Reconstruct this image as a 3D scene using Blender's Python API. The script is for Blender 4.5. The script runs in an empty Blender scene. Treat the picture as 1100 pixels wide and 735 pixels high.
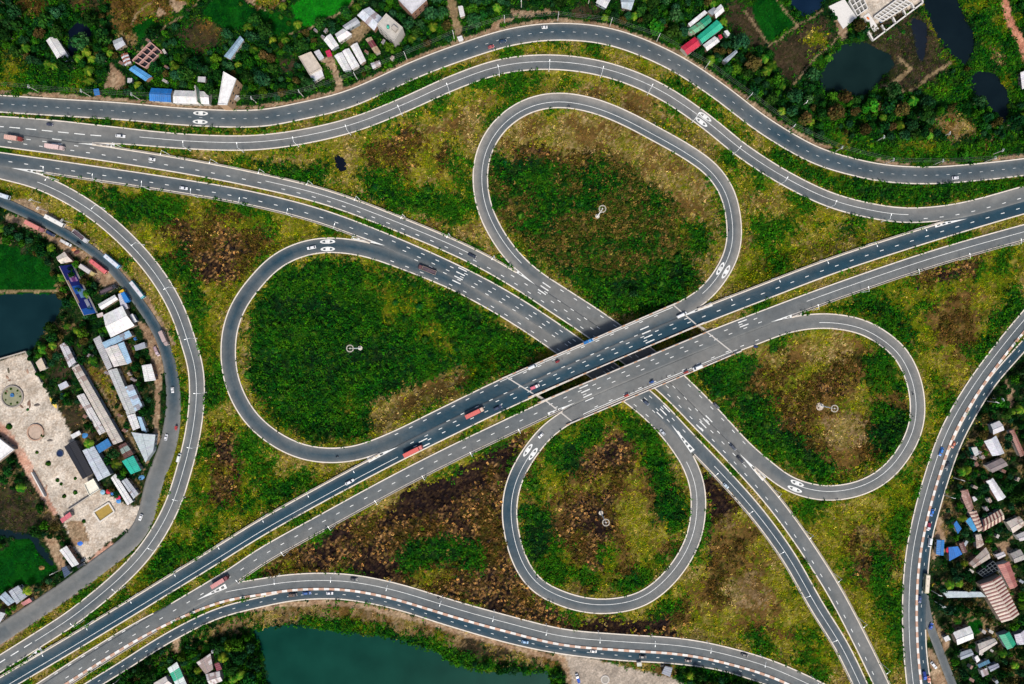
import bpy, bmesh, math, random
import numpy as np
from mathutils import Vector, Matrix
random.seed(7); RNG = np.random.default_rng(7)
SC = bpy.context.scene
COLL = SC.collection
S = 0.55          # metres per photo pixel on the ground
H = 420.0         # camera height above the ground
EXPO = 2.7        # photo brightness of a matt surface divided by its base colour
def P(x, y, z=0.0):
    k = S * (1 - z / H)
    return ((x - 550) * k, (367.5 - y) * k, z)
def lin(c):
    c = c / 255.0
    return c / 12.92 if c <= 0.04045 else ((c + 0.055) / 1.055) ** 2.4
def C(r, g, b, e=None):
    e = EXPO if e is None else e
    return tuple(min(0.82, lin(v) / e) for v in (r, g, b))

# ------------------------------------------------------------------ materials
MATS = {}
def nodes_of(m):
    m.use_nodes = True
    nt = m.node_tree
    return nt, nt.nodes['Principled BSDF']
def mat(name, col, rough=0.75, var=0.18, scale=1.2, metal=0.0, spec=0.3, emit=0):
    key = (name, tuple(round(c, 4) for c in col), rough, metal, var)
    if key in MATS: return MATS[key]
    m = bpy.data.materials.new(name); nt, b = nodes_of(m)
    tc = nt.nodes.new('ShaderNodeTexCoord')
    nz = nt.nodes.new('ShaderNodeTexNoise'); nz.inputs['Scale'].default_value = scale; nz.inputs['Detail'].default_value = 5
    nt.links.new(tc.outputs['Object'], nz.inputs['Vector'])
    mx = nt.nodes.new('ShaderNodeMix'); mx.data_type = 'RGBA'
    mx.inputs['A'].default_value = tuple(c * (1 - var) for c in col) + (1,)
    mx.inputs['B'].default_value = tuple(min(1, c * (1 + var)) for c in col) + (1,)
    nt.links.new(nz.outputs['Fac'], mx.inputs['Factor'])
    nt.links.new(mx.outputs['Result'], b.inputs['Base Color'])
    b.inputs['Roughness'].default_value = rough; b.inputs['Metallic'].default_value = metal
    b.inputs['Specular IOR Level'].default_value = spec
    MATS[key] = m
    return m
def mat_vcol(name, rough=0.9, var=0.5, scales=(0.35, 2.5), spec=0.15, bump=0.0, objrand=0.0, translucent=0.0):
    m = bpy.data.materials.new(name); nt, b = nodes_of(m)
    L = nt.links.new
    at = nt.nodes.new('ShaderNodeAttribute'); at.attribute_name = 'Col'
    tc = nt.nodes.new('ShaderNodeTexCoord')
    fac = None
    for s in scales:
        nz = nt.nodes.new('ShaderNodeTexNoise'); nz.inputs['Scale'].default_value = s; nz.inputs['Detail'].default_value = 6
        L(tc.outputs['Object'], nz.inputs['Vector'])
        mr = nt.nodes.new('ShaderNodeMapRange'); mr.inputs['From Min'].default_value = 0.3; mr.inputs['From Max'].default_value = 0.7
        mr.inputs['To Min'].default_value = 1 - var; mr.inputs['To Max'].default_value = 1 + var
        L(nz.outputs['Fac'], mr.inputs['Value'])
        if fac is None: fac = mr.outputs['Result']
        else:
            mu = nt.nodes.new('ShaderNodeMath'); mu.operation = 'MULTIPLY'
            L(fac, mu.inputs[0]); L(mr.outputs['Result'], mu.inputs[1]); fac = mu.outputs[0]
        last = nz
    vm = nt.nodes.new('ShaderNodeVectorMath'); vm.operation = 'SCALE'
    L(at.outputs['Color'], vm.inputs[0]); L(fac, vm.inputs['Scale'])
    out = vm.outputs['Vector']
    if objrand > 0:
        oi = nt.nodes.new('ShaderNodeObjectInfo')
        hs = nt.nodes.new('ShaderNodeHueSaturation')
        a = nt.nodes.new('ShaderNodeMapRange'); a.inputs['To Min'].default_value = 0.5 - 0.045 * objrand; a.inputs['To Max'].default_value = 0.5 + 0.02 * objrand
        L(oi.outputs['Random'], a.inputs['Value']); L(a.outputs['Result'], hs.inputs['Hue'])
        w = nt.nodes.new('ShaderNodeTexWhiteNoise'); w.noise_dimensions = '1D'; L(oi.outputs['Random'], w.inputs['W'])
        v = nt.nodes.new('ShaderNodeMapRange'); v.inputs['To Min'].default_value = 1 - 0.45 * objrand; v.inputs['To Max'].default_value = 1 + 0.5 * objrand
        L(w.outputs['Value'], v.inputs['Value']); L(v.outputs['Result'], hs.inputs['Value'])
        L(out, hs.inputs['Color']); out = hs.outputs['Color']
    L(out, b.inputs['Base Color'])
    b.inputs['Roughness'].default_value = rough; b.inputs['Specular IOR Level'].default_value = spec
    if bump:
        bp = nt.nodes.new('ShaderNodeBump'); bp.inputs['Strength'].default_value = bump; bp.inputs['Distance'].default_value = 0.3
        L(last.outputs['Fac'], bp.inputs['Height']); L(bp.outputs['Normal'], b.inputs['Normal'])
    if bump and False: pass
    return m
M_GROUND = mat_vcol('ground_soil', 0.95, 0.3, (0.12, 0.9, 3.0), 0.0, 0.6)
M_ASPH = mat_vcol('asphalt', 0.85, 0.12, (0.05, 0.3, 4.0), 0.25)
M_LEAF = mat_vcol('leaf', 0.9, 0.2, (0.4,), 0.0)
M_TREE = mat_vcol('tree_leaf', 0.9, 0.2, (0.5,), 0.02, 0, 1.0)
M_ROOF = mat_vcol('roof_sheet', 0.6, 0.16, (0.6, 3.0), 0.3)
M_PATCH = mat_vcol('painted_patchwork', 0.7, 0.1, (1.0, 5.0), 0.3)
M_WHITE = mat('road_paint', (0.36, 0.36, 0.345), 0.85, 0.45, 0.45)
M_KERB = mat('concrete_kerb', C(244, 232, 216), 0.9, 0.25, 0.3)
M_CONC = mat('weathered_concrete', C(190, 180, 168), 0.9, 0.2, 0.5)
M_BARK = mat('bark', (0.09, 0.065, 0.045), 0.95, 0.3, 3)
M_GLASS = mat('dark_glass', (0.012, 0.017, 0.022), 0.12, 0.1, 1, 0, 0.5)
M_TYRE = mat('tyre_rubber', (0.015, 0.015, 0.016), 0.9)
M_GALV = mat('galvanised_steel', (0.62, 0.63, 0.63), 0.5, 0.1, 2, 0.2)
M_LAMP = mat('lamp_lens', (0.8, 0.8, 0.76), 0.3, 0.05)

# ------------------------------------------------------------------ mesh helpers
class MB:
    def __init__(s): s.v = []; s.f = []; s.c = []
    def add(s, vs, fs, col=(1, 1, 1)):
        n = len(s.v); s.v += [tuple(v) for v in vs]
        s.f += [tuple(i + n for i in f) for f in fs]
        s.c += [col] * len(vs)
    def box(s, x0, x1, y0, y1, z0, z1, col=(1, 1, 1), M=None):
        vs = [Vector((x, y, z)) for z in (z0, z1) for y in (y0, y1) for x in (x0, x1)]
        if M is not None: vs = [M @ v for v in vs]
        s.add(vs, [(0, 2, 3, 1), (4, 5, 7, 6), (0, 1, 5, 4), (2, 6, 7, 3), (0, 4, 6, 2), (1, 3, 7, 5)], col)
    def hull(s, secs, col=(1, 1, 1)):
        """secs: (x, half width, z0, z1, chamfer): an octagonal loft along x"""
        ring = []
        for x, w, z0, z1, c in secs:
            ring.append([(x, -w, z0 + c * .4), (x, -w, z1 - c), (x, -w + c, z1), (x, w - c, z1), (x, w, z1 - c), (x, w, z0 + c * .4), (x, w - c, z0), (x, -w + c, z0)])
        vs = [p for r in ring for p in r]; fs = []
        for i in range(len(ring) - 1):
            for j in range(8):
                a = i * 8 + j; b = i * 8 + (j + 1) % 8
                fs.append((a, b, b + 8, a + 8))
        fs.append(tuple(range(7, -1, -1))); m = (len(ring) - 1) * 8
        fs.append(tuple(range(m, m + 8)))
        s.add(vs, fs, col)
    def tube(s, a, b, r0, r1=None, n=8, col=(1, 1, 1), cap=True):
        a = Vector(a); b = Vector(b); r1 = r0 if r1 is None else r1
        d = (b - a); d = d.normalized() if d.length > 1e-6 else Vector((0, 0, 1))
        u = d.cross(Vector((0, 0, 1)) if abs(d.z) < .9 else Vector((1, 0, 0))).normalized(); w = d.cross(u)
        vs = []
        for c, r in ((a, r0), (b, r1)):
            for k in range(n):
                t = 2 * math.pi * k / n
                vs.append(c + (u * math.cos(t) + w * math.sin(t)) * r)
        fs = [(k, (k + 1) % n, n + (k + 1) % n, n + k) for k in range(n)]
        if cap: fs += [tuple(range(n - 1, -1, -1)), tuple(range(n, 2 * n))]
        s.add(vs, fs, col)
    def ringband(s, cx, cy, r0, r1, z0, z1, n=32, col=(1, 1, 1)):
        vs = []
        for k in range(n):
            t = 2 * math.pi * k / n; c, q = math.cos(t), math.sin(t)
            vs += [(cx + r0 * c, cy + r0 * q, z0), (cx + r1 * c, cy + r1 * q, z0), (cx + r1 * c, cy + r1 * q, z1), (cx + r0 * c, cy + r0 * q, z1)]
        fs = []
        for k in range(n):
            a = 4 * k; b = 4 * ((k + 1) % n)
            for j in range(4): fs.append((a + j, a + (j + 1) % 4, b + (j + 1) % 4, b + j))
        s.add(vs, fs, col)
    def mesh(s, name, m):
        me = bpy.data.meshes.new(name); me.from_pydata(s.v, [], s.f)
        a = me.attributes.new('Col', 'FLOAT_COLOR', 'POINT')
        arr = np.ones((len(s.v), 4), np.float32)
        if s.c: arr[:, :3] = np.array(s.c, np.float32)
        a.data.foreach_set('color', arr.ravel())
        me.materials.append(m); me.update()
        return me
    def build(s, name, m, parent=None):
        o = bpy.data.objects.new(name, s.mesh(name, m)); COLL.objects.link(o)
        if parent is not None: o.parent = parent
        return o
def quads_mesh(name, V, F, col, m):
    """fast path: V (n,3), F (m,4), col (n,3) numpy"""
    me = bpy.data.meshes.new(name)
    me.vertices.add(len(V)); me.vertices.foreach_set('co', np.ascontiguousarray(V, np.float32).ravel())
    nf = len(F); me.loops.add(nf * 4); me.loops.foreach_set('vertex_index', np.ascontiguousarray(F, np.int32).ravel())
    me.polygons.add(nf); me.polygons.foreach_set('loop_start', np.arange(0, nf * 4, 4, dtype=np.int32))
    try: me.polygons.foreach_set('loop_total', np.full(nf, 4, np.int32))
    except Exception: pass
    a = me.attributes.new('Col', 'FLOAT_COLOR', 'POINT')
    arr = np.ones((len(V), 4), np.float32); arr[:, :3] = col
    a.data.foreach_set('color', arr.ravel())
    me.materials.append(m); me.update(calc_edges=True); me.validate()
    return me
def link(name, me, parent=None):
    o = bpy.data.objects.new(name, me); COLL.objects.link(o)
    if parent is not None: o.parent = parent
    return o
def tag(o, label=None, cat=None, group=None, kind=None):
    if label: o['label'] = label
    if cat: o['category'] = cat
    if group: o['group'] = group
    if kind: o['kind'] = kind
    return o
def empty(name, loc, rz, label, cat, group=None):
    o = bpy.data.objects.new(name, None); COLL.objects.link(o); o.empty_display_size = 1
    o.location = loc; o.rotation_euler = (0, 0, rz)
    return tag(o, label, cat, group)
def copy_tree(o, loc, rz, scale=1.0, label=None, group=None, parent=None):
    c = o.copy(); COLL.objects.link(c); c.location = loc; c.rotation_euler = (0, 0, rz)
    c.scale = (scale,) * 3 if not isinstance(scale, tuple) else scale
    if label: c['label'] = label
    if group: c['group'] = group
    for ch in o.children:
        d = ch.copy(); COLL.objects.link(d); d.parent = c
        for g in ch.children:
            e = g.copy(); COLL.objects.link(e); e.parent = d
    return c

# ------------------------------------------------------------------ noise (numpy)
def vnoise(x, y, seed):
    r = np.random.default_rng(seed).random((256, 256))
    xi = np.floor(x).astype(int); yi = np.floor(y).astype(int)
    fx = x - xi; fy = y - yi
    fx = fx * fx * (3 - 2 * fx); fy = fy * fy * (3 - 2 * fy)
    a = r[xi & 255, yi & 255]; b = r[(xi + 1) & 255, yi & 255]; c = r[xi & 255, (yi + 1) & 255]; d = r[(xi + 1) & 255, (yi + 1) & 255]
    return (a * (1 - fx) + b * fx) * (1 - fy) + (c * (1 - fx) + d * fx) * fy
def fbm(x, y, scale, seed, octv=4):
    t = 0; amp = 1; tot = 0
    for k in range(octv):
        t = t + amp * vnoise(x / scale * 2 ** k + 17 * k, y / scale * 2 ** k + 5 * k, seed + k); tot += amp; amp *= .55
    return t / tot
def smooth01(v): return np.clip(v, 0, 1) ** 2 * (3 - 2 * np.clip(v, 0, 1))

# ------------------------------------------------------------------ roads: centre lines in ground-plan units of the photo
UV = (0.91, -0.42)
def zB(x, y):
    u = x * UV[0] + y * UV[1]
    if u < 318: t = (u + 81) / 399
    elif u > 566: t = (852 - u) / 286
    else: t = 1
    t = min(1, max(0, t)); t = t * t * (3 - 2 * t)
    return 1.2 + 6.3 * t
ROADS = {}
class Road: pass
def smooth(a, sig, closed):
    r = int(sig * 3); k = np.exp(-0.5 * (np.arange(-r, r + 1) / sig) ** 2); k /= k.sum()
    if closed: p = np.concatenate([a[-r:], a, a[:r]])
    else:
        p = np.concatenate([2 * a[0] - a[r:0:-1], a, 2 * a[-1] - a[-2:-r - 2:-1]])
    return np.convolve(p, k, 'valid')
def road(name, pts, w, z=0.4, off=0.0, closed=False, tone=(.5,) * 5, sig=5.0):
    """pts (x, y[, z[, w]]), travel left to right; off moves the centre to the right-hand side"""
    A = []
    for p in pts:
        zz = p[2] if len(p) > 2 and p[2] is not None else (z(p[0], p[1]) if callable(z) else z)
        A.append((p[0], p[1], zz, p[3] if len(p) > 3 else w))
    A = np.array(A, float); n = len(A); out = []
    for i in range(n if closed else n - 1):
        idx = [(i + k) % n if closed else min(max(i + k, 0), n - 1) for k in (-1, 0, 1, 2)]
        p0, p1, p2, p3 = A[idx]
        if not closed and i == 0: p0 = 2 * p1 - p2
        if not closed and i == n - 2: p3 = 2 * p2 - p1
        m = max(4, int(np.hypot(*(p2 - p1)[:2]) / 1.0))
        d1 = max(1e-3, np.hypot(*(p1 - p0)[:2])) ** .5; d2 = max(1e-3, np.hypot(*(p2 - p1)[:2])) ** .5; d3 = max(1e-3, np.hypot(*(p3 - p2)[:2])) ** .5
        m1 = ((p1 - p0) / d1 - (p2 - p0) / (d1 + d2) + (p2 - p1) / d2) * d2
        m2 = ((p2 - p1) / d2 - (p3 - p1) / (d2 + d3) + (p3 - p2) / d3) * d2
        t = (np.arange(m) / m)[:, None]
        q = (2 * t**3 - 3 * t**2 + 1) * p1 + (t**3 - 2 * t**2 + t) * m1 + (-2 * t**3 + 3 * t**2) * p2 + (t**3 - t**2) * m2
        q[:, 2:] = p1[2:] + (p2[2:] - p1[2:]) * t
        out.append(q)
    Q = np.concatenate(out + ([] if closed else [A[-1:]]))
    def resample(Q, step=2.0):
        q = np.concatenate([Q, Q[:1]]) if closed else Q
        s = np.concatenate([[0], np.cumsum(np.hypot(np.diff(q[:, 0]), np.diff(q[:, 1])))])
        m = int(s[-1] / step); g = np.linspace(0, s[-1], m + 1)
        if closed: g = g[:-1]
        return np.stack([np.interp(g, s, q[:, k]) for k in range(4)], 1)
    Q = resample(Q)
    Q = np.stack([smooth(Q[:, k], s_, closed) for k, s_ in enumerate((sig, sig, 12.0, 8.0))], 1)
    def tangent(Q):
        if closed: d = np.roll(Q[:, :2], -1, 0) - np.roll(Q[:, :2], 1, 0)
        else: d = np.gradient(Q[:, :2], axis=0)
        return d / np.hypot(d[:, 0], d[:, 1])[:, None]
    if off:
        t = tangent(Q); Q[:, :2] += np.stack([-t[:, 1], t[:, 0]], 1) * off
        Q = resample(Q)
    if callable(z) and not closed: Q[:, 2] = [z(a, b) for a, b in Q[:, :2]]
    r = Road(); r.name = name; r.xy = Q[:, :2]; r.z = Q[:, 2]; r.w = Q[:, 3]; r.closed = closed; r.tone = tone
    r.t = tangent(Q); r.n = np.stack([-r.t[:, 1], r.t[:, 0]], 1); r.N = len(Q)
    q = np.concatenate([Q, Q[:1]]) if closed else Q
    r.s = np.concatenate([[0], np.cumsum(np.hypot(np.diff(q[:, 0]), np.diff(q[:, 1])))])[:r.N]
    r.L = r.s[-1] + (2 if closed else 0)
    r.bridge = np.zeros(r.N, bool)
    ROADS[name] = r
    return r
def near(r, x, y): return int(np.argmin((r.xy[:, 0] - x) ** 2 + (r.xy[:, 1] - y) ** 2))
def at(r, s, off=0.0, dz=0.0):
    s = s % r.L if r.closed else min(max(s, 0), r.s[-1])
    i = min(int(np.searchsorted(r.s, s, 'right')) - 1, r.N - 1); j = (i + 1) % r.N if r.closed else min(i + 1, r.N - 1)
    ds = (r.s[j] - r.s[i]) if j > i else (r.L - r.s[i]); f = (s - r.s[i]) / ds if ds > 1e-6 else 0
    xy = r.xy[i] * (1 - f) + r.xy[j] * f; n = r.n[i] * (1 - f) + r.n[j] * f
    z = r.z[i] * (1 - f) + r.z[j] * f
    return P(xy[0] + n[0] * off, xy[1] + n[1] * off, z + dz)

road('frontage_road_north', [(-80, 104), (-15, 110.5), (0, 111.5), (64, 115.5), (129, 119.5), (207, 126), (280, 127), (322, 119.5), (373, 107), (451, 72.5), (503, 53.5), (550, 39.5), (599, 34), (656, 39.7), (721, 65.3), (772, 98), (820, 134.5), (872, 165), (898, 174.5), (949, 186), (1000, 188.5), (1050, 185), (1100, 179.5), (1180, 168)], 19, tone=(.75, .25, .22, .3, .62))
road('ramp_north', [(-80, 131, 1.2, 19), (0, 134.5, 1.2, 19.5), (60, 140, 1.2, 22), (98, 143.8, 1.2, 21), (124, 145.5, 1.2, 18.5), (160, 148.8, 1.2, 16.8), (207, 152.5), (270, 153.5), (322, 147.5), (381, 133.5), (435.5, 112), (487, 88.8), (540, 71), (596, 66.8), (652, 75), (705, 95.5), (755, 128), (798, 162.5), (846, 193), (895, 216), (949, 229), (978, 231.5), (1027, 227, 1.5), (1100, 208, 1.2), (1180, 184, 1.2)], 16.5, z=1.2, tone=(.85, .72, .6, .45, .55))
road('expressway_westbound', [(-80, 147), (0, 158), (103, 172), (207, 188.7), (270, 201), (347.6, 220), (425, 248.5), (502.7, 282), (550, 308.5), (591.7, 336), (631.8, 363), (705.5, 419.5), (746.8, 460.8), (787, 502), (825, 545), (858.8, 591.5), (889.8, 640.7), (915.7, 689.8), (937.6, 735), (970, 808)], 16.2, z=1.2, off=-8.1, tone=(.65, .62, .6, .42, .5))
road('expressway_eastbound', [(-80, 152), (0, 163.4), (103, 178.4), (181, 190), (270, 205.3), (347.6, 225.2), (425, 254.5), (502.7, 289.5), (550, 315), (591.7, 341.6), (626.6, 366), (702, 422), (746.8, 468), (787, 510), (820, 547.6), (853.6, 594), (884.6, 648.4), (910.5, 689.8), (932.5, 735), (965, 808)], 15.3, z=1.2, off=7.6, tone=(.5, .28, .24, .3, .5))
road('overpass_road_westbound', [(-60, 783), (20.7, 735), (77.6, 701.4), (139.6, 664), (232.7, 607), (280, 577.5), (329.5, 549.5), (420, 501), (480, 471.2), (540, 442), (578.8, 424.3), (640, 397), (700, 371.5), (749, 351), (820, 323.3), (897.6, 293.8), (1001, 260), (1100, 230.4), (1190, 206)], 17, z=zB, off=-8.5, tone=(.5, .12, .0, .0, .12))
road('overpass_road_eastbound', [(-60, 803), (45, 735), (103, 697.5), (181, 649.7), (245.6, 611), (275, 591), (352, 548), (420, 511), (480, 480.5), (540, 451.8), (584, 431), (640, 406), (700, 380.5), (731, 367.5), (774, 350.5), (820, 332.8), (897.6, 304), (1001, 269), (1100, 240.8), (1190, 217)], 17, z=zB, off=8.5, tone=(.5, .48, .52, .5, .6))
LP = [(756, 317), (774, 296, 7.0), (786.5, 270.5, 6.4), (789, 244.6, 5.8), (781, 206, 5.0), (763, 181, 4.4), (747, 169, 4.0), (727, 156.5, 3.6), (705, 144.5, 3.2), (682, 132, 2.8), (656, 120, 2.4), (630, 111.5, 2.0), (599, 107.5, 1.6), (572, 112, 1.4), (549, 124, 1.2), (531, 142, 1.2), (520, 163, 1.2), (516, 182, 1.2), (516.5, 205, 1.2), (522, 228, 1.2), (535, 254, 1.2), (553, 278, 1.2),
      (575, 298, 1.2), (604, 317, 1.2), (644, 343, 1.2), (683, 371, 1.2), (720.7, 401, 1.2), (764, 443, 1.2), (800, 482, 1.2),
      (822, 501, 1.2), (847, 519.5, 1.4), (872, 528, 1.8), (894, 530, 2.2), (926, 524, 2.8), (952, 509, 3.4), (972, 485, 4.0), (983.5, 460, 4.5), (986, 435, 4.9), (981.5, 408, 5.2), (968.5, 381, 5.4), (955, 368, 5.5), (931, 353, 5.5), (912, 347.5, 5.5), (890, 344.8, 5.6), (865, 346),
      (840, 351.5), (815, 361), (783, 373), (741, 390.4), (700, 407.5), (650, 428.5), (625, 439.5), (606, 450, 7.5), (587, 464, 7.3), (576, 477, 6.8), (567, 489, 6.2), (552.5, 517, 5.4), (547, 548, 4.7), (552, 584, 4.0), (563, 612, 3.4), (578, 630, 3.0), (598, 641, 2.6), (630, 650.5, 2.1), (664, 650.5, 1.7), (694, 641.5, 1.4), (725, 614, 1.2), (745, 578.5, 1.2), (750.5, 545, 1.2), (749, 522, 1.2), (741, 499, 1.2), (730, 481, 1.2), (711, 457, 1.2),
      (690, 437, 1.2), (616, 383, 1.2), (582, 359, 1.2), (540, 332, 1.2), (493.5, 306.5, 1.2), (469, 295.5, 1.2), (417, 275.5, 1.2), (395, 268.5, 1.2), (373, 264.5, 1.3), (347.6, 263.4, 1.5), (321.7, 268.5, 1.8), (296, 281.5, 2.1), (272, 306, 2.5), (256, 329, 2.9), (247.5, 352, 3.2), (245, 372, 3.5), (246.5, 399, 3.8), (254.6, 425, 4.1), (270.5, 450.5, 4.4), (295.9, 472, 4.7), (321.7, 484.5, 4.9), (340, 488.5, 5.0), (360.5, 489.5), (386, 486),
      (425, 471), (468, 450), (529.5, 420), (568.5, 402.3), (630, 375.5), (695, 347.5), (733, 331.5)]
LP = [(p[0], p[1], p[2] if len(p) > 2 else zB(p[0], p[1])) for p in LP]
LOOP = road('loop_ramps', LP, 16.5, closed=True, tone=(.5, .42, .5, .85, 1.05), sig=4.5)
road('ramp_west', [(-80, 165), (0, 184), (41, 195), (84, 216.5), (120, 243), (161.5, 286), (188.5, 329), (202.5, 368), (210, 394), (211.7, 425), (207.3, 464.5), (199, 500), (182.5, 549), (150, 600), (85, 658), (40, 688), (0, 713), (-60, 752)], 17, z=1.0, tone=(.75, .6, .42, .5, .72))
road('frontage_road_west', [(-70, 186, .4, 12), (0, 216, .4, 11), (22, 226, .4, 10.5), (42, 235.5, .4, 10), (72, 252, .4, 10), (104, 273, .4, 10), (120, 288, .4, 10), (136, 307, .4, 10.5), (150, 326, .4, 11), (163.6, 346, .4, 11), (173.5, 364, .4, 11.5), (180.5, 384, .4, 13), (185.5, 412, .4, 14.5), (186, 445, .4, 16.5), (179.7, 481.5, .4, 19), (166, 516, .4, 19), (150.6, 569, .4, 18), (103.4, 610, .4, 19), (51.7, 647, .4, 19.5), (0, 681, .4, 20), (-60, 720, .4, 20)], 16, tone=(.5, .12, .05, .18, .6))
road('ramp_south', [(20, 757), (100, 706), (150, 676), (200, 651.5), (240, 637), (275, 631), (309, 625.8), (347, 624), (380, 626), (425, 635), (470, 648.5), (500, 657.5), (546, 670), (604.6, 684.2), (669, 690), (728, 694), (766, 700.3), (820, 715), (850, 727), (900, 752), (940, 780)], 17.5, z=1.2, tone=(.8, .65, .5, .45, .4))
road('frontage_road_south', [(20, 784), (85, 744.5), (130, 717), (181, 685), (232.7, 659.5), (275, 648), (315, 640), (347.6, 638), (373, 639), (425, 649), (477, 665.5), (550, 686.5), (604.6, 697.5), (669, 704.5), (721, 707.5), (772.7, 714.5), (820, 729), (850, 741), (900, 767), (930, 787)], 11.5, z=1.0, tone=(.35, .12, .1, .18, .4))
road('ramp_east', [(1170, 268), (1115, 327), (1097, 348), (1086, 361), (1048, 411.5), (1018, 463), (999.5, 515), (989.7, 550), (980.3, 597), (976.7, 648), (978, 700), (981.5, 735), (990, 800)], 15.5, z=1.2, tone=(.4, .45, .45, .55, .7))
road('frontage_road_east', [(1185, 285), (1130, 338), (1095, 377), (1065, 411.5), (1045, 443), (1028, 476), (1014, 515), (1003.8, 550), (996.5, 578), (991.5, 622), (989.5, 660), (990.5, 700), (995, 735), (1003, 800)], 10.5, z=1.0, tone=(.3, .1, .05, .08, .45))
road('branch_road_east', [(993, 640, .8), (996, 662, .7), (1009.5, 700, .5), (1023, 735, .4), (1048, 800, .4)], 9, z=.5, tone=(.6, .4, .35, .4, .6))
RD = ROADS
def U(x, y): return x * UV[0] + y * UV[1]
# bridge stretches: between the two skewed joints
def on_deck(x, y, side):
    # skewed joint lines, direction (29,22)
    j = ((545, 403), (722, 328)) if side == 1 else ((585, 431), (759, 358))
    (ax, ay), (bx, by) = j
    f = lambda px, py: (x - px) * 22 - (y - py) * 29
    return f(ax, ay) > 0 and f(bx, by) < 0
for k, side in (('overpass_road_westbound', 1), ('overpass_road_eastbound', 2)):
    r = RD[k]
    r.bridge = np.array([on_deck(x, y, side) for x, y in r.xy])
LOOP.bridge = np.array([(z > 6.5 and (on_deck(x, y, 1) or on_deck(x, y, 2))) for (x, y), z in zip(LOOP.xy, LOOP.z)])
ALLXY = np.concatenate([r.xy for r in RD.values()]); ALLZ = np.concatenate([r.z for r in RD.values()]); ALLW = np.concatenate([r.w for r in RD.values()])
ALLT = np.concatenate([r.t for r in RD.values()])
ALLID = np.concatenate([np.full(r.N, i) for i, r in enumerate(RD.values())])
def in_other(r, pts, zs, tol):
    me = list(RD).index(r.name); k = ALLID != me
    X = ALLXY[k]; Zz = ALLZ[k]; Wd = ALLW[k]; res = np.zeros(len(pts), bool)
    for a in range(0, len(pts), 400):
        q = pts[a:a + 400]
        d = np.hypot(q[:, None, 0] - X[None, :, 0], q[:, None, 1] - X[None, :, 1])
        hit = (d < Wd[None] / 2 + tol) & (np.abs(zs[a:a + 400, None] - Zz[None]) < 1.3)
        res[a:a + 400] = hit.any(1)
    return res
def runs(mask, closed):
    out = []; i = 0; n = len(mask)
    while i < n:
        if mask[i]:
            j = i
            while j + 1 < n and mask[j + 1]: j += 1
            if j - i > 3: out.append((i, j))
            i = j + 1
        else: i += 1
    return out
def strip(mb, r, i0, i1, o0, o1, z0, z1, col=(1, 1, 1)):
    """box ribbon between offsets o0..o1 (px) and heights z0..z1 above the road"""
    ids = list(range(i0, i1 + 1)); vs = []
    for i in ids:
        x, y = r.xy[i]; nx, ny = r.n[i]; z = r.z[i]
        for o, dz in ((o0, z0), (o0, z1), (o1, z1), (o1, z0)):
            o = o[i] if hasattr(o, '__len__') else o
            vs.append(P(x + nx * o, y + ny * o, z + dz))
    fs = []
    for k in range(len(ids) - 1):
        a = 4 * k
        for j in range(4): fs.append((a + j, a + (j + 1) % 4, a + 4 + (j + 1) % 4, a + 4 + j))
    e = 4 * (len(ids) - 1); fs += [(0, 1, 2, 3), (e + 3, e + 2, e + 1, e)]
    mb.add(vs, fs, col)
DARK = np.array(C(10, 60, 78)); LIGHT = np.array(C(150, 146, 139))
NICE = {'frontage_road_north': 'outer northern road sweeping past the roadside houses', 'ramp_north': 'northern slip road running inside the outer road', 'expressway_westbound': 'upper carriageway of the expressway that passes under the bridge', 'expressway_eastbound': 'lower carriageway of the expressway that passes under the bridge', 'overpass_road_westbound': 'dark blue carriageway crossing over on the bridge', 'overpass_road_eastbound': 'grey carriageway crossing over on the bridge', 'loop_ramps': 'four cloverleaf loop ramps joined by weaving lanes', 'ramp_west': 'western slip road curving round the left of the interchange', 'frontage_road_west': 'western service road lined with buses and sheds', 'ramp_south': 'southern slip road above the red and white kerb', 'frontage_road_south': 'southern service road along the lake shore', 'ramp_east': 'eastern slip road beside the red and white kerb', 'frontage_road_east': 'eastern service road below the village', 'branch_road_east': 'short branch road leaving the eastern service road'}
PRIO = {'loop_ramps': -.02, 'ramp_north': -.03, 'ramp_west': -.05, 'ramp_south': -.06, 'frontage_road_south': -.05, 'frontage_road_east': -.04, 'branch_road_east': -.02}
ROBJ = {}; BARRIERS = []
for r in RD.values(): r.z = r.z + PRIO.get(r.name, 0.0)
fr5 = np.array([-1, -.5, 0, .5, 1.])
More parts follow.
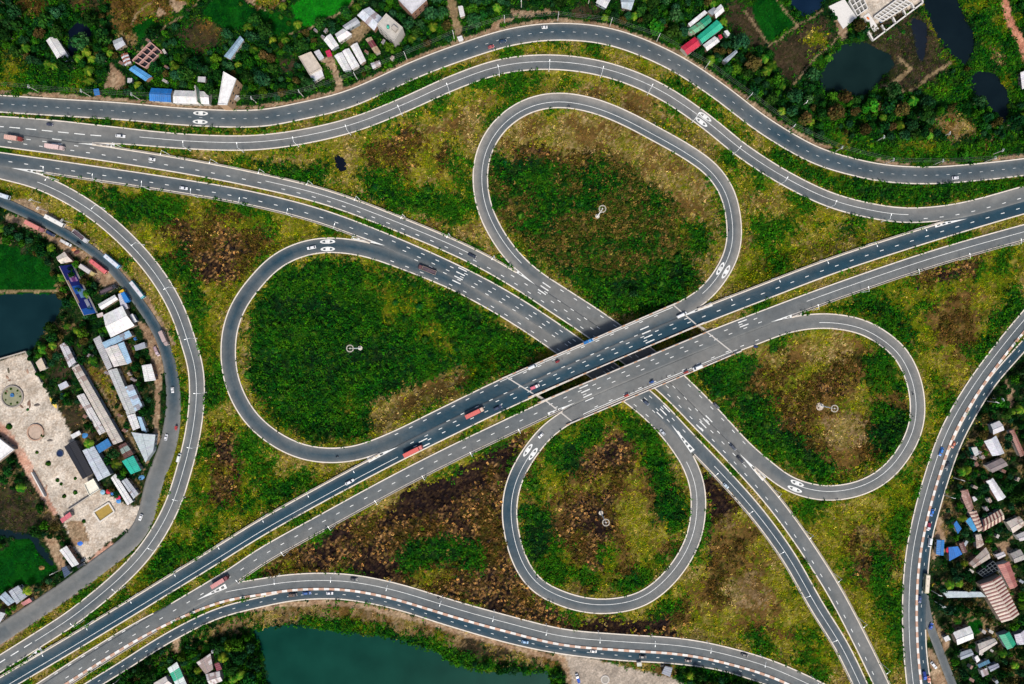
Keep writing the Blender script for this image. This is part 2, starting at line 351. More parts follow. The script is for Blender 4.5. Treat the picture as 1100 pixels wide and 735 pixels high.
for name, r in RD.items():
    nd = 10; fr = np.linspace(-1, 1, nd + 1)
    n = r.N; V = np.zeros((n, nd + 3, 3)); Cc = np.zeros((n, nd + 3, 3))
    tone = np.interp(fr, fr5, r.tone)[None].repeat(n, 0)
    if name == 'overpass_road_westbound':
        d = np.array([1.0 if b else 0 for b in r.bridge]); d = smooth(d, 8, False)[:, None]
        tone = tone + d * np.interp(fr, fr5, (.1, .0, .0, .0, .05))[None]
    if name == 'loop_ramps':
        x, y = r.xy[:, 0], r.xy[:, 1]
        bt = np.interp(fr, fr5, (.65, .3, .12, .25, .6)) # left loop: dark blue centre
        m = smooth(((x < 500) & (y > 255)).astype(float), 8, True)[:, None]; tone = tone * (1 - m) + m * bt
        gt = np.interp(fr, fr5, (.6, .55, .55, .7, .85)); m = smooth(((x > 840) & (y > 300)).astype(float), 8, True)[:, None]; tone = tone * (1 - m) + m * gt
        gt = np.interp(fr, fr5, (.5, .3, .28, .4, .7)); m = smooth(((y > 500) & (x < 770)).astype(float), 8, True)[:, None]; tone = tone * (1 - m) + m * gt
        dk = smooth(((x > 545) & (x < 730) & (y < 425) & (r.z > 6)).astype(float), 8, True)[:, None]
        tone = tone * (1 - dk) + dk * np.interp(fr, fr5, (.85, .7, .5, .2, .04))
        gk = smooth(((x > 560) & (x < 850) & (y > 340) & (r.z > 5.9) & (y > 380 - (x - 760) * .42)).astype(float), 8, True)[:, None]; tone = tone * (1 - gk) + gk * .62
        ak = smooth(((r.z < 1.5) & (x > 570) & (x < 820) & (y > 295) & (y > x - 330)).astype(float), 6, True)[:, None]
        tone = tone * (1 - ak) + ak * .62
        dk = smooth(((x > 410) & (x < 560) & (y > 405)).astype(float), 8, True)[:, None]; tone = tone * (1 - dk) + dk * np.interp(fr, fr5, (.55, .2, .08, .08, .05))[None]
    if name == 'frontage_road_west':
        m = smooth((r.xy[:, 1] > 440).astype(float), 12, False)[:, None]
        tone = tone * (1 - m) + m * np.interp(fr, fr5, (.8, .58, .5, .55, .85))[None]
    xy = r.xy
    lo = (fbm(xy[:, 0], xy[:, 1], 60, 90) - .5) * .25
    sc_ = np.arange(n) * 2.0
    for j in range(nd + 1):            # tyre polish and drip streaks along the lanes, laid patch by patch
        tone[:, j] += (fbm(sc_, np.full(n, j * 7.3 + len(name)), 90, 91, 3) - .5) * .22 + (fbm(sc_, np.full(n, j * 3.1), 9, 93, 2) - .5) * .10
    rp = random.Random(name); k_ = 0
    while k_ < n:
        m_ = rp.randint(12, 60); j0 = rp.randint(0, nd - 3); j1 = rp.randint(j0 + 2, nd)
        if rp.random() < .5: tone[k_:k_ + m_, j0:j1] += rp.uniform(-.12, .09)
        k_ += m_ + rp.randint(10, 60)
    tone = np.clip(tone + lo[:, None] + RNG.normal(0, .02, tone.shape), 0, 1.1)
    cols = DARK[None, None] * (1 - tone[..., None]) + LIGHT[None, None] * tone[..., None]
    for j, f in enumerate(fr):
        o = f * r.w / 2
        for i in range(n): V[i, j + 1] = P(xy[i, 0] + r.n[i, 0] * o[i], xy[i, 1] + r.n[i, 1] * o[i], r.z[i])
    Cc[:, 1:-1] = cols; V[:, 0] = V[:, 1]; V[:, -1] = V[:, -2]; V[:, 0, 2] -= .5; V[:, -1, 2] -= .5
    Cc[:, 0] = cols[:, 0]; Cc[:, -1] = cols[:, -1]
    m = nd + 3; ii = np.arange(n if r.closed else n - 1); jj = np.arange(m - 1)
    a = (ii[:, None] * m + jj[None]).ravel(); b = (((ii + 1) % n)[:, None] * m + jj[None]).ravel()
    F = np.stack([a, a + 1, b + 1, b], 1)
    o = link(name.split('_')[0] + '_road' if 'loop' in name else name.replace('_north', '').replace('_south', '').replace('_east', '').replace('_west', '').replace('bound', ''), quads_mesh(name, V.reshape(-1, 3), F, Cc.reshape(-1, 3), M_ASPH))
    tag(o, NICE[name], 'road', None, 'structure'); ROBJ[name] = o
    # kerbs
    kb = MB(); el = MB(); bar = None
    for sd in (-1, 1):
        e = r.xy + r.n * (sd * r.w / 2)[:, None]
        free = ~in_other(r, e, r.z, 0.9)
        for i0, i1 in runs(free, r.closed):
            if name not in ('frontage_road_west', 'branch_road_east'): strip(kb, r, i0, i1, sd * (r.w / 2 - 1.15), sd * (r.w / 2 + .05), -.4, .14)
            if name.startswith(('expressway', 'overpass')) and ((sd < 0) == ('westbound' in name)):
                BARRIERS.append((name, sd, i0, i1))
    r.kb = kb
    if kb.v: kb.build('kerb', M_KERB, o)
# ------------------------------------------------------------------ paint on the roads
def paint(mb, r, s0, s1, off, wd, dz=.012, step=4.0):
    n = max(1, int(abs(s1 - s0) / step)); vs = []
    for k in range(n + 1):
        s = s0 + (s1 - s0) * k / n
        vs.append(at(r, s, off - wd / 2, dz)); vs.append(at(r, s, off + wd / 2, dz))
    mb.add(vs, [(2 * k, 2 * k + 1, 2 * k + 3, 2 * k + 2) for k in range(n)])
def s_of(r, p): return float(r.s[near(r, *p)])
PM = {k: MB() for k in RD}
def dash(rn, off, p0, p1, ln=4.1, gap=12.9, wd=.68):
    r = RD[rn]; a, b = s_of(r, p0), s_of(r, p1)
    if b < a: b += r.L
    s = a + random.random() * 4
    while s + ln < b:
        paint(PM[rn], r, s, s + ln, off, wd); s += ln + gap
def solid(rn, off, p0, p1, wd=.5):
    r = RD[rn]; a, b = s_of(r, p0), s_of(r, p1)
    if b < a: b += r.L
    paint(PM[rn], r, a, b, off, wd)
def edge_lines(rn, inset=2.3, wd=.6):
    r = RD[rn]
    for sd in (-1, 1):
        e = r.xy + r.n * (sd * (r.w / 2))[:, None]
        for i0, i1 in runs(~in_other(r, e, r.z, .9), r.closed):
            paint(PM[rn], r, r.s[i0], r.s[i1], sd * (r.w[i0] / 2 - inset), wd)
dash('frontage_road_north', 0, (-60, 110), (1150, 172), 3.2, 8.7, .32)
dash('frontage_road_south', 0, (40, 770), (900, 767), 3, 12, .5)
dash('frontage_road_east', 0, (1150, 320), (995, 735), 3, 12, .45)
solid('ramp_north', -.6, (150, 148), (976, 231)); dash('ramp_north', 1.5, (-60, 130), (122, 143), 11.5, 6, .9)
dash('ramp_north', 4, (990, 232), (1150, 195))
solid('ramp_west', 0.6, (40, 195), (38, 690)); dash('ramp_west', 1.0, (36, 692), (-55, 750), 10, 7, .9)
solid('ramp_south', -.5, (243, 636), (930, 775)); dash('ramp_south', -1.5, (60, 730), (238, 638)); dash('ramp_south', -6.5, (60, 730), (190, 656))
solid('ramp_east', 0.3, (1130, 310), (988, 780))
dash('expressway_westbound', 1.5, (-60, 155), (290, 198)); dash('expressway_westbound', -4, (-60, 150), (118, 165), 4.6, 12.6)
solid('expressway_westbound', -1.5, (285, 196), (510, 276)); dash('expressway_westbound', 3, (300, 208), (960, 790)); dash('expressway_westbound', -2.5, (545, 300), (800, 512)); dash('expressway_westbound', -7.2, (580, 318), (790, 495))
dash('expressway_eastbound', 1.2, (-60, 160), (420, 260)); dash('expressway_eastbound', -2.2, (420, 262), (745, 475)); dash('expressway_eastbound', 2.7, (430, 270), (740, 475)); dash('expressway_eastbound', 6.8, (440, 282), (715, 450))
solid('expressway_eastbound', 0.4, (768, 500), (960, 800))
solid('overpass_road_westbound', 3.0, (-50, 775), (425, 488)); dash('overpass_road_westbound', 1, (440, 480), (1150, 210)); dash('overpass_road_westbound', -4, (440, 480), (745, 340)); dash('overpass_road_westbound', -8, (480, 455), (700, 355))
dash('overpass_road_eastbound', 0, (-50, 800), (586, 440)); dash('overpass_road_eastbound', -2.4, (590, 435), (830, 340)); dash('overpass_road_eastbound', 3.0, (590, 437), (830, 345))
solid('overpass_road_eastbound', -0.5, (866, 325), (1180, 225))
LR = 'loop_ramps'
solid(LR, -1.6, (756, 317), (560, 284)); solid(LR, -1.6, (850, 520), (880, 345)); solid(LR, -1.6, (572, 482), (738, 495)); 
dash(LR, -3.8, (600, 314), (800, 482)); dash(LR, -3.8, (815, 361), (625, 440)); dash(LR, -3.5, (700, 446), (420, 276)); dash(LR, -3.8, (425, 471), (720, 338))
solid(LR, -5.6, (540, 414), (725, 335), .6)
solid(LR, -5.6, (790, 370), (625, 440), .6)
# rows of long lane marks
for rn, p, offs in (('expressway_eastbound', (496, 292), (-5, 0, 5, 10)), ('expressway_westbound', (580, 318), (-5, -10, -14)), ('overpass_road_westbound', (695, 360), (3.5, -2, -7, -12)), ('overpass_road_eastbound', (632, 425), (-5, 0, 5.5, 10)), ('expressway_eastbound', (716, 440), (-5, 0, 5)), ('expressway_westbound', (757, 455), (4, -1, -6, -10)), ('overpass_road_westbound', (455, 475), (5, -1)), ('overpass_road_eastbound', (800, 350), (-5, 0)), ('expressway_westbound', (60, 160), (-3, -8))):
    r = RD[rn]; s = s_of(r, p)
    for o in offs: paint(PM[rn], r, s - 5, s + 5, o, 1.05)
# hatched noses where the ramps part
def poly_on(mb, pts, z):
    mb.add([P(x, y, z) for x, y in pts], [tuple(range(len(pts)))])
def gore(rn, tip, base, w):
    r = RD[rn]; z = max(float(q.z[near(q, *base)]) for q in RD.values() if min(np.hypot(q.xy[:, 0] - base[0], q.xy[:, 1] - base[1])) < 14) + .03
    zt = max(float(q.z[near(q, *tip)]) for q in RD.values() if min(np.hypot(q.xy[:, 0] - tip[0], q.xy[:, 1] - tip[1])) < 14) + .03
    t = np.array(tip, float); b = np.array(base, float); L = np.hypot(*(b - t)); d = (b - t) / L; n = np.array((-d[1], d[0]))
    mb = PM[rn]
    def q(u, v): p = t + d * u * L + n * v * w * u; return P(p[0], p[1], zt + (z - zt) * u)
    mb.add([q(0, 0), q(.42, -.5), q(.42, .5)], [(0, 1, 2)])
    for a in (.42, .58, .74, .90):
        e = a + .065
        mb.add([q(a, -.5), q(a, 0), q(a, .5), q(e, .5), q(e + .0, 0.0), q(e, -.5)], [(0, 1, 4, 5), (1, 2, 3, 4)])
        if a < .9:
            f = a + .16
            for sg in (-1, 1): mb.add([q(e, sg * .5), q(f, sg * .5), q(f, sg * .3), q(e, sg * .24)], [(0, 1, 2, 3)])
for g in (('expressway_westbound', (83, 154), (125, 157), 4.5), ('expressway_eastbound', (12, 180.5), (48, 186), 5.5), ('expressway_eastbound', (414, 264), (377, 253.5), 6), ('expressway_westbound', (575, 306), (545, 284), 5), (LR, (728, 342), (766, 326), 5), ('overpass_road_eastbound', (828, 346), (863, 336), 5), ('ramp_north', (1039, 235), (1003, 242.5), 5), ('overpass_road_westbound', (428, 480), (394, 495), 6), ('overpass_road_eastbound', (618, 432.5), (588, 446), 4.5), ('expressway_eastbound', (721, 456), (745, 486), 5.5), ('expressway_westbound', (794, 487), (822, 516), 5.5), ('overpass_road_eastbound', (211, 645), (244, 629), 5.5), ('overpass_road_westbound', (15, 719.5), (46, 697), 6)):
    gore(*g)
def oval(rn, p, off):
    r = RD[rn]; s = s_of(r, p); mb = PM[rn]; N = 28; vs = []
    for k in range(N):
        a = 2 * math.pi * k / N
        for f in (1, .62): vs.append(at(r, s + 8 * f * math.cos(a) * (1 if f == 1 else 1.12), off + 2.3 * f * math.sin(a), .014))
    mb.add(vs, [(2 * k, 2 * ((k + 1) % N), 2 * ((k + 1) % N) + 1, 2 * k + 1) for k in range(N)])
    paint(mb, r, s - 2.4, s + 2.4, off, 2.6, .016)
for a in (('ramp_north', (755, 129), -3.6), ('ramp_north', (755, 129), 3.4), (LR, (778, 290), -3.6), (LR, (778, 290), 3.4), (LR, (856, 521), -3.6), (LR, (856, 521), 3.4), (LR, (569, 486), -3.6), (LR, (569, 486), 3.4), (LR, (352, 263.5), -4), (LR, (352, 263.5), 4), ('frontage_road_north', (216, 126.5), -4.6), ('frontage_road_north', (216, 126.5), 4.6)):
    oval(*a)
for k, mb in PM.items():
    if mb.v: mb.build('lane_marking', M_WHITE, ROBJ[k])
# low concrete barriers along the outer edges
NB = 0
for name, sd, i0, i1 in BARRIERS:
    r = RD[name]
    if r.s[i1] - r.s[i0] < 25: continue
    mb = MB(); h = r.w[i0] / 2 + .5
    strip(mb, r, i0, i1, sd * h, sd * (h + .75), -.5, .85)
    o = mb.build('crash_barrier', M_CONC)
    mid = r.xy[(i0 + i1) // 2]
    side = 'dark blue overpass carriageway' if name.endswith('road_westbound') else 'grey overpass carriageway' if name.startswith('over') else 'upper expressway carriageway' if 'west' in name else 'lower expressway carriageway'
    where = 'west of the bridge' if mid[0] < 560 else 'between the bridge joints' if mid[0] < 740 else 'east of the bridge'
    NB += 1
    tag(o, 'low barrier, outer edge of %s %s' % (side, where) + (', short piece' if r.s[i1] - r.s[i0] < 90 else ''), 'barrier', 'low barriers beside the carriageways')
# red and white kerbed medians
RW = [C(250, 245, 238), C(212, 168, 142)]
for nm, rn, off, p0, p1, lab in (('painted_median', 'ramp_south', 8.7, (40, 745), (935, 777), 'red and white striped median kerb between the southern slip road and the lake road'), ('painted_median', 'ramp_east', -8.0, (1160, 275), (989, 790), 'red and white striped median kerb along the eastern slip road')):
    r = RD[rn]; a, b = s_of(r, p0), s_of(r, p1); mb = MB(); s = a; k = 0
    while s < b:
        e = min(b, s + 5.8); m = 3; vs = []
        for j in range(m + 1):
            q = s + (e - s) * j / m
            for o, dz in ((off - 1.35, -.3), (off - 1.2, .35), (off + 1.2, .35), (off + 1.35, -.3)): vs.append(at(r, q, o, dz))
        fs = []
        for j in range(m):
            for i in range(3): c = 4 * j; fs.append((c + i, c + i + 1, c + 5 + i, c + 4 + i))
        col = RW[k % 2]; f = random.uniform(.85, 1.05)
        mb.add(vs, fs, tuple(min(.8, c * f) for c in col)); s = e; k += 1
    tag(mb.build(nm, M_PATCH), lab, 'kerb', 'striped median kerbs')

# ------------------------------------------------------------------ what covers the ground
PAL = {
 'verge': [(70, 98, 20), (102, 114, 28), (126, 122, 36), (94, 90, 34), (152, 138, 64), (120, 124, 28), (166, 146, 86)],
 'vgreen': [(60, 92, 14), (92, 112, 18), (118, 122, 26), (74, 80, 26), (104, 112, 24), (140, 128, 52)],
 'tan': [(96, 96, 38), (150, 130, 76), (122, 108, 52), (182, 156, 110), (130, 116, 56), (84, 90, 30)],
 'scrubt': [(14, 46, 14), (32, 70, 18), (108, 88, 50), (20, 60, 16), (84, 74, 36), (44, 80, 18), (136, 108, 66), (14, 42, 14)],
 'scrub': [(8, 40, 20), (18, 68, 20), (40, 92, 18), (8, 34, 20), (30, 82, 16), (62, 98, 28), (14, 54, 22)],
 'bush': [(26, 72, 14), (48, 98, 18), (18, 58, 16), (66, 108, 26), (32, 80, 16)],
 'brownscrub': [(64, 56, 26), (92, 70, 38), (48, 44, 22), (112, 82, 50), (74, 70, 28), (40, 36, 22), (84, 84, 32)],
 'burnt': [(24, 22, 26), (40, 36, 32), (196, 150, 96), (18, 18, 26), (96, 74, 46), (70, 66, 34), (30, 28, 30), (170, 128, 80), (20, 22, 30)],
 'charred': [(22, 18, 22), (34, 28, 30), (60, 44, 36), (18, 16, 22), (90, 70, 46)],
 'brown': [(104, 82, 42), (124, 94, 52), (88, 78, 36), (112, 86, 46), (138, 106, 62), (84, 88, 34)],
 'thicket': [(8, 34, 20), (16, 50, 20), (34, 66, 22), (10, 42, 26), (48, 70, 30)],
 'village': [(14, 44, 22), (30, 60, 24), (58, 64, 36), (20, 48, 28), (80, 78, 54)],
 'drysoil': [(112, 92, 50), (150, 122, 88), (98, 88, 42), (166, 138, 104), (124, 104, 60)],
 'dirt': [(168, 138, 110), (142, 114, 88), (190, 164, 134), (124, 104, 78)],
 'path': [(150, 126, 96), (128, 112, 80), (166, 142, 110)],
 'redpath': [(206, 140, 112), (188, 124, 98), (214, 156, 130)],
 'yard': [(216, 202, 184), (228, 216, 200), (194, 176, 156), (224, 210, 192)],
 'brick': [(206, 160, 136), (190, 140, 118), (218, 182, 160)],
 'paved': [(188, 172, 154), (168, 156, 142), (202, 186, 168)],
 'fieldb': [(16, 104, 22), (28, 126, 24), (22, 114, 24)],
 'fieldd': [(8, 54, 16), (12, 72, 18), (20, 80, 18)],
 'fieldbr': [(84, 68, 44), (70, 58, 38), (64, 74, 30), (92, 74, 50)],
 'mud': [(70, 58, 46), (48, 52, 32), (84, 68, 54), (58, 60, 34)],
 'marsh': [(52, 60, 28), (40, 44, 34), (80, 64, 54), (62, 72, 30)],
 'bed': [(40, 44, 34), (30, 36, 30)],
}
CL = list(PAL); CI = {k: i for i, k in enumerate(CL)}
PALN = [np.array([C(*c) for c in PAL[k]]) for k in CL]
X0, Y0, GW, GH = -140, -140, 1380, 1015       # raster of the plan, one cell per photo pixel
gx, gy = np.meshgrid(np.arange(X0, X0 + GW) + .5, np.arange(Y0, Y0 + GH) + .5)
wx = gx + (fbm(gx, gy, 34, 1) - .5) * 26 + (fbm(gx, gy, 8, 11, 2) - .5) * 7
wy = gy + (fbm(gx, gy, 34, 2) - .5) * 26 + (fbm(gx, gy, 8, 12, 2) - .5) * 7
sx = gx + (fbm(gx, gy, 10, 21, 2) - .5) * 3; sy = gy + (fbm(gx, gy, 10, 22, 2) - .5) * 3
def inpoly(px, py, poly):
    x0 = min(p[0] for p in poly) - 16; x1 = max(p[0] for p in poly) + 16; y0 = min(p[1] for p in poly) - 16; y1 = max(p[1] for p in poly) + 16
    i0, i1 = max(0, int(x0 - X0)), min(GW, int(x1 - X0) + 1); j0, j1 = max(0, int(y0 - Y0)), min(GH, int(y1 - Y0) + 1)
    m = np.zeros((GH, GW), bool)
    if i1 <= i0 or j1 <= j0: return m
    a = px[j0:j1, i0:i1]; b = py[j0:j1, i0:i1]; r = np.zeros(a.shape, bool); n = len(poly)
    for k in range(n):
        xa, ya = poly[k]; xb, yb = poly[(k + 1) % n]
        if ya == yb: continue
        r ^= ((ya > b) != (yb > b)) & (a < (xb - xa) * (b - ya) / (yb - ya) + xa)
    m[j0:j1, i0:i1] = r
    return m
CLS = np.full((GH, GW), CI['verge'], np.int8)
def zone(c, poly, wild=True):
    if isinstance(c, str): CLS[inpoly(wx if wild else sx, wy if wild else sy, poly)] = CI[c]
def band(c, pts, w):
    """a strip of ground cover along a polyline"""
    pts = np.array(pts, float)
    for (a, b) in zip(pts[:-1], pts[1:]):
        d = b - a; L = np.hypot(*d); n = np.array((-d[1], d[0])) / max(L, 1e-6) * w / 2; e = d / max(L, 1e-6) * w * .3
        zone(c, [tuple(a + n - e), tuple(b + n + e), tuple(b - n + e), tuple(a - n - e)], False)
def line(rn): return [tuple(p) for p in RD[rn].xy[::6]]
E = 400
zone('thicket', line('frontage_road_north') + [(1240, 168), (1240, -E), (-E, -E), (-E, 100)], False)
zone('village', line('frontage_road_west') + [(-E, 900), (-E, 186)], False)
zone('thicket', line('frontage_road_south') + [(930, 900), (0, 900)], False)
zone('village', line('frontage_road_east') + [(1003, 900), (1240, 900), (1240, 285)], False)
# inside the interchange
zone('tan', [(540, 130), (600, 112), (690, 135), (745, 175), (778, 225), (780, 300), (745, 325), (700, 230), (620, 170), (545, 175), (520, 230), (505, 190)])
zone('scrubt', [(527, 172), (562, 166), (600, 168), (650, 165), (690, 190), (728, 225), (742, 262), (735, 300), (732, 332), (690, 338), (662, 348), (630, 322), (598, 298), (560, 262), (533, 228), (523, 200)])
zone('scrub', [(530, 165), (580, 172), (600, 195), (570, 205), (535, 195)]); zone('scrub', [(590, 278), (640, 300), (690, 290), (740, 275), (735, 330), (665, 345), (620, 318)]); zone('bush', [(728, 235), (765, 240), (762, 275), (740, 278)]); zone('scrub', [(700, 275), (745, 288), (740, 318), (700, 325)])
zone('brownscrub', [(550, 155), (640, 160), (640, 172), (552, 170)])
zone('verge', [(262, 330), (290, 290), (350, 275), (420, 288), (520, 335), (590, 375), (475, 436), (420, 462), (360, 478), (310, 470), (270, 430), (257, 380)])
zone('scrub', [(270, 330), (295, 295), (345, 282), (410, 290), (480, 315), (520, 338), (590, 374), (540, 398), (470, 432), (420, 455), (380, 470), (330, 470), (296, 455), (276, 425), (264, 380)])
zone('bush', [(340, 300), (420, 300), (470, 325), (455, 350), (380, 340)]); zone('bush', [(455, 335), (560, 368), (540, 392), (470, 390), (440, 372)]); zone('bush', [(284, 425), (305, 420), (322, 455), (300, 458)]); zone('bush', [(320, 400), (395, 430), (390, 450), (330, 425)])
zone('tan', [(398, 452), (405, 432), (432, 420), (462, 402), (505, 388), (510, 402), (478, 432), (440, 450), (408, 474), (392, 470)])
zone('bush', [(500, 385), (530, 376), (555, 380), (520, 402), (495, 412)])
zone('brown', [(750, 400), (850, 360), (920, 362), (960, 395), (972, 440), (955, 485), (905, 515), (850, 508), (800, 460)])
zone('tan', [(815, 385), (850, 366), (905, 362), (930, 378), (900, 392), (850, 392)]); zone('scrub', [(750, 398), (790, 380), (812, 385), (806, 415), (790, 428), (765, 425)]); zone('brownscrub', [(812, 395), (880, 390), (925, 400), (910, 425), (830, 425)])
zone('scrub', [(806, 425), (850, 420), (872, 440), (860, 480), (900, 510), (850, 512), (800, 465), (780, 440)]); zone('brownscrub', [(825, 415), (870, 425), (868, 475), (835, 450)]); zone('bush', [(820, 470), (850, 480), (852, 500), (822, 488)])
zone('bush', [(925, 388), (950, 375), (968, 400), (970, 420), (940, 422)]); zone('scrub', [(937, 440), (975, 436), (974, 470), (955, 488), (930, 480)]); zone('drysoil', [(884, 452), (925, 445), (930, 475), (900, 488), (880, 475)])
zone('brown', [(588, 475), (640, 455), (690, 460), (735, 520), (740, 550), (720, 600), (670, 635), (620, 635), (575, 600), (560, 550), (565, 500)])
zone('vgreen', [(563, 515), (585, 490), (610, 500), (600, 530), (575, 545)]); zone('scrub', [(580, 490), (595, 473), (628, 478), (622, 505), (600, 512)]); zone('bush', [(596, 462), (640, 445), (662, 442), (652, 470), (640, 485), (605, 478)]); zone('bush', [(655, 440), (690, 455), (720, 495), (735, 540), (715, 545), (700, 505), (672, 470)])
zone('scrub', [(557, 535), (590, 545), (598, 585), (590, 612), (568, 600), (556, 570)]); zone('scrub', [(712, 520), (738, 530), (740, 560), (722, 575), (705, 550)]); zone('bush', [(652, 625), (680, 605), (700, 596), (718, 605), (695, 625), (660, 638)]); zone('vgreen', [(600, 575), (655, 572), (665, 605), (640, 632), (600, 618), (580, 605)]); zone('burnt', [(618, 500), (668, 468), (690, 480), (680, 510), (640, 520)]); zone('burnt', [(600, 535), (660, 530), (665, 565), (640, 580), (605, 560)]); zone('brownscrub', [(600, 555), (650, 575), (645, 610), (660, 618), (680, 590), (690, 600), (640, 612), (605, 590)])
# between the roads
zone('tan', [(270, 175), (330, 165), (420, 150), (470, 130), (530, 105), (505, 150), (500, 225), (520, 260), (505, 262), (430, 225), (340, 195)])
zone('verge', [(300, 175), (400, 150), (470, 140), (505, 150), (500, 200), (505, 250), (420, 220), (340, 190)]); zone('brownscrub', [(392, 160), (440, 140), (480, 160), (480, 195), (420, 200), (390, 185)]); zone('scrub', [(380, 185), (430, 182), (440, 215), (400, 212)]); zone('scrub', [(270, 175), (345, 178), (352, 192), (300, 196)]); zone('bush', [(430, 195), (480, 205), (470, 235), (430, 225)])
zone('tan', [(560, 100), (640, 85), (700, 105), (760, 150), (800, 190), (850, 225), (860, 260), (800, 300), (795, 250), (785, 200), (740, 155), (680, 122), (610, 105)]); zone('vgreen', [(800, 260), (860, 235), (940, 240), (900, 265), (820, 300), (785, 310)]); zone('verge', [(800, 210), (870, 225), (960, 240), (900, 262), (820, 270)])
zone('bush', [(843, 245), (865, 240), (868, 258), (848, 262)]); zone('scrub', [(905, 242), (918, 240), (918, 252), (906, 254)])
zone('bush', [(820, 158), (880, 182), (950, 195), (1100, 190), (1100, 200), (1040, 215), (960, 222), (900, 210), (850, 185)]); zone('scrub', [(830, 168), (900, 195), (980, 205), (1060, 202), (1000, 218), (930, 216), (870, 198)]); zone('bush', [(400, 112), (450, 92), (520, 66), (500, 85), (440, 112), (380, 128)]); zone('scrub', [(0, 119), (130, 131), (240, 138), (240, 142), (120, 138), (0, 127)]); zone('bush', [(715, 80), (760, 108), (810, 150), (790, 145), (740, 110)])
zone('verge', [(545, 58), (600, 48), (660, 56), (700, 74), (660, 62), (600, 56)])
zone('vgreen', [(90, 205), (180, 208), (300, 228), (370, 250), (300, 268), (255, 310), (235, 360), (235, 480), (270, 500), (330, 515), (240, 575), (150, 640), (140, 640), (190, 560), (222, 470), (222, 380), (190, 290), (130, 230)])
zone('brownscrub', [(170, 240), (215, 228), (270, 235), (295, 262), (262, 292), (250, 305), (205, 300), (180, 270)]); zone('burnt', [(185, 245), (250, 250), (258, 300), (210, 300)]); zone('scrub', [(90, 200), (140, 210), (190, 235), (170, 245), (120, 225)]); zone('scrub', [(190, 255), (210, 300), (225, 330), (215, 350), (195, 300)])
zone('brownscrub', [(228, 470), (250, 465), (262, 510), (255, 545), (230, 540)]); zone('burnt', [(232, 480), (246, 470), (252, 500), (240, 505)]); zone('scrub', [(222, 395), (238, 400), (232, 440), (222, 430)]); zone('bush', [(170, 590), (240, 545), (280, 530), (220, 580), (165, 625)]); zone('scrub', [(275, 520), (320, 505), (345, 512), (290, 545)])
zone('burnt', [(270, 622), (300, 598), (340, 572), (392, 552), (440, 528), (490, 500), (545, 474), (575, 462), (548, 500), (538, 545), (548, 592), (570, 632), (620, 668), (700, 664), (745, 645), (760, 600), (766, 540), (756, 490), (800, 545), (790, 640), (740, 690), (600, 682), (500, 654), (420, 628), (360, 612)])
zone('charred', [(440, 525), (530, 480), (525, 520), (470, 545), (400, 565)]); zone('charred', [(610, 665), (700, 665), (690, 685), (610, 680)]); zone('charred', [(752, 520), (762, 500), (792, 545), (800, 570), (770, 560)]); zone('charred', [(545, 490), (560, 470), (556, 500), (542, 530)])
zone('scrub', [(428, 590), (445, 572), (490, 570), (500, 585), (520, 580), (524, 605), (518, 620), (490, 605), (450, 612), (435, 612)]); zone('brownscrub', [(270, 625), (320, 600), (345, 612), (300, 625)]); zone('brownscrub', [(450, 610), (490, 620), (480, 640), (445, 628)])
zone('brown', [(770, 560), (800, 548), (830, 600), (860, 650), (870, 690), (830, 690), (760, 685), (715, 665), (740, 640), (765, 600)]); zone('drysoil', [(773, 553), (790, 550), (792, 565), (776, 566)]); zone('drysoil', [(775, 630), (815, 615), (840, 650), (800, 665)])
zone('verge', [(720, 670), (780, 680), (850, 690), (880, 700), (905, 735), (870, 730), (800, 695), (740, 690)]); zone('vgreen', [(840, 615), (865, 640), (905, 720), (880, 720), (850, 670)]); zone('bush', [(780, 680), (815, 685), (850, 705), (820, 702)])
zone('vgreen', [(850, 540), (900, 545), (960, 520), (990, 480), (985, 540), (965, 600), (965, 735), (960, 735), (920, 650), (870, 575)]); zone('brownscrub', [(900, 560), (935, 565), (960, 590), (950, 640), (930, 640)]); zone('tan', [(915, 565), (940, 570), (945, 590), (925, 585)]); zone('scrub', [(935, 590), (955, 600), (950, 670), (935, 650)])
zone('vgreen', [(860, 330), (930, 305), (1030, 280), (1100, 262), (1100, 320), (1060, 370), (1030, 420), (1000, 470), (1000, 420), (985, 390), (950, 355), (910, 335)]); zone('bush', [(912, 322), (990, 300), (1060, 278), (1062, 290), (960, 320), (925, 335)]); zone('scrub', [(912, 330), (950, 325), (985, 345), (992, 370), (960, 345)]); zone('brown', [(1000, 330), (1060, 305), (1085, 330), (1040, 380), (1005, 375)]); zone('burnt', [(978, 300), (1000, 290), (1055, 275), (1048, 295), (1010, 310), (995, 315)]); zone('scrub', [(1075, 330), (1098, 300), (1098, 330), (1060, 380), (1050, 380)]); zone('brown', [(1005, 385), (1040, 375), (1030, 405), (1015, 420)])
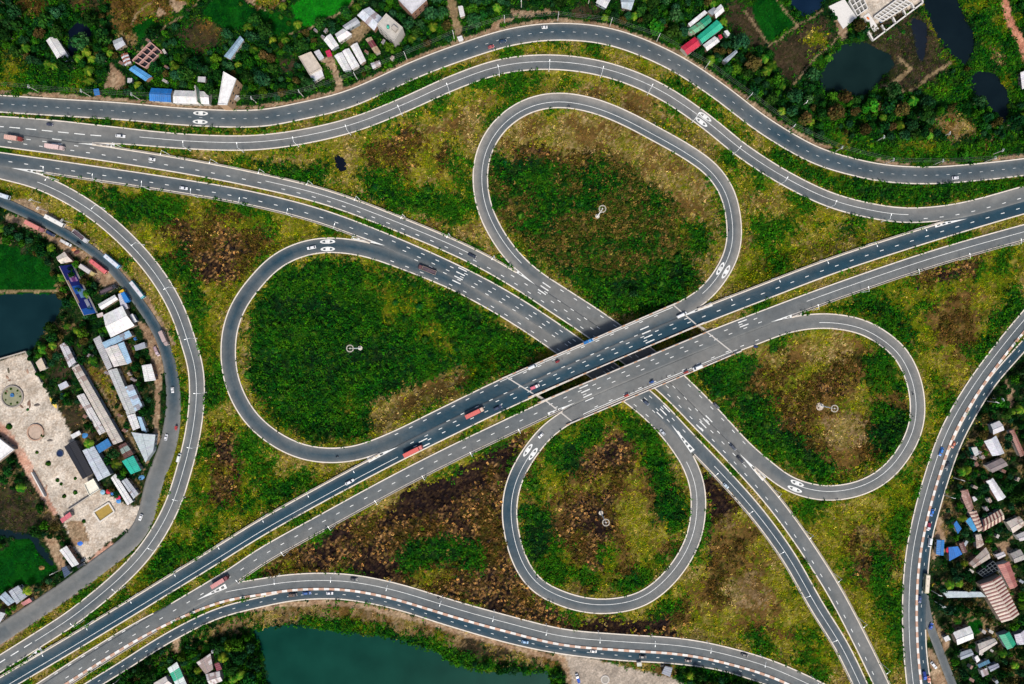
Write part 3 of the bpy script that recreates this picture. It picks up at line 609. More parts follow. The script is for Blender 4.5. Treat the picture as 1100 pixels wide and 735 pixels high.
# outside, north-west
zone('brown', [(10, -5), (55, -5), (52, 12), (38, 22), (30, 20)]); zone('fieldbr', [(60, -5), (100, -5), (110, 8), (85, 14)])
zone('brown', [(112, -8), (212, -8), (192, 17), (152, 22), (142, 34), (118, 32), (120, 12)], False); zone('dirt', [(180, 0), (205, -5), (200, 12), (185, 16)]); zone('dirt', [(161, 18), (169, 12), (177, 20), (170, 27)]); zone('dirt', [(119, 68.5), (132, 80), (134.4, 97), (111, 97)], False); zone('drysoil', [(118, 40), (146, 36), (148, 50), (130, 60)])
zone('fieldd', [(142, 30), (161, 19), (170, 27), (149, 45)], False); zone('fieldbr', [(186, 34), (217, 16), (245, 33), (238, 47), (215, 62), (196, 52)]); zone('fieldd', [(217, 14), (233, -5), (258, -5), (275, 13), (258, 32), (245, 33)], False); zone('dirt', [(258, -5), (320, -5), (312, 6), (280, 13), (272, 10)]); zone('brown', [(270, -5), (322, -5), (300, 8), (276, 12)]); zone('fieldd', [(275, 14), (305, 14), (320, 28), (312, 42), (280, 40)])
zone('fieldb', [(310, 8), (330, -5), (378, -5), (377, 5.5), (352, 18), (327, 31), (319, 22)], False); band('path', [(379, -2), (377, 7), (328, 33), (312, 36)], 2.6); band('path', [(215, -2), (200, 16), (178, 28), (165, 42), (148, 56)], 2.5); band('bush', [(212, -2), (196, 13), (176, 24)], 5); band('path', [(169, -2), (146, 14), (142, 28)], 2); band('path', [(108, 28), (121, 44)], 2)
zone('dirt', [(345, 62), (358, 60), (368, 85), (369, 100), (361, 101), (358, 80)], False); zone('path', [(372, 42), (398, 22), (405, 34), (395, 44), (380, 52)]); zone('mud', [(300, 62), (318, 60), (315, 78), (300, 78)])
zone('dirt', [(482, 48), (520, 32), (555, 22), (556, 28), (520, 42), (486, 56)]); zone('path', [(478, -5), (488, -5), (498, 40), (490, 46)], False); zone('dirt', [(555, 10), (600, 8), (575, 22), (556, 20)]); zone('mud', [(610, 2), (640, 2), (640, 25), (612, 20)])
band('dirt', [(0, 98.5), (64, 103.5), (129, 107.5), (207, 115), (280, 115), (322, 108), (373, 96), (451, 61), (503, 42), (550, 27.5), (599, 22), (656, 27.5), (725, 55), (778, 88), (826, 124), (876, 154), (951, 174.5), (1000, 177), (1100, 168)], 4.5)
# north-east
zone('fieldd', [(801, 10), (820, -5), (836, -5), (854, 26), (825, 46), (812, 30)], False); zone('mud', [(775, 10), (800, -5), (808, 12), (822, 40), (830, 52), (815, 52), (790, 40)]); zone('mud', [(826, 52), (885, 15), (900, 39), (872, 65), (851, 90), (835, 78)], False); zone('vgreen', [(860, 38), (880, 28), (885, 45), (865, 55)]); band('path', [(884, 12), (854, 30), (826, 50)], 2.6); band('path', [(801, 12), (815, 32), (827, 50)], 2.4); band('path', [(908, 36), (872, 66), (848, 98)], 2.4); band('path', [(833, -3), (856, 28)], 2)
zone('marsh', [(925, 45), (980, 20), (1000, 15), (1020, 60), (1000, 85), (975, 105), (940, 95), (960, 70)]); zone('bush', [(993, 5), (1000, 20), (1030, 65), (1000, 90), (980, 110), (1060, 100), (1100, 120), (1100, 20), (1030, 0), (1048, 40), (1045, 62), (1035, 72), (1022, 66), (1008, 45), (998, 20), (990, 5)]); band('path', [(965, 62), (978, 74), (962, 88), (948, 92)], 5); band('path', [(962, 88), (972, 100)], 4); band('path', [(1022, 66), (978, 98)], 3.5); band('vgreen', [(992, 8), (1003, 32), (1022, 62)], 4)
zone('drysoil', [(1060, 28), (1068, 25), (1082, 65), (1075, 72), (1066, 55)]); band('redpath', [(1072, -20), (1085, 22), (1103, 60), (1125, 90)], 9); zone('bush', [(1030, -5), (1070, -5), (1080, 40), (1060, 60), (1045, 30)])
zone('drysoil', [(1010, 122), (1030, 115), (1050, 128), (1050, 142), (1030, 146), (1010, 138)]); zone('drysoil', [(1052, 148), (1068, 146), (1070, 160), (1054, 162)]); zone('dirt', [(888, 8), (896, 6), (912, 36), (903, 42), (892, 25)]); zone('yard', [(920, 4), (950, -10), (985, -10), (992, 4), (938, 44), (926, 22)], False); zone('bush', [(880, 140), (960, 158), (1100, 150), (1100, 168), (1000, 178), (900, 165)]); zone('marsh', [(935, 30), (988, 4), (990, 8), (937, 42)], False)
zone('bush', [(0, 60), (60, 75), (105, 85), (100, 95), (0, 95)])
# west village
zone('fieldd', [(-60, 255), (20, 262), (48, 278), (64, 300), (64, 317), (-60, 317)]); band('path', [(-20, 313), (64, 313)], 3); zone('yard', [(-30, 398), (0, 387), (30, 378.5), (45.5, 411), (52, 422), (78, 468), (88, 486), (100, 512), (110, 530), (143, 543), (160, 545), (152, 560), (118, 582), (92, 604), (80, 590), (74, 576), (62, 552), (40, 510), (22, 480), (-30, 430)], False)
zone('brick', [(-5, 446), (22, 478), (42, 512), (62, 552), (58, 554), (36, 522), (16, 486), (-5, 460)], False); zone('brick', [(92, 604), (120, 582), (125, 588), (96, 612)], False); zone('dirt', [(70, 560), (90, 560), (96, 580), (78, 588)], False)
zone('dirt', [(96, 272), (112, 283), (130, 306), (118, 314), (104, 302), (94, 290)], False); zone('dirt', [(146, 342), (160, 352), (172, 372), (175, 400), (170, 440), (172, 470), (158, 500), (150, 520), (165, 470), (166, 400), (156, 365)], False); zone('dirt', [(0, 216), (30, 214), (60, 232), (90, 252), (80, 252), (50, 238), (20, 225)], False); zone('dirt', [(5, 228), (40, 240), (66, 258), (96, 275), (88, 280), (60, 262), (30, 246), (5, 236)], False); zone('dirt', [(100, 262), (130, 285), (160, 320), (190, 370), (185, 372), (150, 318), (125, 290)], False)
zone('mud', [(50, 395), (75, 390), (80, 410), (60, 410)]); zone('mud', [(64, 440), (90, 436), (100, 462), (78, 465)]); zone('brown', [(85, 395), (108, 400), (122, 430), (110, 440)]); band('path', [(86, 393), (104, 412), (122, 440), (140, 470), (158, 500)], 2.2)
zone('fieldd', [(8, 590), (20, 578), (40, 582), (50, 600), (60, 612), (40, 625), (10, 630), (-20, 640), (-20, 600)]); zone('marsh', [(-20, 525), (30, 530), (45, 560), (38, 578), (-20, 580)]); zone('dirt', [(46, 575), (62, 578), (72, 610), (62, 612)], False); band('dirt', [(182, 485), (176, 505), (166, 527), (140, 580), (95, 628), (45, 662), (-10, 700)], 3)
band('dirt', [(-10, 692), (45, 655), (92, 616), (130, 580)], 2)
# south shore
zone('drysoil', [(130, 732), (180, 700), (215, 680), (255, 662), (290, 655), (345, 648), (420, 658), (470, 675), (545, 697), (600, 710), (606, 718), (540, 712), (470, 690), (430, 682), (400, 672), (330, 668), (280, 672), (262, 676), (200, 690), (190, 700)], False); zone('mud', [(500, 686), (545, 700), (560, 708), (530, 706), (500, 697)]); band('dirt', [(255, 657), (300, 650), (347, 647), (400, 653), (450, 666), (500, 681), (560, 698), (604, 708)], 6); band('path', [(308, 648), (313, 670)], 1.8); band('path', [(423, 656), (427, 676)], 1.8)
zone('bush', [(318, 665), (350, 660), (415, 672), (425, 682), (380, 682), (330, 676)]); zone('bush', [(440, 680), (470, 690), (520, 715), (535, 725), (500, 718), (460, 698)]); zone('dirt', [(185, 690), (192, 684), (196, 700), (191, 702)], False)
zone('paved', [(600, 702), (638, 709), (676, 717), (724, 729), (760, 745), (780, 765), (612, 765), (613, 735), (610, 716)], False); zone('dirt', [(596, 702), (606, 704), (613, 720), (614, 765), (609, 765), (609, 725)], False); zone('tan', [(638, 706), (700, 710), (726, 714), (724, 729), (676, 716)], False)
zone('dirt', [(997, 696), (1003, 697), (1018, 735), (1030, 765), (1005, 765)], False); zone('dirt', [(1000, 655), (1008, 672), (1022, 690), (1015, 702), (1006, 680)], False); zone('dirt', [(1002, 560), (1012, 560), (1008, 600), (1004, 600)]); zone('dirt', [(1078, 412), (1090, 418), (1086, 432), (1080, 430)]); zone('fieldd', [(1040, 668), (1056, 664), (1060, 676), (1048, 682)]); zone('village', [(1015, 640), (1050, 645), (1062, 660), (1030, 672), (1014, 665)]); band('path', [(1034, 671), (1067, 656)], 1.6); band('path', [(1048, 683), (1075, 671)], 1.6); zone('dirt', [(1066, 580), (1082, 575), (1086, 592), (1070, 592)])
# ponds
PONDS = [
 ('lake', [(272, 678), (290, 674), (314, 671.7), (345, 676), (373, 680), (412, 685), (435, 690), (466, 699), (486, 713), (518, 722), (552, 724), (587, 722), (592, 740), (560, 790), (300, 800), (290, 735), (283, 702)], (2, 64, 54), 'wide dark teal lake below the southern service road'),
 ('pond', [(-60, 322), (0, 317), (64, 317), (68, 327), (57, 345), (44, 361), (30, 377), (0, 386), (-60, 400)], (12, 44, 52), 'blue green pond between the dark field and the concrete yard'),
 ('pond', [(990, -40), (994, 2), (998, 18), (1014, 48), (1027, 63), (1037, 69), (1046, 57), (1047, 38), (1038, 23), (1029, 0), (1022, -40)], (9, 25, 36), 'long navy pond beside the walled plot'),
 ('pond', [(1039.7, 84), (1050, 77), (1061, 77), (1071, 81), (1081, 98), (1085, 116), (1078, 131), (1065, 121), (1055, 106), (1045, 96)], (9, 25, 36), 'small oval navy pond by the bamboo and trees'),
 ('pond', [(905, 49), (928, 44), (954, 57), (962, 70), (947, 83), (939, 96), (921, 104), (905, 99), (885, 96), (880, 83), (890, 64)], (16, 38, 40), 'murky teal pond below the walled plot'),
 ('pond', [(848, 5), (846, -30), (890, -30), (882, 8), (869, 17), (859, 15)], (12, 36, 62), 'blue pond corner at the top edge'),
 ('pond', [(82, 25), (98, 29.5), (103, 39), (93, 46), (85, 54), (76, 61), (74, 47), (75, 33)], (6, 18, 40), 'black pond hidden among trees beside the white house'),
 ('pond', [(980, 18), (994, 24), (997, 44), (990, 68), (985, 52), (982, 34)], (26, 34, 48), 'narrow muddy pool in the marsh'),
 ('pond', [(361, 168), (366, 167), (371, 174), (372, 182), (366, 184), (361, 176)], (8, 14, 34), 'tiny dark pool in the grass beside the expressway'),
 ('ditch', [(-30, 566), (10, 572), (36, 575), (48, 590), (58, 606), (55, 608), (43, 594), (34, 579), (8, 577), (-30, 571)], (12, 34, 44), 'thin dark ditch round the western field'),
]
PMASK = np.zeros((GH, GW))
for nm, pl, c, lab in PONDS:
    m = inpoly(sx, sy, pl); PMASK[m] = 1; CLS[m] = CI['bed']
def blur(a, n=3):
    for _ in range(n):
        a = (a + np.roll(a, 1, 0) + np.roll(a, -1, 0) + np.roll(a, 1, 1) + np.roll(a, -1, 1)) / 5
    return a
PSOFT = blur(PMASK, 5)
MIX = {'verge': ('tan', 'bush'), 'scrub': ('bush', 'thicket'), 'burnt': ('brownscrub', 'charred'), 'brown': ('verge', 'brownscrub'), 'bush': ('vgreen', 'scrub'), 'tan': ('brown', 'verge'), 'scrubt': ('scrubt', 'scrub'), 'vgreen': ('verge', 'bush'), 'thicket': ('bush', 'scrub'), 'village': ('drysoil', 'thicket'), 'drysoil': ('brown', 'tan'), 'brownscrub': ('verge', 'burnt'), 'fieldbr': ('brown', 'mud')}
nA = fbm(gx, gy, 22, 301, 4) + (fbm(gx, gy, 5, 305, 2) - .5) * .35; C0 = CLS.copy()
hi, lw = np.quantile(nA, .73), np.quantile(nA, .24)
for k, (u_, l_) in MIX.items():
    m = C0 == CI[k]; h2 = hi + (.05 if k in ('thicket', 'village', 'verge') else 0); CLS[m & (nA > h2)] = CI[u_]; CLS[m & (nA < lw)] = CI[l_]
BASECLS = C0
# masks that keep planting away
RMASK = np.zeros((GH, GW), bool); BMASK = np.zeros((GH, GW), bool)
for x, y, w, zr in zip(ALLXY[:, 0], ALLXY[:, 1], ALLW, ALLZ):
    x, y = 550 + (x - 550) * (1 - zr / H), 367.5 + (y - 367.5) * (1 - zr / H); h = w / 2 + .6; i0, i1 = max(0, int(x - h - X0)), min(GW, int(x + h - X0) + 2); j0, j1 = max(0, int(y - h - Y0)), min(GH, int(y + h - Y0) + 2)
    if i1 > i0 and j1 > j0: RMASK[j0:j1, i0:i1] |= np.hypot(gx[j0:j1, i0:i1] - x, gy[j0:j1, i0:i1] - y) < h
HARD = np.isin(CLS, [CI[k] for k in ('yard', 'paved', 'brick', 'redpath', 'dirt', 'path', 'bed')])

# ------------------------------------------------------------------ the ground sheet
st = 1.1
ax = np.concatenate([[-4000, -2500, -1500, -900, -650, -520, -450, -410], np.arange(-380, 380.1, st), [410, 450, 520, 650, 900, 1500, 2500, 4000]])
ay = np.concatenate([[-4000, -2500, -1500, -900, -600, -430, -350, -310], np.arange(-280, 280.1, st), [310, 350, 430, 600, 900, 1500, 2500, 4000]])
VX, VY = np.meshgrid(ax, ay)
fx0, fy0 = 8, 8; nfx, nfy = len(ax) - 16, len(ay) - 16
Z = np.zeros(VX.shape); px = 550 + VX / S; py = 367.5 - VY / S
Z += (fbm(px, py, 40, 50) - .5) * .7
EMB = np.full(VX.shape, -9.0); CAP = np.full(VX.shape, 99.0)
for r in RD.values():
    for k in range(r.N):
        if r.bridge[k]: continue
        X, Y, z = P(r.xy[k, 0], r.xy[k, 1], r.z[k]); hw = r.w[k] / 2 * S; R = hw + 3 + 2 * max(0, z)
        i0 = np.searchsorted(ax, X - R); i1 = np.searchsorted(ax, X + R); j0 = np.searchsorted(ay, Y - R); j1 = np.searchsorted(ay, Y + R)
        if i1 <= i0 or j1 <= j0: continue
        d = np.hypot(VX[j0:j1, i0:i1] - X, VY[j0:j1, i0:i1] - Y)
        EMB[j0:j1, i0:i1] = np.maximum(EMB[j0:j1, i0:i1], z - .25 - np.maximum(0, d - hw - 1) / 2)
        c = np.where(d < hw + .8, z - .25, z - .25 + (d - hw - .8) * .8)
        CAP[j0:j1, i0:i1] = np.minimum(CAP[j0:j1, i0:i1], np.where(d < hw + 3, c, 99))
Z = np.minimum(np.maximum(Z, EMB), CAP)
def sample(grid, x, y):
    i = np.clip((np.asarray(x) - X0).astype(int), 0, GW - 1); j = np.clip((np.asarray(y) - Y0).astype(int), 0, GH - 1)
    return grid[j, i]
# open ground under the two bridge spans: vertical abutments hold the banks back
k7 = 1 - 7.4 / H; bq = [(550 + (x - 550) * k7, 367.5 + (y - 367.5) * k7) for x, y in [(546, 402), (721, 328), (787, 382), (615, 452)]]
und = np.ones(px.shape, bool)
for (xa, ya), (xb, yb) in zip(bq, bq[1:] + bq[:1]): und &= ((xb - xa) * (py - ya) - (yb - ya) * (px - xa)) > 0
Z = np.where(und, np.minimum(Z, .9), Z)
ps = sample(PSOFT, px, py); inside = (px > X0) & (px < X0 + GW) & (py > Y0) & (py < Y0 + GH); ps = ps * inside
Z = Z * (1 - ps) - 1.5 * ps
def cover_colour(ci, x, y, jitter=.0):
    n = (fbm(x, y, 11, 70, 5) - .5) * 3.0 + .5 + RNG.normal(0, 1, np.shape(x)) * jitter
    sp = np.isin(ci, [CI['burnt'], CI['scrubt'], CI['charred']]); n = np.where(sp, n + RNG.normal(0, 1, np.shape(x)) * jitter * 1.5, n)
    n = np.abs(n) % 2; n = np.where(n > 1, 2 - n, n)
    out = np.zeros(np.shape(x) + (3,))
    for k in range(len(CL)):
        m = ci == k
        if not m.any(): continue
        p = PALN[k]; t = n[m] * (len(p) - 1); a = np.clip(t.astype(int), 0, len(p) - 2); f = (t - a)[:, None]
        out[m] = p[a] * (1 - f) + p[a + 1] * f
    return out
def lookup(x, y, jit):
    a = sample(CLS, x, y); b_ = sample(CLS, x + RNG.normal(0, jit, np.shape(x)), y + RNG.normal(0, jit, np.shape(x)))
    hard = [CI[k] for k in ('yard', 'paved', 'brick', 'redpath', 'dirt', 'path', 'bed', 'fieldb', 'fieldd')]
    return np.where(np.isin(a, hard) | np.isin(b_, hard), a, b_)
kz = 1 / (1 - Z / H)
ci = lookup(550 + (px - 550) * kz, 367.5 + (py - 367.5) * kz, 2.2); ci = np.where(inside, ci, CI['village'])
gc = cover_colour(ci, px, py, .22)
gc[~inside] = np.array(C(34, 52, 26))
gc *= (.85 + .15 * (np.isin(ci, [CI[k] for k in ('yard', 'paved', 'brick', 'dirt', 'redpath', 'path', 'fieldb', 'fieldd')])))[..., None]
ny, nx = VX.shape; idx = np.arange(ny * nx).reshape(ny, nx)
F = np.stack([idx[:-1, :-1], idx[:-1, 1:], idx[1:, 1:], idx[1:, :-1]], -1).reshape(-1, 4)
me = quads_mesh('ground', np.stack([VX, VY, Z], -1).reshape(-1, 3), F, gc.reshape(-1, 3), M_GROUND)
me.polygons.foreach_set('use_smooth', np.ones(len(me.polygons), bool))
tag(link('ground', me), 'grassy earth of the whole interchange and the land around it', 'ground', None, 'structure')
def gz(x, y):
    """ground height at plan point (photo pixels)"""
    X = (np.asarray(x, float) - 550) * S; Y = (367.5 - np.asarray(y, float)) * S
    i = np.clip(((X - ax[fx0]) / st), 0, nfx - 2); j = np.clip(((Y - ay[fy0]) / st), 0, nfy - 2)
    a = i.astype(int); b = j.astype(int); f = i - a; g = j - b; a = a + fx0; b = b + fy0
    return (Z[b, a] * (1 - f) + Z[b, a + 1] * f) * (1 - g) + (Z[b + 1, a] * (1 - f) + Z[b + 1, a + 1] * f) * g
def water_mat(c):
    m = bpy.data.materials.new('pond_water'); nt, b = nodes_of(m)
    tc = nt.nodes.new('ShaderNodeTexCoord'); nz = nt.nodes.new('ShaderNodeTexNoise'); nz.inputs['Scale'].default_value = .06; nz.inputs['Detail'].default_value = 7
    nt.links.new(tc.outputs['Object'], nz.inputs['Vector'])
    cr = nt.nodes.new('ShaderNodeMix'); cr.data_type = 'RGBA'; a = C(*c)
    cr.inputs['A'].default_value = tuple(v * .6 for v in a) + (1,); cr.inputs['B'].default_value = tuple(v * 1.4 + k for v, k in zip(a, (.0022, .0028, .0014))) + (1,)
    nt.links.new(nz.outputs['Fac'], cr.inputs['Factor']); nt.links.new(cr.outputs['Result'], b.inputs['Base Color'])
    w = nt.nodes.new('ShaderNodeTexNoise'); w.inputs['Scale'].default_value = 1.5; w.inputs['Detail'].default_value = 3
    nt.links.new(tc.outputs['Object'], w.inputs['Vector'])
    bp = nt.nodes.new('ShaderNodeBump'); bp.inputs['Strength'].default_value = .12; bp.inputs['Distance'].default_value = .1
    nt.links.new(w.outputs['Fac'], bp.inputs['Height']); nt.links.new(bp.outputs['Normal'], b.inputs['Normal'])
    b.inputs['Roughness'].default_value = .22; b.inputs['Specular IOR Level'].default_value = .02
    return m
for nm, pl, c, lab in PONDS:
    p = np.array(pl); cen = p.mean(0); n = len(p); Q = []
    area = sum(p[i, 0] * p[(i + 1) % n, 1] - p[(i + 1) % n, 0] * p[i, 1] for i in range(n)); sg = 1 if area > 0 else -1
    for i in range(n):
        d1 = p[i] - p[i - 1]; d2 = p[(i + 1) % n] - p[i]; t = d1 / np.hypot(*d1) + d2 / np.hypot(*d2); t /= max(1e-6, np.hypot(*t))
        Q.append(p[i] + np.array((t[1], -t[0])) * sg * 4)
    mb = MB(); mb.add([P(x, y, -.4)[:2] + (-.4,) for x, y in Q], [tuple(range(n))])
    o = mb.build(nm, water_mat(c))
    bm = bmesh.new(); bm.from_mesh(o.data); bmesh.ops.triangulate(bm, faces=bm.faces); bm.to_mesh(o.data); bm.free()
    tag(o, lab, 'water', None, 'structure')
# ------------------------------------------------------------------ the overpass bridge
def deck_box(mb, quad, z0, z1):
    t = [P(x, y, z1) for x, y in quad]; b = [(p[0], p[1], z0) for p in t]
    mb.add(t + b, [(0, 1, 2, 3), (7, 6, 5, 4), (0, 4, 5, 1), (1, 5, 6, 2), (2, 6, 7, 3), (3, 7, 4, 0)])
for side, quad, lab in ((1, [(543, 404.5), (722.5, 327), (749.5, 350), (575, 424.5)], 'upper concrete bridge span carrying the dark blue carriageway over the expressway'), (2, [(585, 429.5), (759, 356.5), (789.5, 380.5), (616, 454)], 'lower concrete bridge span carrying the grey carriageway over the expressway')):
    c = np.mean(quad, 0); root = empty('overpass_bridge', P(c[0], c[1], 0), 0, lab, 'bridge', 'twin bridge spans')
    def local(o): o.location = -Vector(root.location); return o
    mb = MB(); deck_box(mb, quad, 5.9, 7.34); local(mb.build('deck', M_CONC, root))
    for a, b in ((0, 1), (3, 2)):
        A = np.array(quad[a], float); B = np.array(quad[b], float); d = (B - A) / np.hypot(*(B - A)); n = np.array((-d[1], d[0])) * (1 if a == 0 else -1)
        A = A - d * 8; B = B + d * 8; mb = MB()
        q = [tuple(A - n * .3), tuple(B - n * .3), tuple(B + n * 1.1), tuple(A + n * 1.1)]; deck_box(mb, q, 7.3, 8.35); local(mb.build('parapet', M_CONC, root))
        col = [C(216, 160, 116), C(240, 230, 220)]; mb = MB(); L = np.hypot(*(B - A)); k = 0; s = 0
        while s < L:
            e = min(L, s + 4); o = n * .2
            deck = MB(); deck_box(deck, [tuple(A + d * s + n * .0), tuple(A + d * e + n * .0), tuple(A + d * e + n * .8), tuple(A + d * s + n * .8)], 8.352, 8.42)
            mb.add(deck.v, deck.f, col[0] if k % 4 == 0 else col[1]); s = e; k += 1
        local(mb.build('painted_coping', M_PATCH, root))
    for a, b in ((0, 3), (1, 2)):      # expansion joints
        A = np.array(quad[a], float); B = np.array(quad[b], float); d = (B - A) / np.hypot(*(B - A)); n = np.array((-d[1], d[0]))
        A = A + d * 1.5; B = B - d * 1.5; mb = MB()
        mb.add([P(*(A - n * .65), 7.53), P(*(A + n * .65), 7.53), P(*(B + n * .65), 7.53), P(*(B - n * .65), 7.53)], [(0, 1, 2, 3)]); local(mb.build('expansion_joint', mat('pale_joint_concrete', C(214, 208, 200), .9), root))
    for f in (.33, .66):               # pier rows in the medians
        A = np.array(quad[0]) * (1 - f) + np.array(quad[1]) * f; B = np.array(quad[3]) * (1 - f) + np.array(quad[2]) * f
        for g in (.2, .5, .8):
            x, y = A * (1 - g) + B * g; X, Y, _ = P(x, y, 6); mb = MB(); mb.tube((X, Y, .3), (X, Y, 5.3), .65, .65, 12); local(mb.build('pier', M_CONC, root))
        mb = MB(); d = (B - A) / np.hypot(*(B - A)); n = np.array((-d[1], d[0])); q = [tuple(A + d * 3 - n * 1.3), tuple(A + d * 3 + n * 1.3), tuple(B - d * 3 + n * 1.3), tuple(B - d * 3 - n * 1.3)]
        deck_box(mb, q, 5.25, 5.9); local(mb.build('pier_cap', M_CONC, root))
    for a, b, s_ in ((0, 3, 1), (1, 2, -1)):
        if side == 1: quad_b = [(585, 429.5), (759, 356.5)]
        A = np.array(quad[a], float); B = np.array(quad[b], float); e = np.array((.91, -.42)) * s_ * 3
        if side == 1: B = np.array(quad_b[0 if a == 0 else 1], float)
        A = A + e * .4; B = B + e * .4
        mb = MB(); deck_box(mb, [tuple(A), tuple(B), tuple(B - e), tuple(A - e)], .5, 7.2); local(mb.build('abutment', M_CONC, root))
bm_pts = [((575, 426), (587, 420), (577, 438), (566, 431)), ((748, 352), (763, 345), (770, 353), (757, 357))]

# ------------------------------------------------------------------ plants that nobody could count
def leaves(n_cl, per, rad, h, size, xs, ys, cls, jit=.5, tilt=.9):
    """clumps of leaf-sized faces; returns vertices, faces, colours"""
    n = len(xs); k = per
    z0 = gz(xs, ys)
    X = (xs - 550) * S; Y = (367.5 - ys) * S
    ang = RNG.random((n, k)) * 2 * np.pi; rr = np.sqrt(RNG.random((n, k))) * rad[:, None]
    cx = X[:, None] + rr * np.cos(ang); cy = Y[:, None] + rr * np.sin(ang)
    cz = z0[:, None] + (.15 + .85 * RNG.random((n, k)) * (1 - .6 * (rr / rad[:, None]) ** 2)) * h[:, None]
    a = RNG.random((n, k)) * 2 * np.pi; ti = (RNG.random((n, k)) - .3) * tilt
    sz = size[:, None] * (.6 + .8 * RNG.random((n, k)))
    ux, uy, uz = np.cos(a) * np.cos(ti), np.sin(a) * np.cos(ti), np.sin(ti)
    t2 = (RNG.random((n, k)) - .5) * tilt
    vx, vy, vz = -np.sin(a) * np.cos(t2), np.cos(a) * np.cos(t2), np.sin(t2)
    c = np.stack([cx, cy, cz], -1); u = np.stack([ux, uy, uz], -1) * sz[..., None] * .5; v = np.stack([vx, vy, vz], -1) * sz[..., None] * .34
    V = np.stack([c - u, c - v * .9 + u * .1, c + u, c + v * .9 - u * .1], 2).reshape(-1, 3)
    F = np.arange(n * k * 4).reshape(-1, 4)
    base = cover_colour(cls, xs, ys, jit) * np.exp(RNG.normal(0, .27, (n, 1))) * 1.25
    g_ = base.mean(1, keepdims=True); base = np.clip(g_ + (base - g_) * 1.15, .002, .7)
    col = base[:, None, :] * (.8 + .4 * RNG.random((n, k, 1))) * (1 + .08 * RNG.normal(size=(n, k, 3)))
    col = np.clip(col, .002, .7).repeat(4, 1).reshape(-1, 3)
    return V, F, col
SPEC = {  # class: share of candidates kept, clump radius, height, leaf size (metres)
 'verge': (.85, 1.2, .4, .95), 'vgreen': (.85, 1.2, .4, .9), 'tan': (.8, 1.2, .35, .95), 'scrubt': (1, 1.25, 1.6, 1.0), 'scrub': (1, 1.4, 2.6, 1.1), 'bush': (1, 1.3, 2.0, 1.0), 'brownscrub': (1, 1.3, 1.3, 1.0), 'burnt': (.7, .8, 1.0, 1.15), 'charred': (.45, .7, .6, .7), 'brown': (.5, .9, .2, .6), 'thicket': (.8, 1.2, 1.0, 1.0), 'village': (.5, 1.0, .6, .8), 'fieldb': (.6, .8, .25, .6), 'fieldd': (.6, .9, .35, .7), 'fieldbr': (.35, .8, .2, .6), 'mud': (.3, .9, .3, .7), 'marsh': (.7, 1, .5, .8), 'drysoil': (.4, .9, .25, .7), 'dirt': (.05, .6, .3, .5), 'path': (.04, .5, .2, .5)}
NC = 190000
xs = RNG.uniform(-60, 1160, NC); ys = RNG.uniform(-60, 795, NC)
zz = gz(xs, ys); kz = 1 / (1 - zz / H); cl = lookup(550 + (xs - 550) * kz, 367.5 + (ys - 367.5) * kz, 5.0); bad = sample(RMASK, xs, ys)
keep = np.array([SPEC.get(k, (0,))[0] for k in CL])[cl] > RNG.random(NC)
ok = keep & ~bad
xs, ys, cl = xs[ok], ys[ok], cl[ok]
PLANTED = [('grass', ('verge', 'vgreen', 'tan', 'brown', 'fieldb', 'fieldd', 'fieldbr', 'dirt', 'path', 'drysoil'), 'patchy green and straw coloured grass on the verges and fields', 5),
 ('undergrowth', ('scrub', 'scrubt', 'bush', 'thicket', 'village', 'marsh', 'mud'), 'dense dark green undergrowth filling the loops and village gardens', 7),
 ('scorched_scrub', ('brownscrub', 'burnt', 'charred'), 'brown and blackened dry scrub between the roads', 6)]
def plant(build_mask):
    for nm, cs, lab, per in PLANTED:
        m = np.isin(cl, [CI[c] for c in cs]) & ~sample(build_mask, xs, ys)
        sp = np.array([SPEC.get(k, (0, 1, 1, 1)) for k in CL])
        hv = sp[cl[m], 2] * (.35 + 1.5 * np.clip((fbm(xs[m], ys[m], 9, 400, 3) - .25) * 2, 0, 1))
        V, F, col = leaves(0, per, sp[cl[m], 1], hv, sp[cl[m], 3], xs[m], ys[m], cl[m], .5)
        tag(link(nm, quads_mesh(nm, V, F, col, M_LEAF)), lab, 'plants', None, 'stuff')

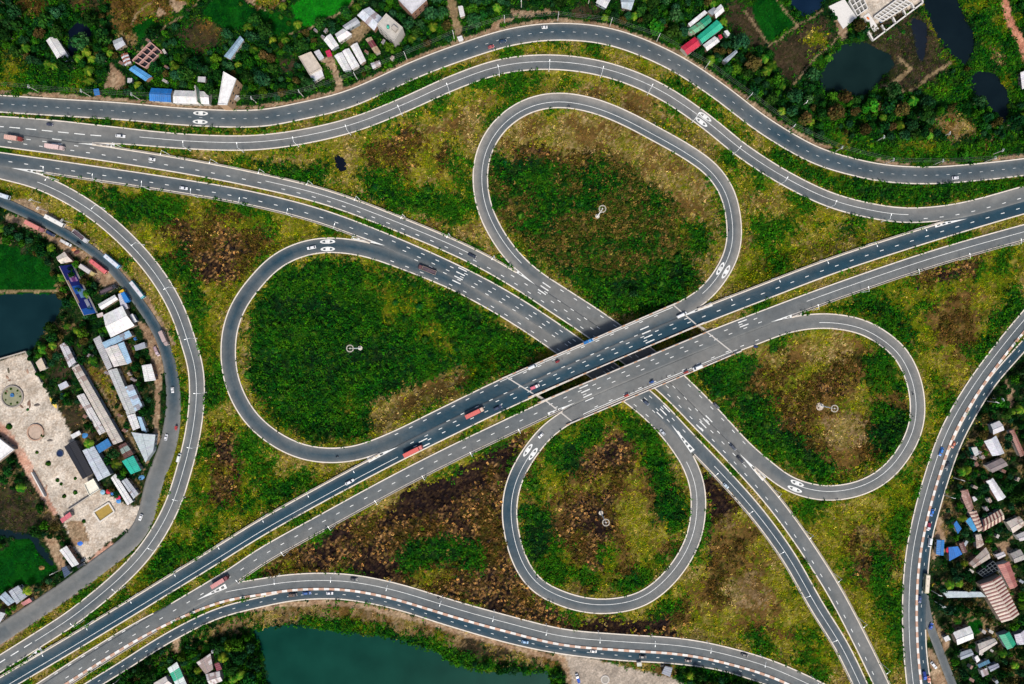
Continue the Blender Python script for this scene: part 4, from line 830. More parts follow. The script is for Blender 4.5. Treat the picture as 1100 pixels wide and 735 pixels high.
# ------------------------------------------------------------------ trees
TREECOL = [[(12, 50, 22), (22, 70, 24), (38, 92, 26), (14, 58, 30)], [(30, 86, 16), (52, 112, 20), (72, 128, 26), (36, 98, 22)], [(22, 66, 40), (40, 88, 52), (16, 56, 36), (56, 104, 58)], [(70, 70, 30), (96, 84, 40), (52, 62, 28), (112, 92, 52)]]
def crown_mesh(kind, seed, R=3.0, hgt=6.0):
    rg = np.random.default_rng(seed); nl = 9; n = 360
    lob = [(0, 0, hgt - .5, R * .62)]
    for k in range(nl):
        a = k * 2.4 + rg.random() * 1.2; q = R * (.35 + .35 * rg.random()); lob.append((q * math.cos(a), q * math.sin(a), hgt - 1.6 + 1.4 * rg.random() - q * .35, R * (.30 + .22 * rg.random())))
    lob = np.array(lob); pick = rg.choice(len(lob), n, p=lob[:, 3] ** 2 / (lob[:, 3] ** 2).sum()); L = lob[pick]
    d = rg.normal(size=(n, 3)); d[:, 2] = np.abs(d[:, 2]) * 1.1 - .35; d /= np.linalg.norm(d, axis=1)[:, None]
    c = L[:, :3] + d * (L[:, 3] * (.72 + .34 * rg.random(n)))[:, None]
    nrm = d + rg.normal(0, .55, (n, 3)); nrm /= np.linalg.norm(nrm, axis=1)[:, None]
    u = np.cross(nrm, rg.normal(size=(n, 3))); u /= np.linalg.norm(u, axis=1)[:, None]; v = np.cross(nrm, u)
    s = (.75 + .6 * rg.random(n))[:, None] * R / 3.0 * .95
    V = np.stack([c - u * s * .5, c - v * s * .42 + u * s * .1, c + u * s * .5, c + v * s * .42 - u * s * .1], 1).reshape(-1, 3)
    pal = np.array([C(*q) for q in TREECOL[kind]]); lc = rg.random(len(lob))[pick] * .8 + rg.random(n) * .5
    t = np.clip(lc, 0, .999) * (len(pal) - 1); i = t.astype(int); f = (t - i)[:, None]
    col = (pal[i] * (1 - f) + pal[i + 1] * f) * (.75 + .5 * rg.random((n, 1)))
    return quads_mesh('crown', V, np.arange(n * 4).reshape(-1, 4), col.repeat(4, 0), M_TREE)
def trunk_mesh(hgt=4.5, seed=0):
    rg = random.Random(seed); mb = MB(); mb.tube((0, 0, -.4), (.1, .05, hgt * .55), .24, .17, 8)
    for k in range(5):
        a = k * 1.3 + rg.random(); q = 1.0 + rg.random() * .7
        mb.tube((.1, .05, hgt * (.42 + .03 * k)), (q * math.cos(a), q * math.sin(a), hgt * (.8 + .25 * rg.random())), .1, .04, 6)
    return mb.mesh('trunk', M_BARK)
TRUNKS = [trunk_mesh(4.5, k) for k in range(3)]
CROWNS = {k: [crown_mesh(k, 10 * k + j) for j in range(4)] for k in range(4)}
def palm_mesh(seed, L=2.6):
    rg = random.Random(seed); mb = MB(); fr = MB(); n = 13
    for k in range(n):
        a = 2 * math.pi * k / n + rg.uniform(-.2, .2); up = rg.uniform(.1, .9); m = 6; Lk = L * rg.uniform(.8, 1.15); c = math.cos(a), math.sin(a)
        col = C(*rg.choice([(58, 112, 20), (84, 130, 30), (40, 92, 22), (112, 140, 40)]))
        pts = [(Lk * t * c[0], Lk * t * c[1], 6 + up * 1.6 * t - 2.4 * t * t) for t in [j / m for j in range(m + 1)]]
        for j in range(m):
            p, q = Vector(pts[j]), Vector(pts[j + 1]); sd = Vector((-c[1], c[0], 0)); wd = .75 * math.sin(math.pi * (j + 1.2) / (m + 1.6)) + .12
            for sg in (-1, 1):
                b = (p + q) / 2 + sd * sg * wd - Vector((0, 0, .25)) + Vector((c[0], c[1], 0)) * .25
                fr.add([p, q, b + (q - p) * .35, b - (q - p) * .1], [(0, 1, 2, 3)], col)
    mb.tube((0, 0, -.4), (.25, .1, 3), .17, .13, 8); mb.tube((.25, .1, 3), (0, 0, 6), .13, .11, 8)
    return mb.mesh('trunk', M_BARK), fr.mesh('fronds', M_TREE)
PALMS = [palm_mesh(k) for k in range(4)]
def shrub_mesh(seed):
    rg = np.random.default_rng(seed); n = 90; d = rg.normal(size=(n, 3)); d[:, 2] = np.abs(d[:, 2]); d /= np.linalg.norm(d, axis=1)[:, None]
    c = d * (.6 + .5 * rg.random((n, 1))) * np.array((1, 1, .9)); u = np.cross(d, rg.normal(size=(n, 3))); u /= np.linalg.norm(u, axis=1)[:, None]; v = np.cross(d, u); s = .42
    V = np.stack([c - u * s, c - v * s * .7, c + u * s, c + v * s * .7], 1).reshape(-1, 3)
    pal = np.array([C(30, 84, 18), C(48, 100, 22), C(20, 64, 22), C(70, 110, 30)]); col = pal[rg.integers(0, 4, n)].repeat(4, 0)
    return quads_mesh('shrub', V, np.arange(n * 4).reshape(-1, 4), col, M_TREE)
SHRUBS = [shrub_mesh(k) for k in range(4)]
def sector(x, y):
    if y > 640 and 90 < x < 640: return 'on the lake shore below the service road'
    if x < 240 and y > 170: return 'among the sheds of the western village'
    if x > 900 and y > 300: return 'in the gardens of the eastern village'
    if x < 150: return 'in the north-western thicket by the black pond'
    if x < 310: return 'behind the blue and white roadside roofs'
    if x < 480: return 'round the northern farmyard with white sheds'
    if x < 710: return "behind the poles at the outer road's top bend"
    if x < 860: return 'round the cluster of green and red roofs'
    return 'between the north-eastern ponds and the outer road'
def tree(x, y, R, kind, label=None, group=None, z=None):
    g = float(gz(x, y)); hh = R / 3.0
    root = empty('tree', ((x - 550) * S, (367.5 - y) * S, g), random.uniform(0, 6.28), label, 'tree', group)
    sc = hh * random.uniform(.92, 1.08); root.scale = (sc, sc, sc * random.uniform(.85, 1.15) * (1.0 if R > 2.4 else .9))
    link('trunk', random.choice(TRUNKS), root); link('crown', random.choice(CROWNS[kind]), root)
    return root
def palm(x, y, sc, label, group):
    root = empty('palm_tree', ((x - 550) * S, (367.5 - y) * S, float(gz(x, y))), random.uniform(0, 6.28), label, 'palm tree', group)
    root.scale = (sc,) * 3; a, b = random.choice(PALMS); link('trunk', a, root); link('fronds', b, root); return root
def shrub(x, y, r, label, group, nm='shrub'):
    o = link(nm, random.choice(SHRUBS)); o.location = ((x - 550) * S, (367.5 - y) * S, float(gz(x, y)) - .1); o.rotation_euler = (0, 0, random.uniform(0, 6.28)); o.scale = (r, r, r * random.uniform(.8, 1.1))
    return tag(o, label, 'shrub', group)
KINDS = ['dark green round-crowned tree', 'bright green leafy tree', 'blue green feathery tree', 'brownish half-bare tree']
def forest(mask):
    cnt = [0, 0, 0]; rnd = random.Random(5)
    free = np.isin(BASECLS, [CI['thicket'], CI['village']]) & (CLS != CI['bed']) & ~mask & ~RMASK
    soft = np.isin(BASECLS, [CI['bush'], CI['fieldd'], CI['marsh']]) & ~mask & ~RMASK
    grid = {}; cand = []
    for tries in range(42000):
        x, y = rnd.uniform(-25, 1125), rnd.uniform(-25, 760)
        j, i = int(y - Y0), int(x - X0)
        if not free[j, i]: continue
        vil = BASECLS[j, i] == CI['village']
        R = rnd.choice([2.0, 2.5, 3.1, 3.8, 4.6]) if not vil else rnd.choice([1.7, 2.2, 2.8, 3.5])
        if tries > 25000 and vil: continue
        if tries > 25000: R = rnd.choice([1.5, 1.9, 2.3])
        rp = R / S
        if not free[max(0, int(j - rp * .9)), i] or not free[int(j + rp * .9), i] or not free[j, int(i - rp * .9)] or not free[j, int(i + rp * .9)]: continue
        key = (int(x // 20), int(y // 20)); hit = False
        for a in (-1, 0, 1):
            for b in (-1, 0, 1):
                for (px, py, pr) in grid.get((key[0] + a, key[1] + b), ()):
                    if (px - x) ** 2 + (py - y) ** 2 < ((pr + rp) * .68) ** 2: hit = True
        if hit: continue
        grid.setdefault(key, []).append((x, y, rp)); sec = sector(x, y)
        if rnd.random() < .09: palm(x, y, rnd.uniform(.8, 1.1), 'palm with pale green fronds ' + sec, 'palms ' + sec); cnt[1] += 1
        else: cand.append((R, x, y, rnd.random()))
    cand.sort(reverse=True); Vs, Cs = [], []
    for R, x, y, q in cand:
        k = 0 if q < .46 else 1 if q < .62 else 2 if q < .90 else 3
        if cnt[0] < 285: tree(x, y, R, k, KINDS[k] + ' ' + sector(x, y), KINDS[k] + 's ' + sector(x, y)); cnt[0] += 1
        else:                              # the smallest of a wood past counting
            me = rnd.choice(CROWNS[k]); n = len(me.vertices); v = np.zeros(n * 3, np.float32); me.vertices.foreach_get('co', v); cc = np.zeros(n * 4, np.float32); me.attributes['Col'].data.foreach_get('color', cc)
            v = v.reshape(-1, 3) * (R / 3); t = rnd.uniform(0, 6.28); v = np.stack([v[:, 0] * math.cos(t) - v[:, 1] * math.sin(t) + (x - 550) * S, v[:, 0] * math.sin(t) + v[:, 1] * math.cos(t) + (367.5 - y) * S, v[:, 2] + float(gz(x, y))], 1)
            Vs.append(v); Cs.append(cc.reshape(-1, 4)[:, :3] * rnd.uniform(.65, 1.3))
    if Vs:
        V = np.concatenate(Vs); tag(link('saplings', quads_mesh('saplings', V, np.arange(len(V)).reshape(-1, 4), np.concatenate(Cs), M_LEAF)), 'small young trees filling the woods and gardens between larger crowns', 'trees', None, 'stuff')
    print('candidates', len(cand))
    t2 = 0
    while t2 < 4000 and cnt[2] < 150:
        t2 += 1; x, y = rnd.uniform(-10, 1110), rnd.uniform(-10, 745); j, i = int(y - Y0), int(x - X0)
        if not (free[j, i] or (soft[j, i] and (y < 130 or x > 880 or y > 640))): continue
        sec = sector(x, y); shrub(x, y, rnd.uniform(.9, 1.6), 'low round shrub ' + sec, 'shrubs ' + sec); cnt[2] += 1
    print('forest', cnt)
# ------------------------------------------------------------------ buildings
def mark_mask(pts, grow=1.5):
    c = np.mean(pts, 0); q = [tuple(c + (np.array(p) - c) * (1 + grow / max(1, np.hypot(*(np.array(p) - c))))) for p in pts]
    BMASK[inpoly(gx, gy, q)] = True
WALLC = [C(196, 186, 170), C(170, 150, 130), C(150, 160, 165), C(206, 200, 190), C(160, 120, 96)]
def building(label, quad, h, col, kind='gable', rust=0.0, alt=None, name='house', wall=None, cat='house', windows=2, pattern=1, bright=1.0, group=None):
    """quad: roof corners in the photo (px, at eaves height h); kind gable, shed or flat"""
    q = [Vector(P(x, y, h)) for x, y in quad]
    if ((q[1] - q[0]).length + (q[2] - q[3]).length) < ((q[2] - q[1]).length + (q[3] - q[0]).length): q = q[1:] + q[:1]
    ar = sum(q[i].x * q[(i + 1) % 4].y - q[(i + 1) % 4].x * q[i].y for i in range(4))
    if ar < 0: q = [q[1], q[0], q[3], q[2]]
    c = sum(q, Vector()) / 4; d = (q[1] - q[0]).normalized(); rz = math.atan2(d.y, d.x)
    gpx = np.array([550 + c.x / S, 367.5 - c.y / S]); g = float(gz(*gpx)); h = max(h, 1.2)
    fp = [(550 + p.x / S, 367.5 - p.y / S) for p in q]; mark_mask(fp)
    root = empty(name, (c.x, c.y, g), rz, label, cat, group)
    R = Matrix.Rotation(-rz, 3, 'Z'); L = [R @ (p - Vector((c.x, c.y, 0))) for p in q]; hh = h - g
    for p in L: p.z = hh
    A, B_, C_, D = L
    def bil(u, v, z=0): p = (A * (1 - u) + B_ * u) * (1 - v) + (D * (1 - u) + C_ * u) * v; return Vector((p.x, p.y, hh + z))
    length = ((B_ - A).length + (C_ - D).length) / 2; width = ((D - A).length + (C_ - B_).length) / 2
    rd = random.Random(label); rise = {'gable': .16 * width, 'shed': .10 * width, 'flat': 0.0}[kind]
    rise = min(rise, 1.5)
    prof = (lambda v: rise * (1 - abs(2 * v - 1))) if kind == 'gable' else (lambda v: rise * v)
    # walls: inset from the eaves
    iu, iv = min(.35 / length, .08), min(.35 / width, .1); wb = MB()
    if kind == 'flat': iu = iv = .004
    ring = [(iu, iv), (1 - iu, iv), (1 - iu, 1 - iv), (iu, 1 - iv)]; n = 6
    vs = [bil(u, v) for u, v in ring]; lowv = [Vector((p.x, p.y, -.5)) for p in vs]
    top = [Vector((p.x, p.y, hh + prof(v) - .06)) for p, (u, v) in zip(vs, ring)]
    e0 = bil(iu, .5); e1 = bil(1 - iu, .5); rg0 = Vector((e0.x, e0.y, hh + prof(.5) - .06)); rg1 = Vector((e1.x, e1.y, hh + prof(.5) - .06))
    wb.add(lowv + top + [rg0, rg1], [(0, 1, 5, 4), (2, 3, 7, 6), (1, 2, 6, 9, 5), (3, 0, 4, 8, 7)])
    wcol = wall or rd.choice(WALLC); wb.build('wall', mat('plastered_wall', wcol, .9, .15, .8), root)
    if kind != 'flat':
        rb = MB(); N = max(3, int(length / 1.05)); prev = None
        sheet = .8 + .2 * rd.random()
        for k in range(N):
            if k % 3 == 0 or rd.random() < .2: sheet = rd.uniform(.84, 1.0); rusty = rd.random() < rust
            f = sheet * rd.uniform(.95, 1.02) * bright
            base = col if alt is None or (k // pattern) % 2 == 0 else alt
            u0, u1 = k / N, (k + 1) / N; um = (u0 + u1) / 2
            vv = [0, .25, .5, .75, 1.0]
            for m in range(4):
                cc = base
                if rusty and rd.random() < .75: cc = tuple(a * .45 + b * .55 for a, b in zip(base, C(130, 76, 52)))
                cc = tuple(min(.8, x * f * rd.uniform(.96, 1.03)) for x in cc)
                va, vb = vv[m], vv[m + 1]
                rb.add([bil(u0, va, prof(va)), bil(um, va, prof(va) + .07), bil(um, vb, prof(vb) + .07), bil(u0, vb, prof(vb)), bil(u1, va, prof(va)), bil(u1, vb, prof(vb))], [(0, 1, 2, 3), (1, 4, 5, 2)], cc)
        dc = tuple(x * .6 for x in col)
        for v in (0, 1): rb.add([bil(0, v, prof(v)), bil(1, v, prof(v)), bil(1, v, prof(v) - .14), bil(0, v, prof(v) - .14)], [(0, 1, 2, 3)], dc)
        for u in (0, 1): rb.add([bil(u, 0, prof(0)), bil(u, .5, prof(.5)), bil(u, 1, prof(1)), bil(u, 1, prof(1) - .14), bil(u, .5, prof(.5) - .14), bil(u, 0, prof(0) - .14)], [(0, 1, 4, 5), (1, 2, 3, 4)], dc)
        ro = rb.build('roof', M_ROOF, root)
        if kind == 'gable':
            cp = MB(); a, b = bil(0, .5, rise + .10), bil(1, .5, rise + .10); cp.tube(a, b, .11, .11, 6); cp.build('ridge_cap', mat('ridge_metal', tuple(x * .8 for x in col), .5), ro)
    else:
        rb = MB(); z0, z1 = -.25, .02
        vs = [bil(u, v, z0) for u, v in ((0, 0), (1, 0), (1, 1), (0, 1))] + [bil(u, v, z1) for u, v in ((0, 0), (1, 0), (1, 1), (0, 1))]
        rb.add(vs, [(4, 5, 6, 7), (0, 1, 5, 4), (1, 2, 6, 5), (2, 3, 7, 6), (3, 0, 4, 7)], col); ro = rb.build('roof', M_ROOF, root)
        pb = MB(); t = .22
        for (a, b, s_) in (((0, 0), (1, 0), 0), ((1, 0), (1, 1), 1), ((1, 1), (0, 1), 0), ((0, 1), (0, 0), 1)):
            p, r_ = bil(*a, .02), bil(*b, .02); dd = (r_ - p).normalized(); nn = Vector((-dd.y, dd.x, 0)) * t
            e = dd * t if s_ else Vector(); p = p + e; r_ = r_ - e
            pb.add([p, r_, r_ + nn, p + nn] + [x + Vector((0, 0, .75)) for x in (p, r_, r_ + nn, p + nn)], [(4, 5, 6, 7), (0, 1, 5, 4), (1, 2, 6, 5), (2, 3, 7, 6), (3, 0, 4, 7)])
        pb.build('parapet', mat('parapet_paint', tuple(min(.8, x * 1.15) for x in col), .8), ro)
    # door and windows on the long sides, proud of the wall
    def panel(nm, u, v, w_, z0, z1, m):
        p = bil(u, iv if v == 0 else 1 - iv); x, y = p.x, p.y; s_ = -1 if v == 0 else 1
        a = bil(max(0, u - .01), iv if v == 0 else 1 - iv); b = bil(min(1, u + .01), iv if v == 0 else 1 - iv); dd = (b - a).normalized(); nn = Vector((dd.y, -dd.x, 0)) * (1 if v == 0 else -1) * .05
        o = [Vector((x, y, 0)) + dd * sx_ * w_ / 2 + nn * k for k in (-.5, 1) for sx_ in (-1, 1)]
        mb = MB(); vs = [Vector((q_.x, q_.y, z)) for z in (z0, z1) for q_ in o]; mb.add(vs, [(0, 1, 5, 4), (2, 3, 7, 6), (0, 2, 6, 4), (1, 3, 7, 5), (4, 5, 7, 6)]); mb.build(nm, m, root)
    if hh > 1.9:
        panel('door', .3, 0, min(1.1, length * .2), 0, min(2.1, hh - .3), mat('door_paint', rd.choice([C(60, 80, 110), C(110, 70, 50), C(60, 100, 80)]), .6))
        floors = max(1, int(hh / 3.2))
        for fl in range(floors):
            for k in range(windows):
                for v in (0, 1):
                    u = .55 + .3 * k if windows <= 2 else (k + .7) / (windows + .4)
                    if v == 0 and fl == 0 and abs(u - .3) < .12: continue
                    panel('window', u, v, min(1.2, length * .16), .9 + 3.1 * fl, min(2.1 + 3.1 * fl, hh - .25), M_GLASS)
    root['_q'] = 0; del root['_q']
    return root, bil
W_ = C(250, 248, 246); WG = C(222, 220, 224); LG = C(190, 194, 200); BG = C(214, 200, 184); LB = C(176, 212, 238); GR = C(160, 166, 172)
BL = C(24, 122, 204); TE = C(30, 190, 150); GN = C(110, 186, 140); RE = C(222, 32, 70); RU = C(150, 84, 62); PK = C(222, 150, 140); TN = C(190, 166, 136)
B = building
# north-west
B('white roofed house with a red brown band, alone among trees', [(49.6, 43.6), (59.5, 38.7), (77, 65.5), (65.5, 69.8)], 4, W_, 'gable', bright=.95)
B('small roof with rust red and white stripes beside the brick shell', [(129.5, 59.5), (137, 56.7), (141, 67.6), (134.4, 71)], 3, WG, 'gable', alt=RU, name='shack', cat='shack')
B('light blue roofed house just below the brick shell', [(138.3, 75), (144.8, 70.3), (163.4, 82.2), (156.4, 87.4)], 3.2, C(92, 172, 232), 'gable')
B('bright blue roofed shed at the edge of the northern outer road', [(162.5, 94.7), (185, 95.8), (183.8, 110), (160.4, 108.4)], 3.6, BL, 'gable', name='shed', cat='shed')
B('long white roofed shed between the blue shed and the green hoarding', [(187.6, 97), (225.3, 98.5), (224.7, 112), (186, 111)], 4, W_, 'gable', name='shed', cat='shed', bright=.97)
B('tall tapering white building with a tan side by the outer road', [(240.5, 77.3), (254, 85), (244, 113), (234.5, 112.7)], 10, W_, 'flat', wall=C(196, 160, 124), windows=3, name='office_building', cat='building')
B('small white annex beside the tall tapering white building', [(247, 100), (257, 103), (251.5, 108), (246, 104.5)], 4, WG, 'shed')
B('narrow blue grey shed under the trees below the brown field', [(258, 38.5), (262, 43), (247.5, 64), (240.5, 60.5)], 4, C(150, 178, 200), 'gable', name='shed', cat='shed')
B('tiny square white hut among palms', [(212.7, 82.2), (221, 82.7), (220.7, 88.7), (212.5, 88.2)], 3, WG, 'shed', name='hut', cat='hut')
B('pale grey roof at the corner of the small green pond', [(121, 44), (131, 40), (135, 48), (125, 54)], 3, LG, 'gable', rust=.2)
B('tiny blue roofed stall by the outer road at the far left', [(100.5, 96), (106, 95), (107.5, 102), (102, 103)], 2.6, C(40, 120, 190), 'shed', name='stall', cat='stall', windows=0)
B('tiny white hut beside the light blue roofed house', [(137, 84), (142, 84), (142, 89), (137, 89)], 2.5, WG, 'shed', name='hut', cat='hut', windows=0)
# north farmyard
B('beige stained flat roof house at the western end of the farmyard', [(321, 61.4), (334.5, 56), (346, 73.6), (332.5, 80.5)], 4, BG, 'flat')
B('small white roof joined to the beige stained house', [(332.5, 80.5), (345.5, 74.3), (348, 82), (336.6, 88.6)], 3.5, W_, 'shed')
B('small pale lean-to behind the beige stained house', [(337.3, 56), (342.7, 53.2), (348.2, 62), (343.4, 65.5)], 3, WG, 'shed', name='lean_to', cat='shed')
B('tiny crimson roofed hut in the farmyard', [(349.5, 55.2), (354.3, 53.2), (357, 60), (352.3, 62)], 3, C(216, 24, 84), 'shed', name='hut', cat='hut')
B('white hipped farmhouse at the western corner of the yard', [(347.5, 43), (355, 36), (363.9, 49), (356.4, 54)], 3.6, W_, 'gable')
B('white farm shed next to the white hipped farmhouse', [(359.8, 36.8), (368.6, 30.7), (378.2, 36.8), (364.5, 45.7)], 3.6, W_, 'gable', name='shed', cat='shed')
B('light grey ribbed roof between the white farm sheds', [(368, 28), (382.3, 18.4), (387, 24.5), (372, 32.7)], 3.6, LG, 'gable', name='shed', cat='shed')
B('large bluish white roof beside the concrete house with the teal tank', [(383.6, 16.4), (396.6, 7.5), (411.6, 19.8), (402, 33)], 4.4, C(224, 230, 240), 'gable', rust=.1, name='warehouse', cat='building')
r_, bil = B('tall concrete house with a rooftop of clutter and a teal tank', [(404.8, 27.3), (415, 15), (432.7, 30), (423.2, 45)], 10, C(206, 200, 190), 'flat', windows=3, name='apartment_house', cat='building')
mb = MB(); p = bil(.55, .6, .05); mb.tube(p, p + Vector((0, 0, 1.6)), .85, .8, 14); mb.tube(p + Vector((0, 0, 1.6)), p + Vector((0, 0, 1.9)), .8, .25, 14); mb.build('water_tank', mat('teal_plastic', C(40, 180, 150), .5), r_)
mb = MB(); p = bil(.25, .4); mb.box(p.x - 1.6, p.x + 1.6, p.y - 1.2, p.y + 1.2, p.z, p.z + 2.3); mb.build('stair_head', M_CONC, r_)
B('westernmost of three white sheds set side by side in the farmyard', [(359, 60), (367.3, 56), (377.5, 75), (369.3, 76.6)], 3.4, W_, 'gable', name='shed', cat='shed')
B('middle one of three white sheds set side by side in the farmyard', [(367.5, 55.2), (374.8, 51.8), (386.4, 71), (378.2, 75)], 3.4, W_, 'gable', name='shed', cat='shed')
B('easternmost of three white sheds set side by side in the farmyard', [(376.4, 49.8), (383.6, 45.7), (393.2, 65.5), (387.4, 69.5)], 3.4, W_, 'gable', name='shed', cat='shed')
B('tan and rust roofed hut beside the three white sheds', [(392.5, 42.3), (398.6, 39.5), (409, 56), (403.4, 58.6)], 3, TN, 'gable', alt=C(120, 50, 60), pattern=4, name='hut', cat='hut')
B('little white roof among trees near the outer road bend', [(398, 68.2), (407.5, 64.8), (409.5, 69.5), (400.7, 74.3)], 3, WG, 'gable', rust=.3, name='hut', cat='hut')
B('white rooftop with parapets cut by the top edge of the photo', [(427, -1), (447, -12), (458.6, 0), (442.3, 15)], 8, WG, 'flat', windows=3, name='apartment_house', cat='building')
B('narrow white roof beside the earth track at the top', [(492, 7), (497, 6), (499.5, 17), (494.5, 19)], 3, W_, 'shed', name='hut', cat='hut')
B('square white guard hut at the roadside by the earth track', [(491, 40), (496, 38), (498, 43), (493, 45)], 2.6, W_, 'shed', name='guard_hut', cat='hut', windows=0)
B('white corrugated roof at the top edge, left one of two', [(640, 3), (646, -7), (657, -2), (651, 9)], 3.5, WG, 'gable', rust=.2)
B('pale blue grey roof at the top edge, right one of two', [(666, -2), (683, -4), (678, 11), (668, 8.6)], 3.5, C(190, 204, 214), 'gable')
# north-east cluster
B('long narrow white roof at the back of the green roofed cluster', [(739, 25.6), (757, 11), (760, 14), (741.6, 29)], 4, W_, 'shed', name='shed', cat='shed')
B('pale green faded roof beside the long narrow white one', [(737.3, 32.7), (751.3, 23.5), (757, 29.7), (743.8, 37.6)], 3.8, GN, 'gable', rust=.15, name='shed', cat='shed')
B('small deep green roof between the faded green and grey ones', [(751.5, 23), (761.3, 15.8), (764.5, 23), (757.4, 29)], 3.8, C(30, 160, 120), 'gable', name='shed', cat='shed')
B('small grey roof at the back corner of the green cluster', [(760, 12.5), (767, 7.5), (771, 12), (765, 17)], 4, GR, 'shed', name='shed', cat='shed')
B('white roof at the top of the green roofed cluster', [(766, 12), (774.4, 4.4), (778.2, 12), (769, 20)], 4, W_, 'gable')
B('large turquoise roof in the middle of the cluster', [(748.7, 39.3), (770, 21.3), (777, 29.5), (754.2, 47)], 4.6, TE, 'gable', name='warehouse', cat='building')
B('bright red roof at the roadside end of the cluster', [(731, 51), (746.5, 39.5), (752.5, 49), (738.4, 59)], 4, RE, 'gable', name='shop', cat='building')
B('white roof tucked under the large turquoise one', [(755, 48.5), (767.8, 38.9), (773.2, 44.7), (759.6, 55)], 3.6, W_, 'gable')
B('tiny red roof at the end of the white one in the cluster', [(771.3, 38.2), (774.4, 37), (776.5, 40.4), (773.2, 42.5)], 3, RE, 'shed', name='hut', cat='hut', windows=0)
B('tiny white hut east of the turquoise roof', [(777.5, 33.8), (781.3, 32.2), (785.3, 37.6), (781.5, 39.3)], 3, W_, 'shed', name='hut', cat='hut', windows=0)
B('blue grey roof by a leaning pole south of the green cluster', [(776, 65), (790.7, 53.5), (792.4, 56.2), (780.4, 68.2)], 4, C(170, 180, 190), 'gable', name='shed', cat='shed')
B('white house cut by the right edge near the red earth road', [(1096, 78), (1104, 75), (1108, 92), (1098, 96)], 3, W_, 'gable')
# western village
B('beige house at the top of the long blue hoarding', [(60.5, 276.4), (69.3, 270.4), (78, 280.7), (65.5, 283.5)], 4, C(236, 224, 208), 'gable')
B('white shed with a step in its roof near the blue truck', [(105.3, 327), (123.3, 316.7), (127, 321.6), (109, 333)], 3.6, W_, 'gable', name='shed', cat='shed')
B('lilac grey roof strip beside the blue truck', [(127, 316.3), (130, 314.5), (138, 331), (131.5, 335)], 3.4, C(206, 204, 214), 'shed', name='shed', cat='shed')
B('biggest bright white roof in the western village', [(110.7, 338.7), (131.3, 328.5), (144.5, 350), (119, 362.7)], 5, W_, 'gable', name='warehouse', cat='building', bright=1.05)
B('small white porch roof on the road side of the biggest white roof', [(139.3, 338.7), (142.4, 337), (147.2, 345.3), (144, 347)], 3, W_, 'shed', name='porch', cat='building', windows=0)
B('pinkish lean-to on the pond side of the biggest white roof', [(103.6, 337.6), (110.3, 335.5), (111.4, 339.3), (105.3, 341.5)], 3, C(232, 214, 210), 'shed', name='lean_to', cat='shed', windows=0)
B('light blue L-leg roof below the biggest white roof', [(109.6, 368.2), (138.5, 355), (142.4, 361), (113.5, 374.7)], 4, LB, 'shed', rust=.08, name='shed', cat='shed')
B('white half roof with ribs in the middle of the western village', [(112.8, 374.8), (126, 370), (136.5, 391.3), (122.4, 394.4)], 4.4, C(240, 234, 228), 'gable', name='warehouse', cat='building')
B('pale blue half roof joined to the white ribbed one', [(126.6, 369.6), (133, 367), (141.5, 389), (137, 391.3)], 4.2, LB, 'shed', name='shed', cat='shed')
B('long grey strip roof left of the white ribbed roof', [(100.4, 364.4), (107, 360.5), (120.7, 394.4), (115.6, 397.6)], 4, C(190, 188, 190), 'shed', name='shed', cat='shed')
B('white house under trees beside the western service road', [(152.2, 392.7), (162.5, 391), (167.5, 408.5), (155.5, 410)], 4, W_, 'gable', bright=1.0)
B('grey flat canopy beside the parked car on the western service road', [(144, 371.5), (155, 367.6), (157, 373.6), (146, 377)], 3, C(176, 180, 190), 'shed', name='shed', cat='shed')
B('short roof with rusty head at the start of the long sheds', [(64, 371), (71, 367.5), (81.5, 389), (74.5, 395)], 3.4, WG, 'gable', rust=.5, name='shed', cat='shed')
B('longest beige shed running down the western village', [(77, 395.5), (84.5, 391), (132, 474), (122, 478)], 3.6, C(214, 204, 192), 'gable', rust=.1, name='long_shed', cat='shed', windows=2)
B('second long white shed beside the longest one', [(82.4, 425.6), (90, 422.4), (113.5, 463.8), (107, 467.6)], 3.4, C(228, 224, 222), 'gable', rust=.05, name='long_shed', cat='shed')
B('pale grey roof row facing the longest beige shed', [(115.8, 398.2), (125.6, 395.4), (145.8, 443), (136.4, 446)], 3.8, C(204, 206, 204), 'gable', rust=.04, name='long_shed', cat='shed')
B('light blue and rust roof leaning on the pale grey roof row', [(134.4, 415.6), (142.2, 413), (153.8, 437.6), (145.8, 442)], 3.4, C(190, 216, 236), 'shed', rust=.45, name='shed', cat='shed')
B('bright white roof in the middle of the pale grey roof row', [(136.4, 446.6), (145, 444), (150.5, 459.5), (143, 462.7)], 3.8, W_, 'gable', name='shed', cat='shed')
B('thin light blue roof strip by the dark trees of the western village', [(147.8, 447.5), (151.6, 448), (158, 465), (152.5, 462.5)], 3.2, LB, 'shed', name='shed', cat='shed', windows=0)
B('large pale blue grey roof with a pointed end near the roadside', [(141, 464.2), (167, 467), (164.5, 485), (156.5, 497)], 4, C(198, 208, 212), 'gable', name='warehouse', cat='building')
B('turquoise roof at the lower end of the longest beige shed', [(131, 495.5), (143, 489.5), (151.6, 505.3), (140.7, 509.6)], 4, C(30, 196, 170), 'gable', name='shop', cat='building')
B('rust brown and teal roof above the turquoise one', [(126.6, 479.5), (134.8, 475.2), (143.4, 487.8), (134.2, 493.3)], 3.6, C(110, 70, 62), 'gable', alt=C(150, 168, 160), pattern=3, name='shed', cat='shed')
B('blue roof left of the rust brown one', [(102, 479.6), (115.6, 471), (120.5, 478.5), (107, 487)], 3.4, C(54, 134, 200), 'shed', name='shed', cat='shed')
B('long bluish white roof beside the black roofed hall', [(88.4, 484), (101, 479.4), (119, 510), (105.5, 517)], 4.4, C(206, 214, 224), 'gable', name='warehouse', cat='building')
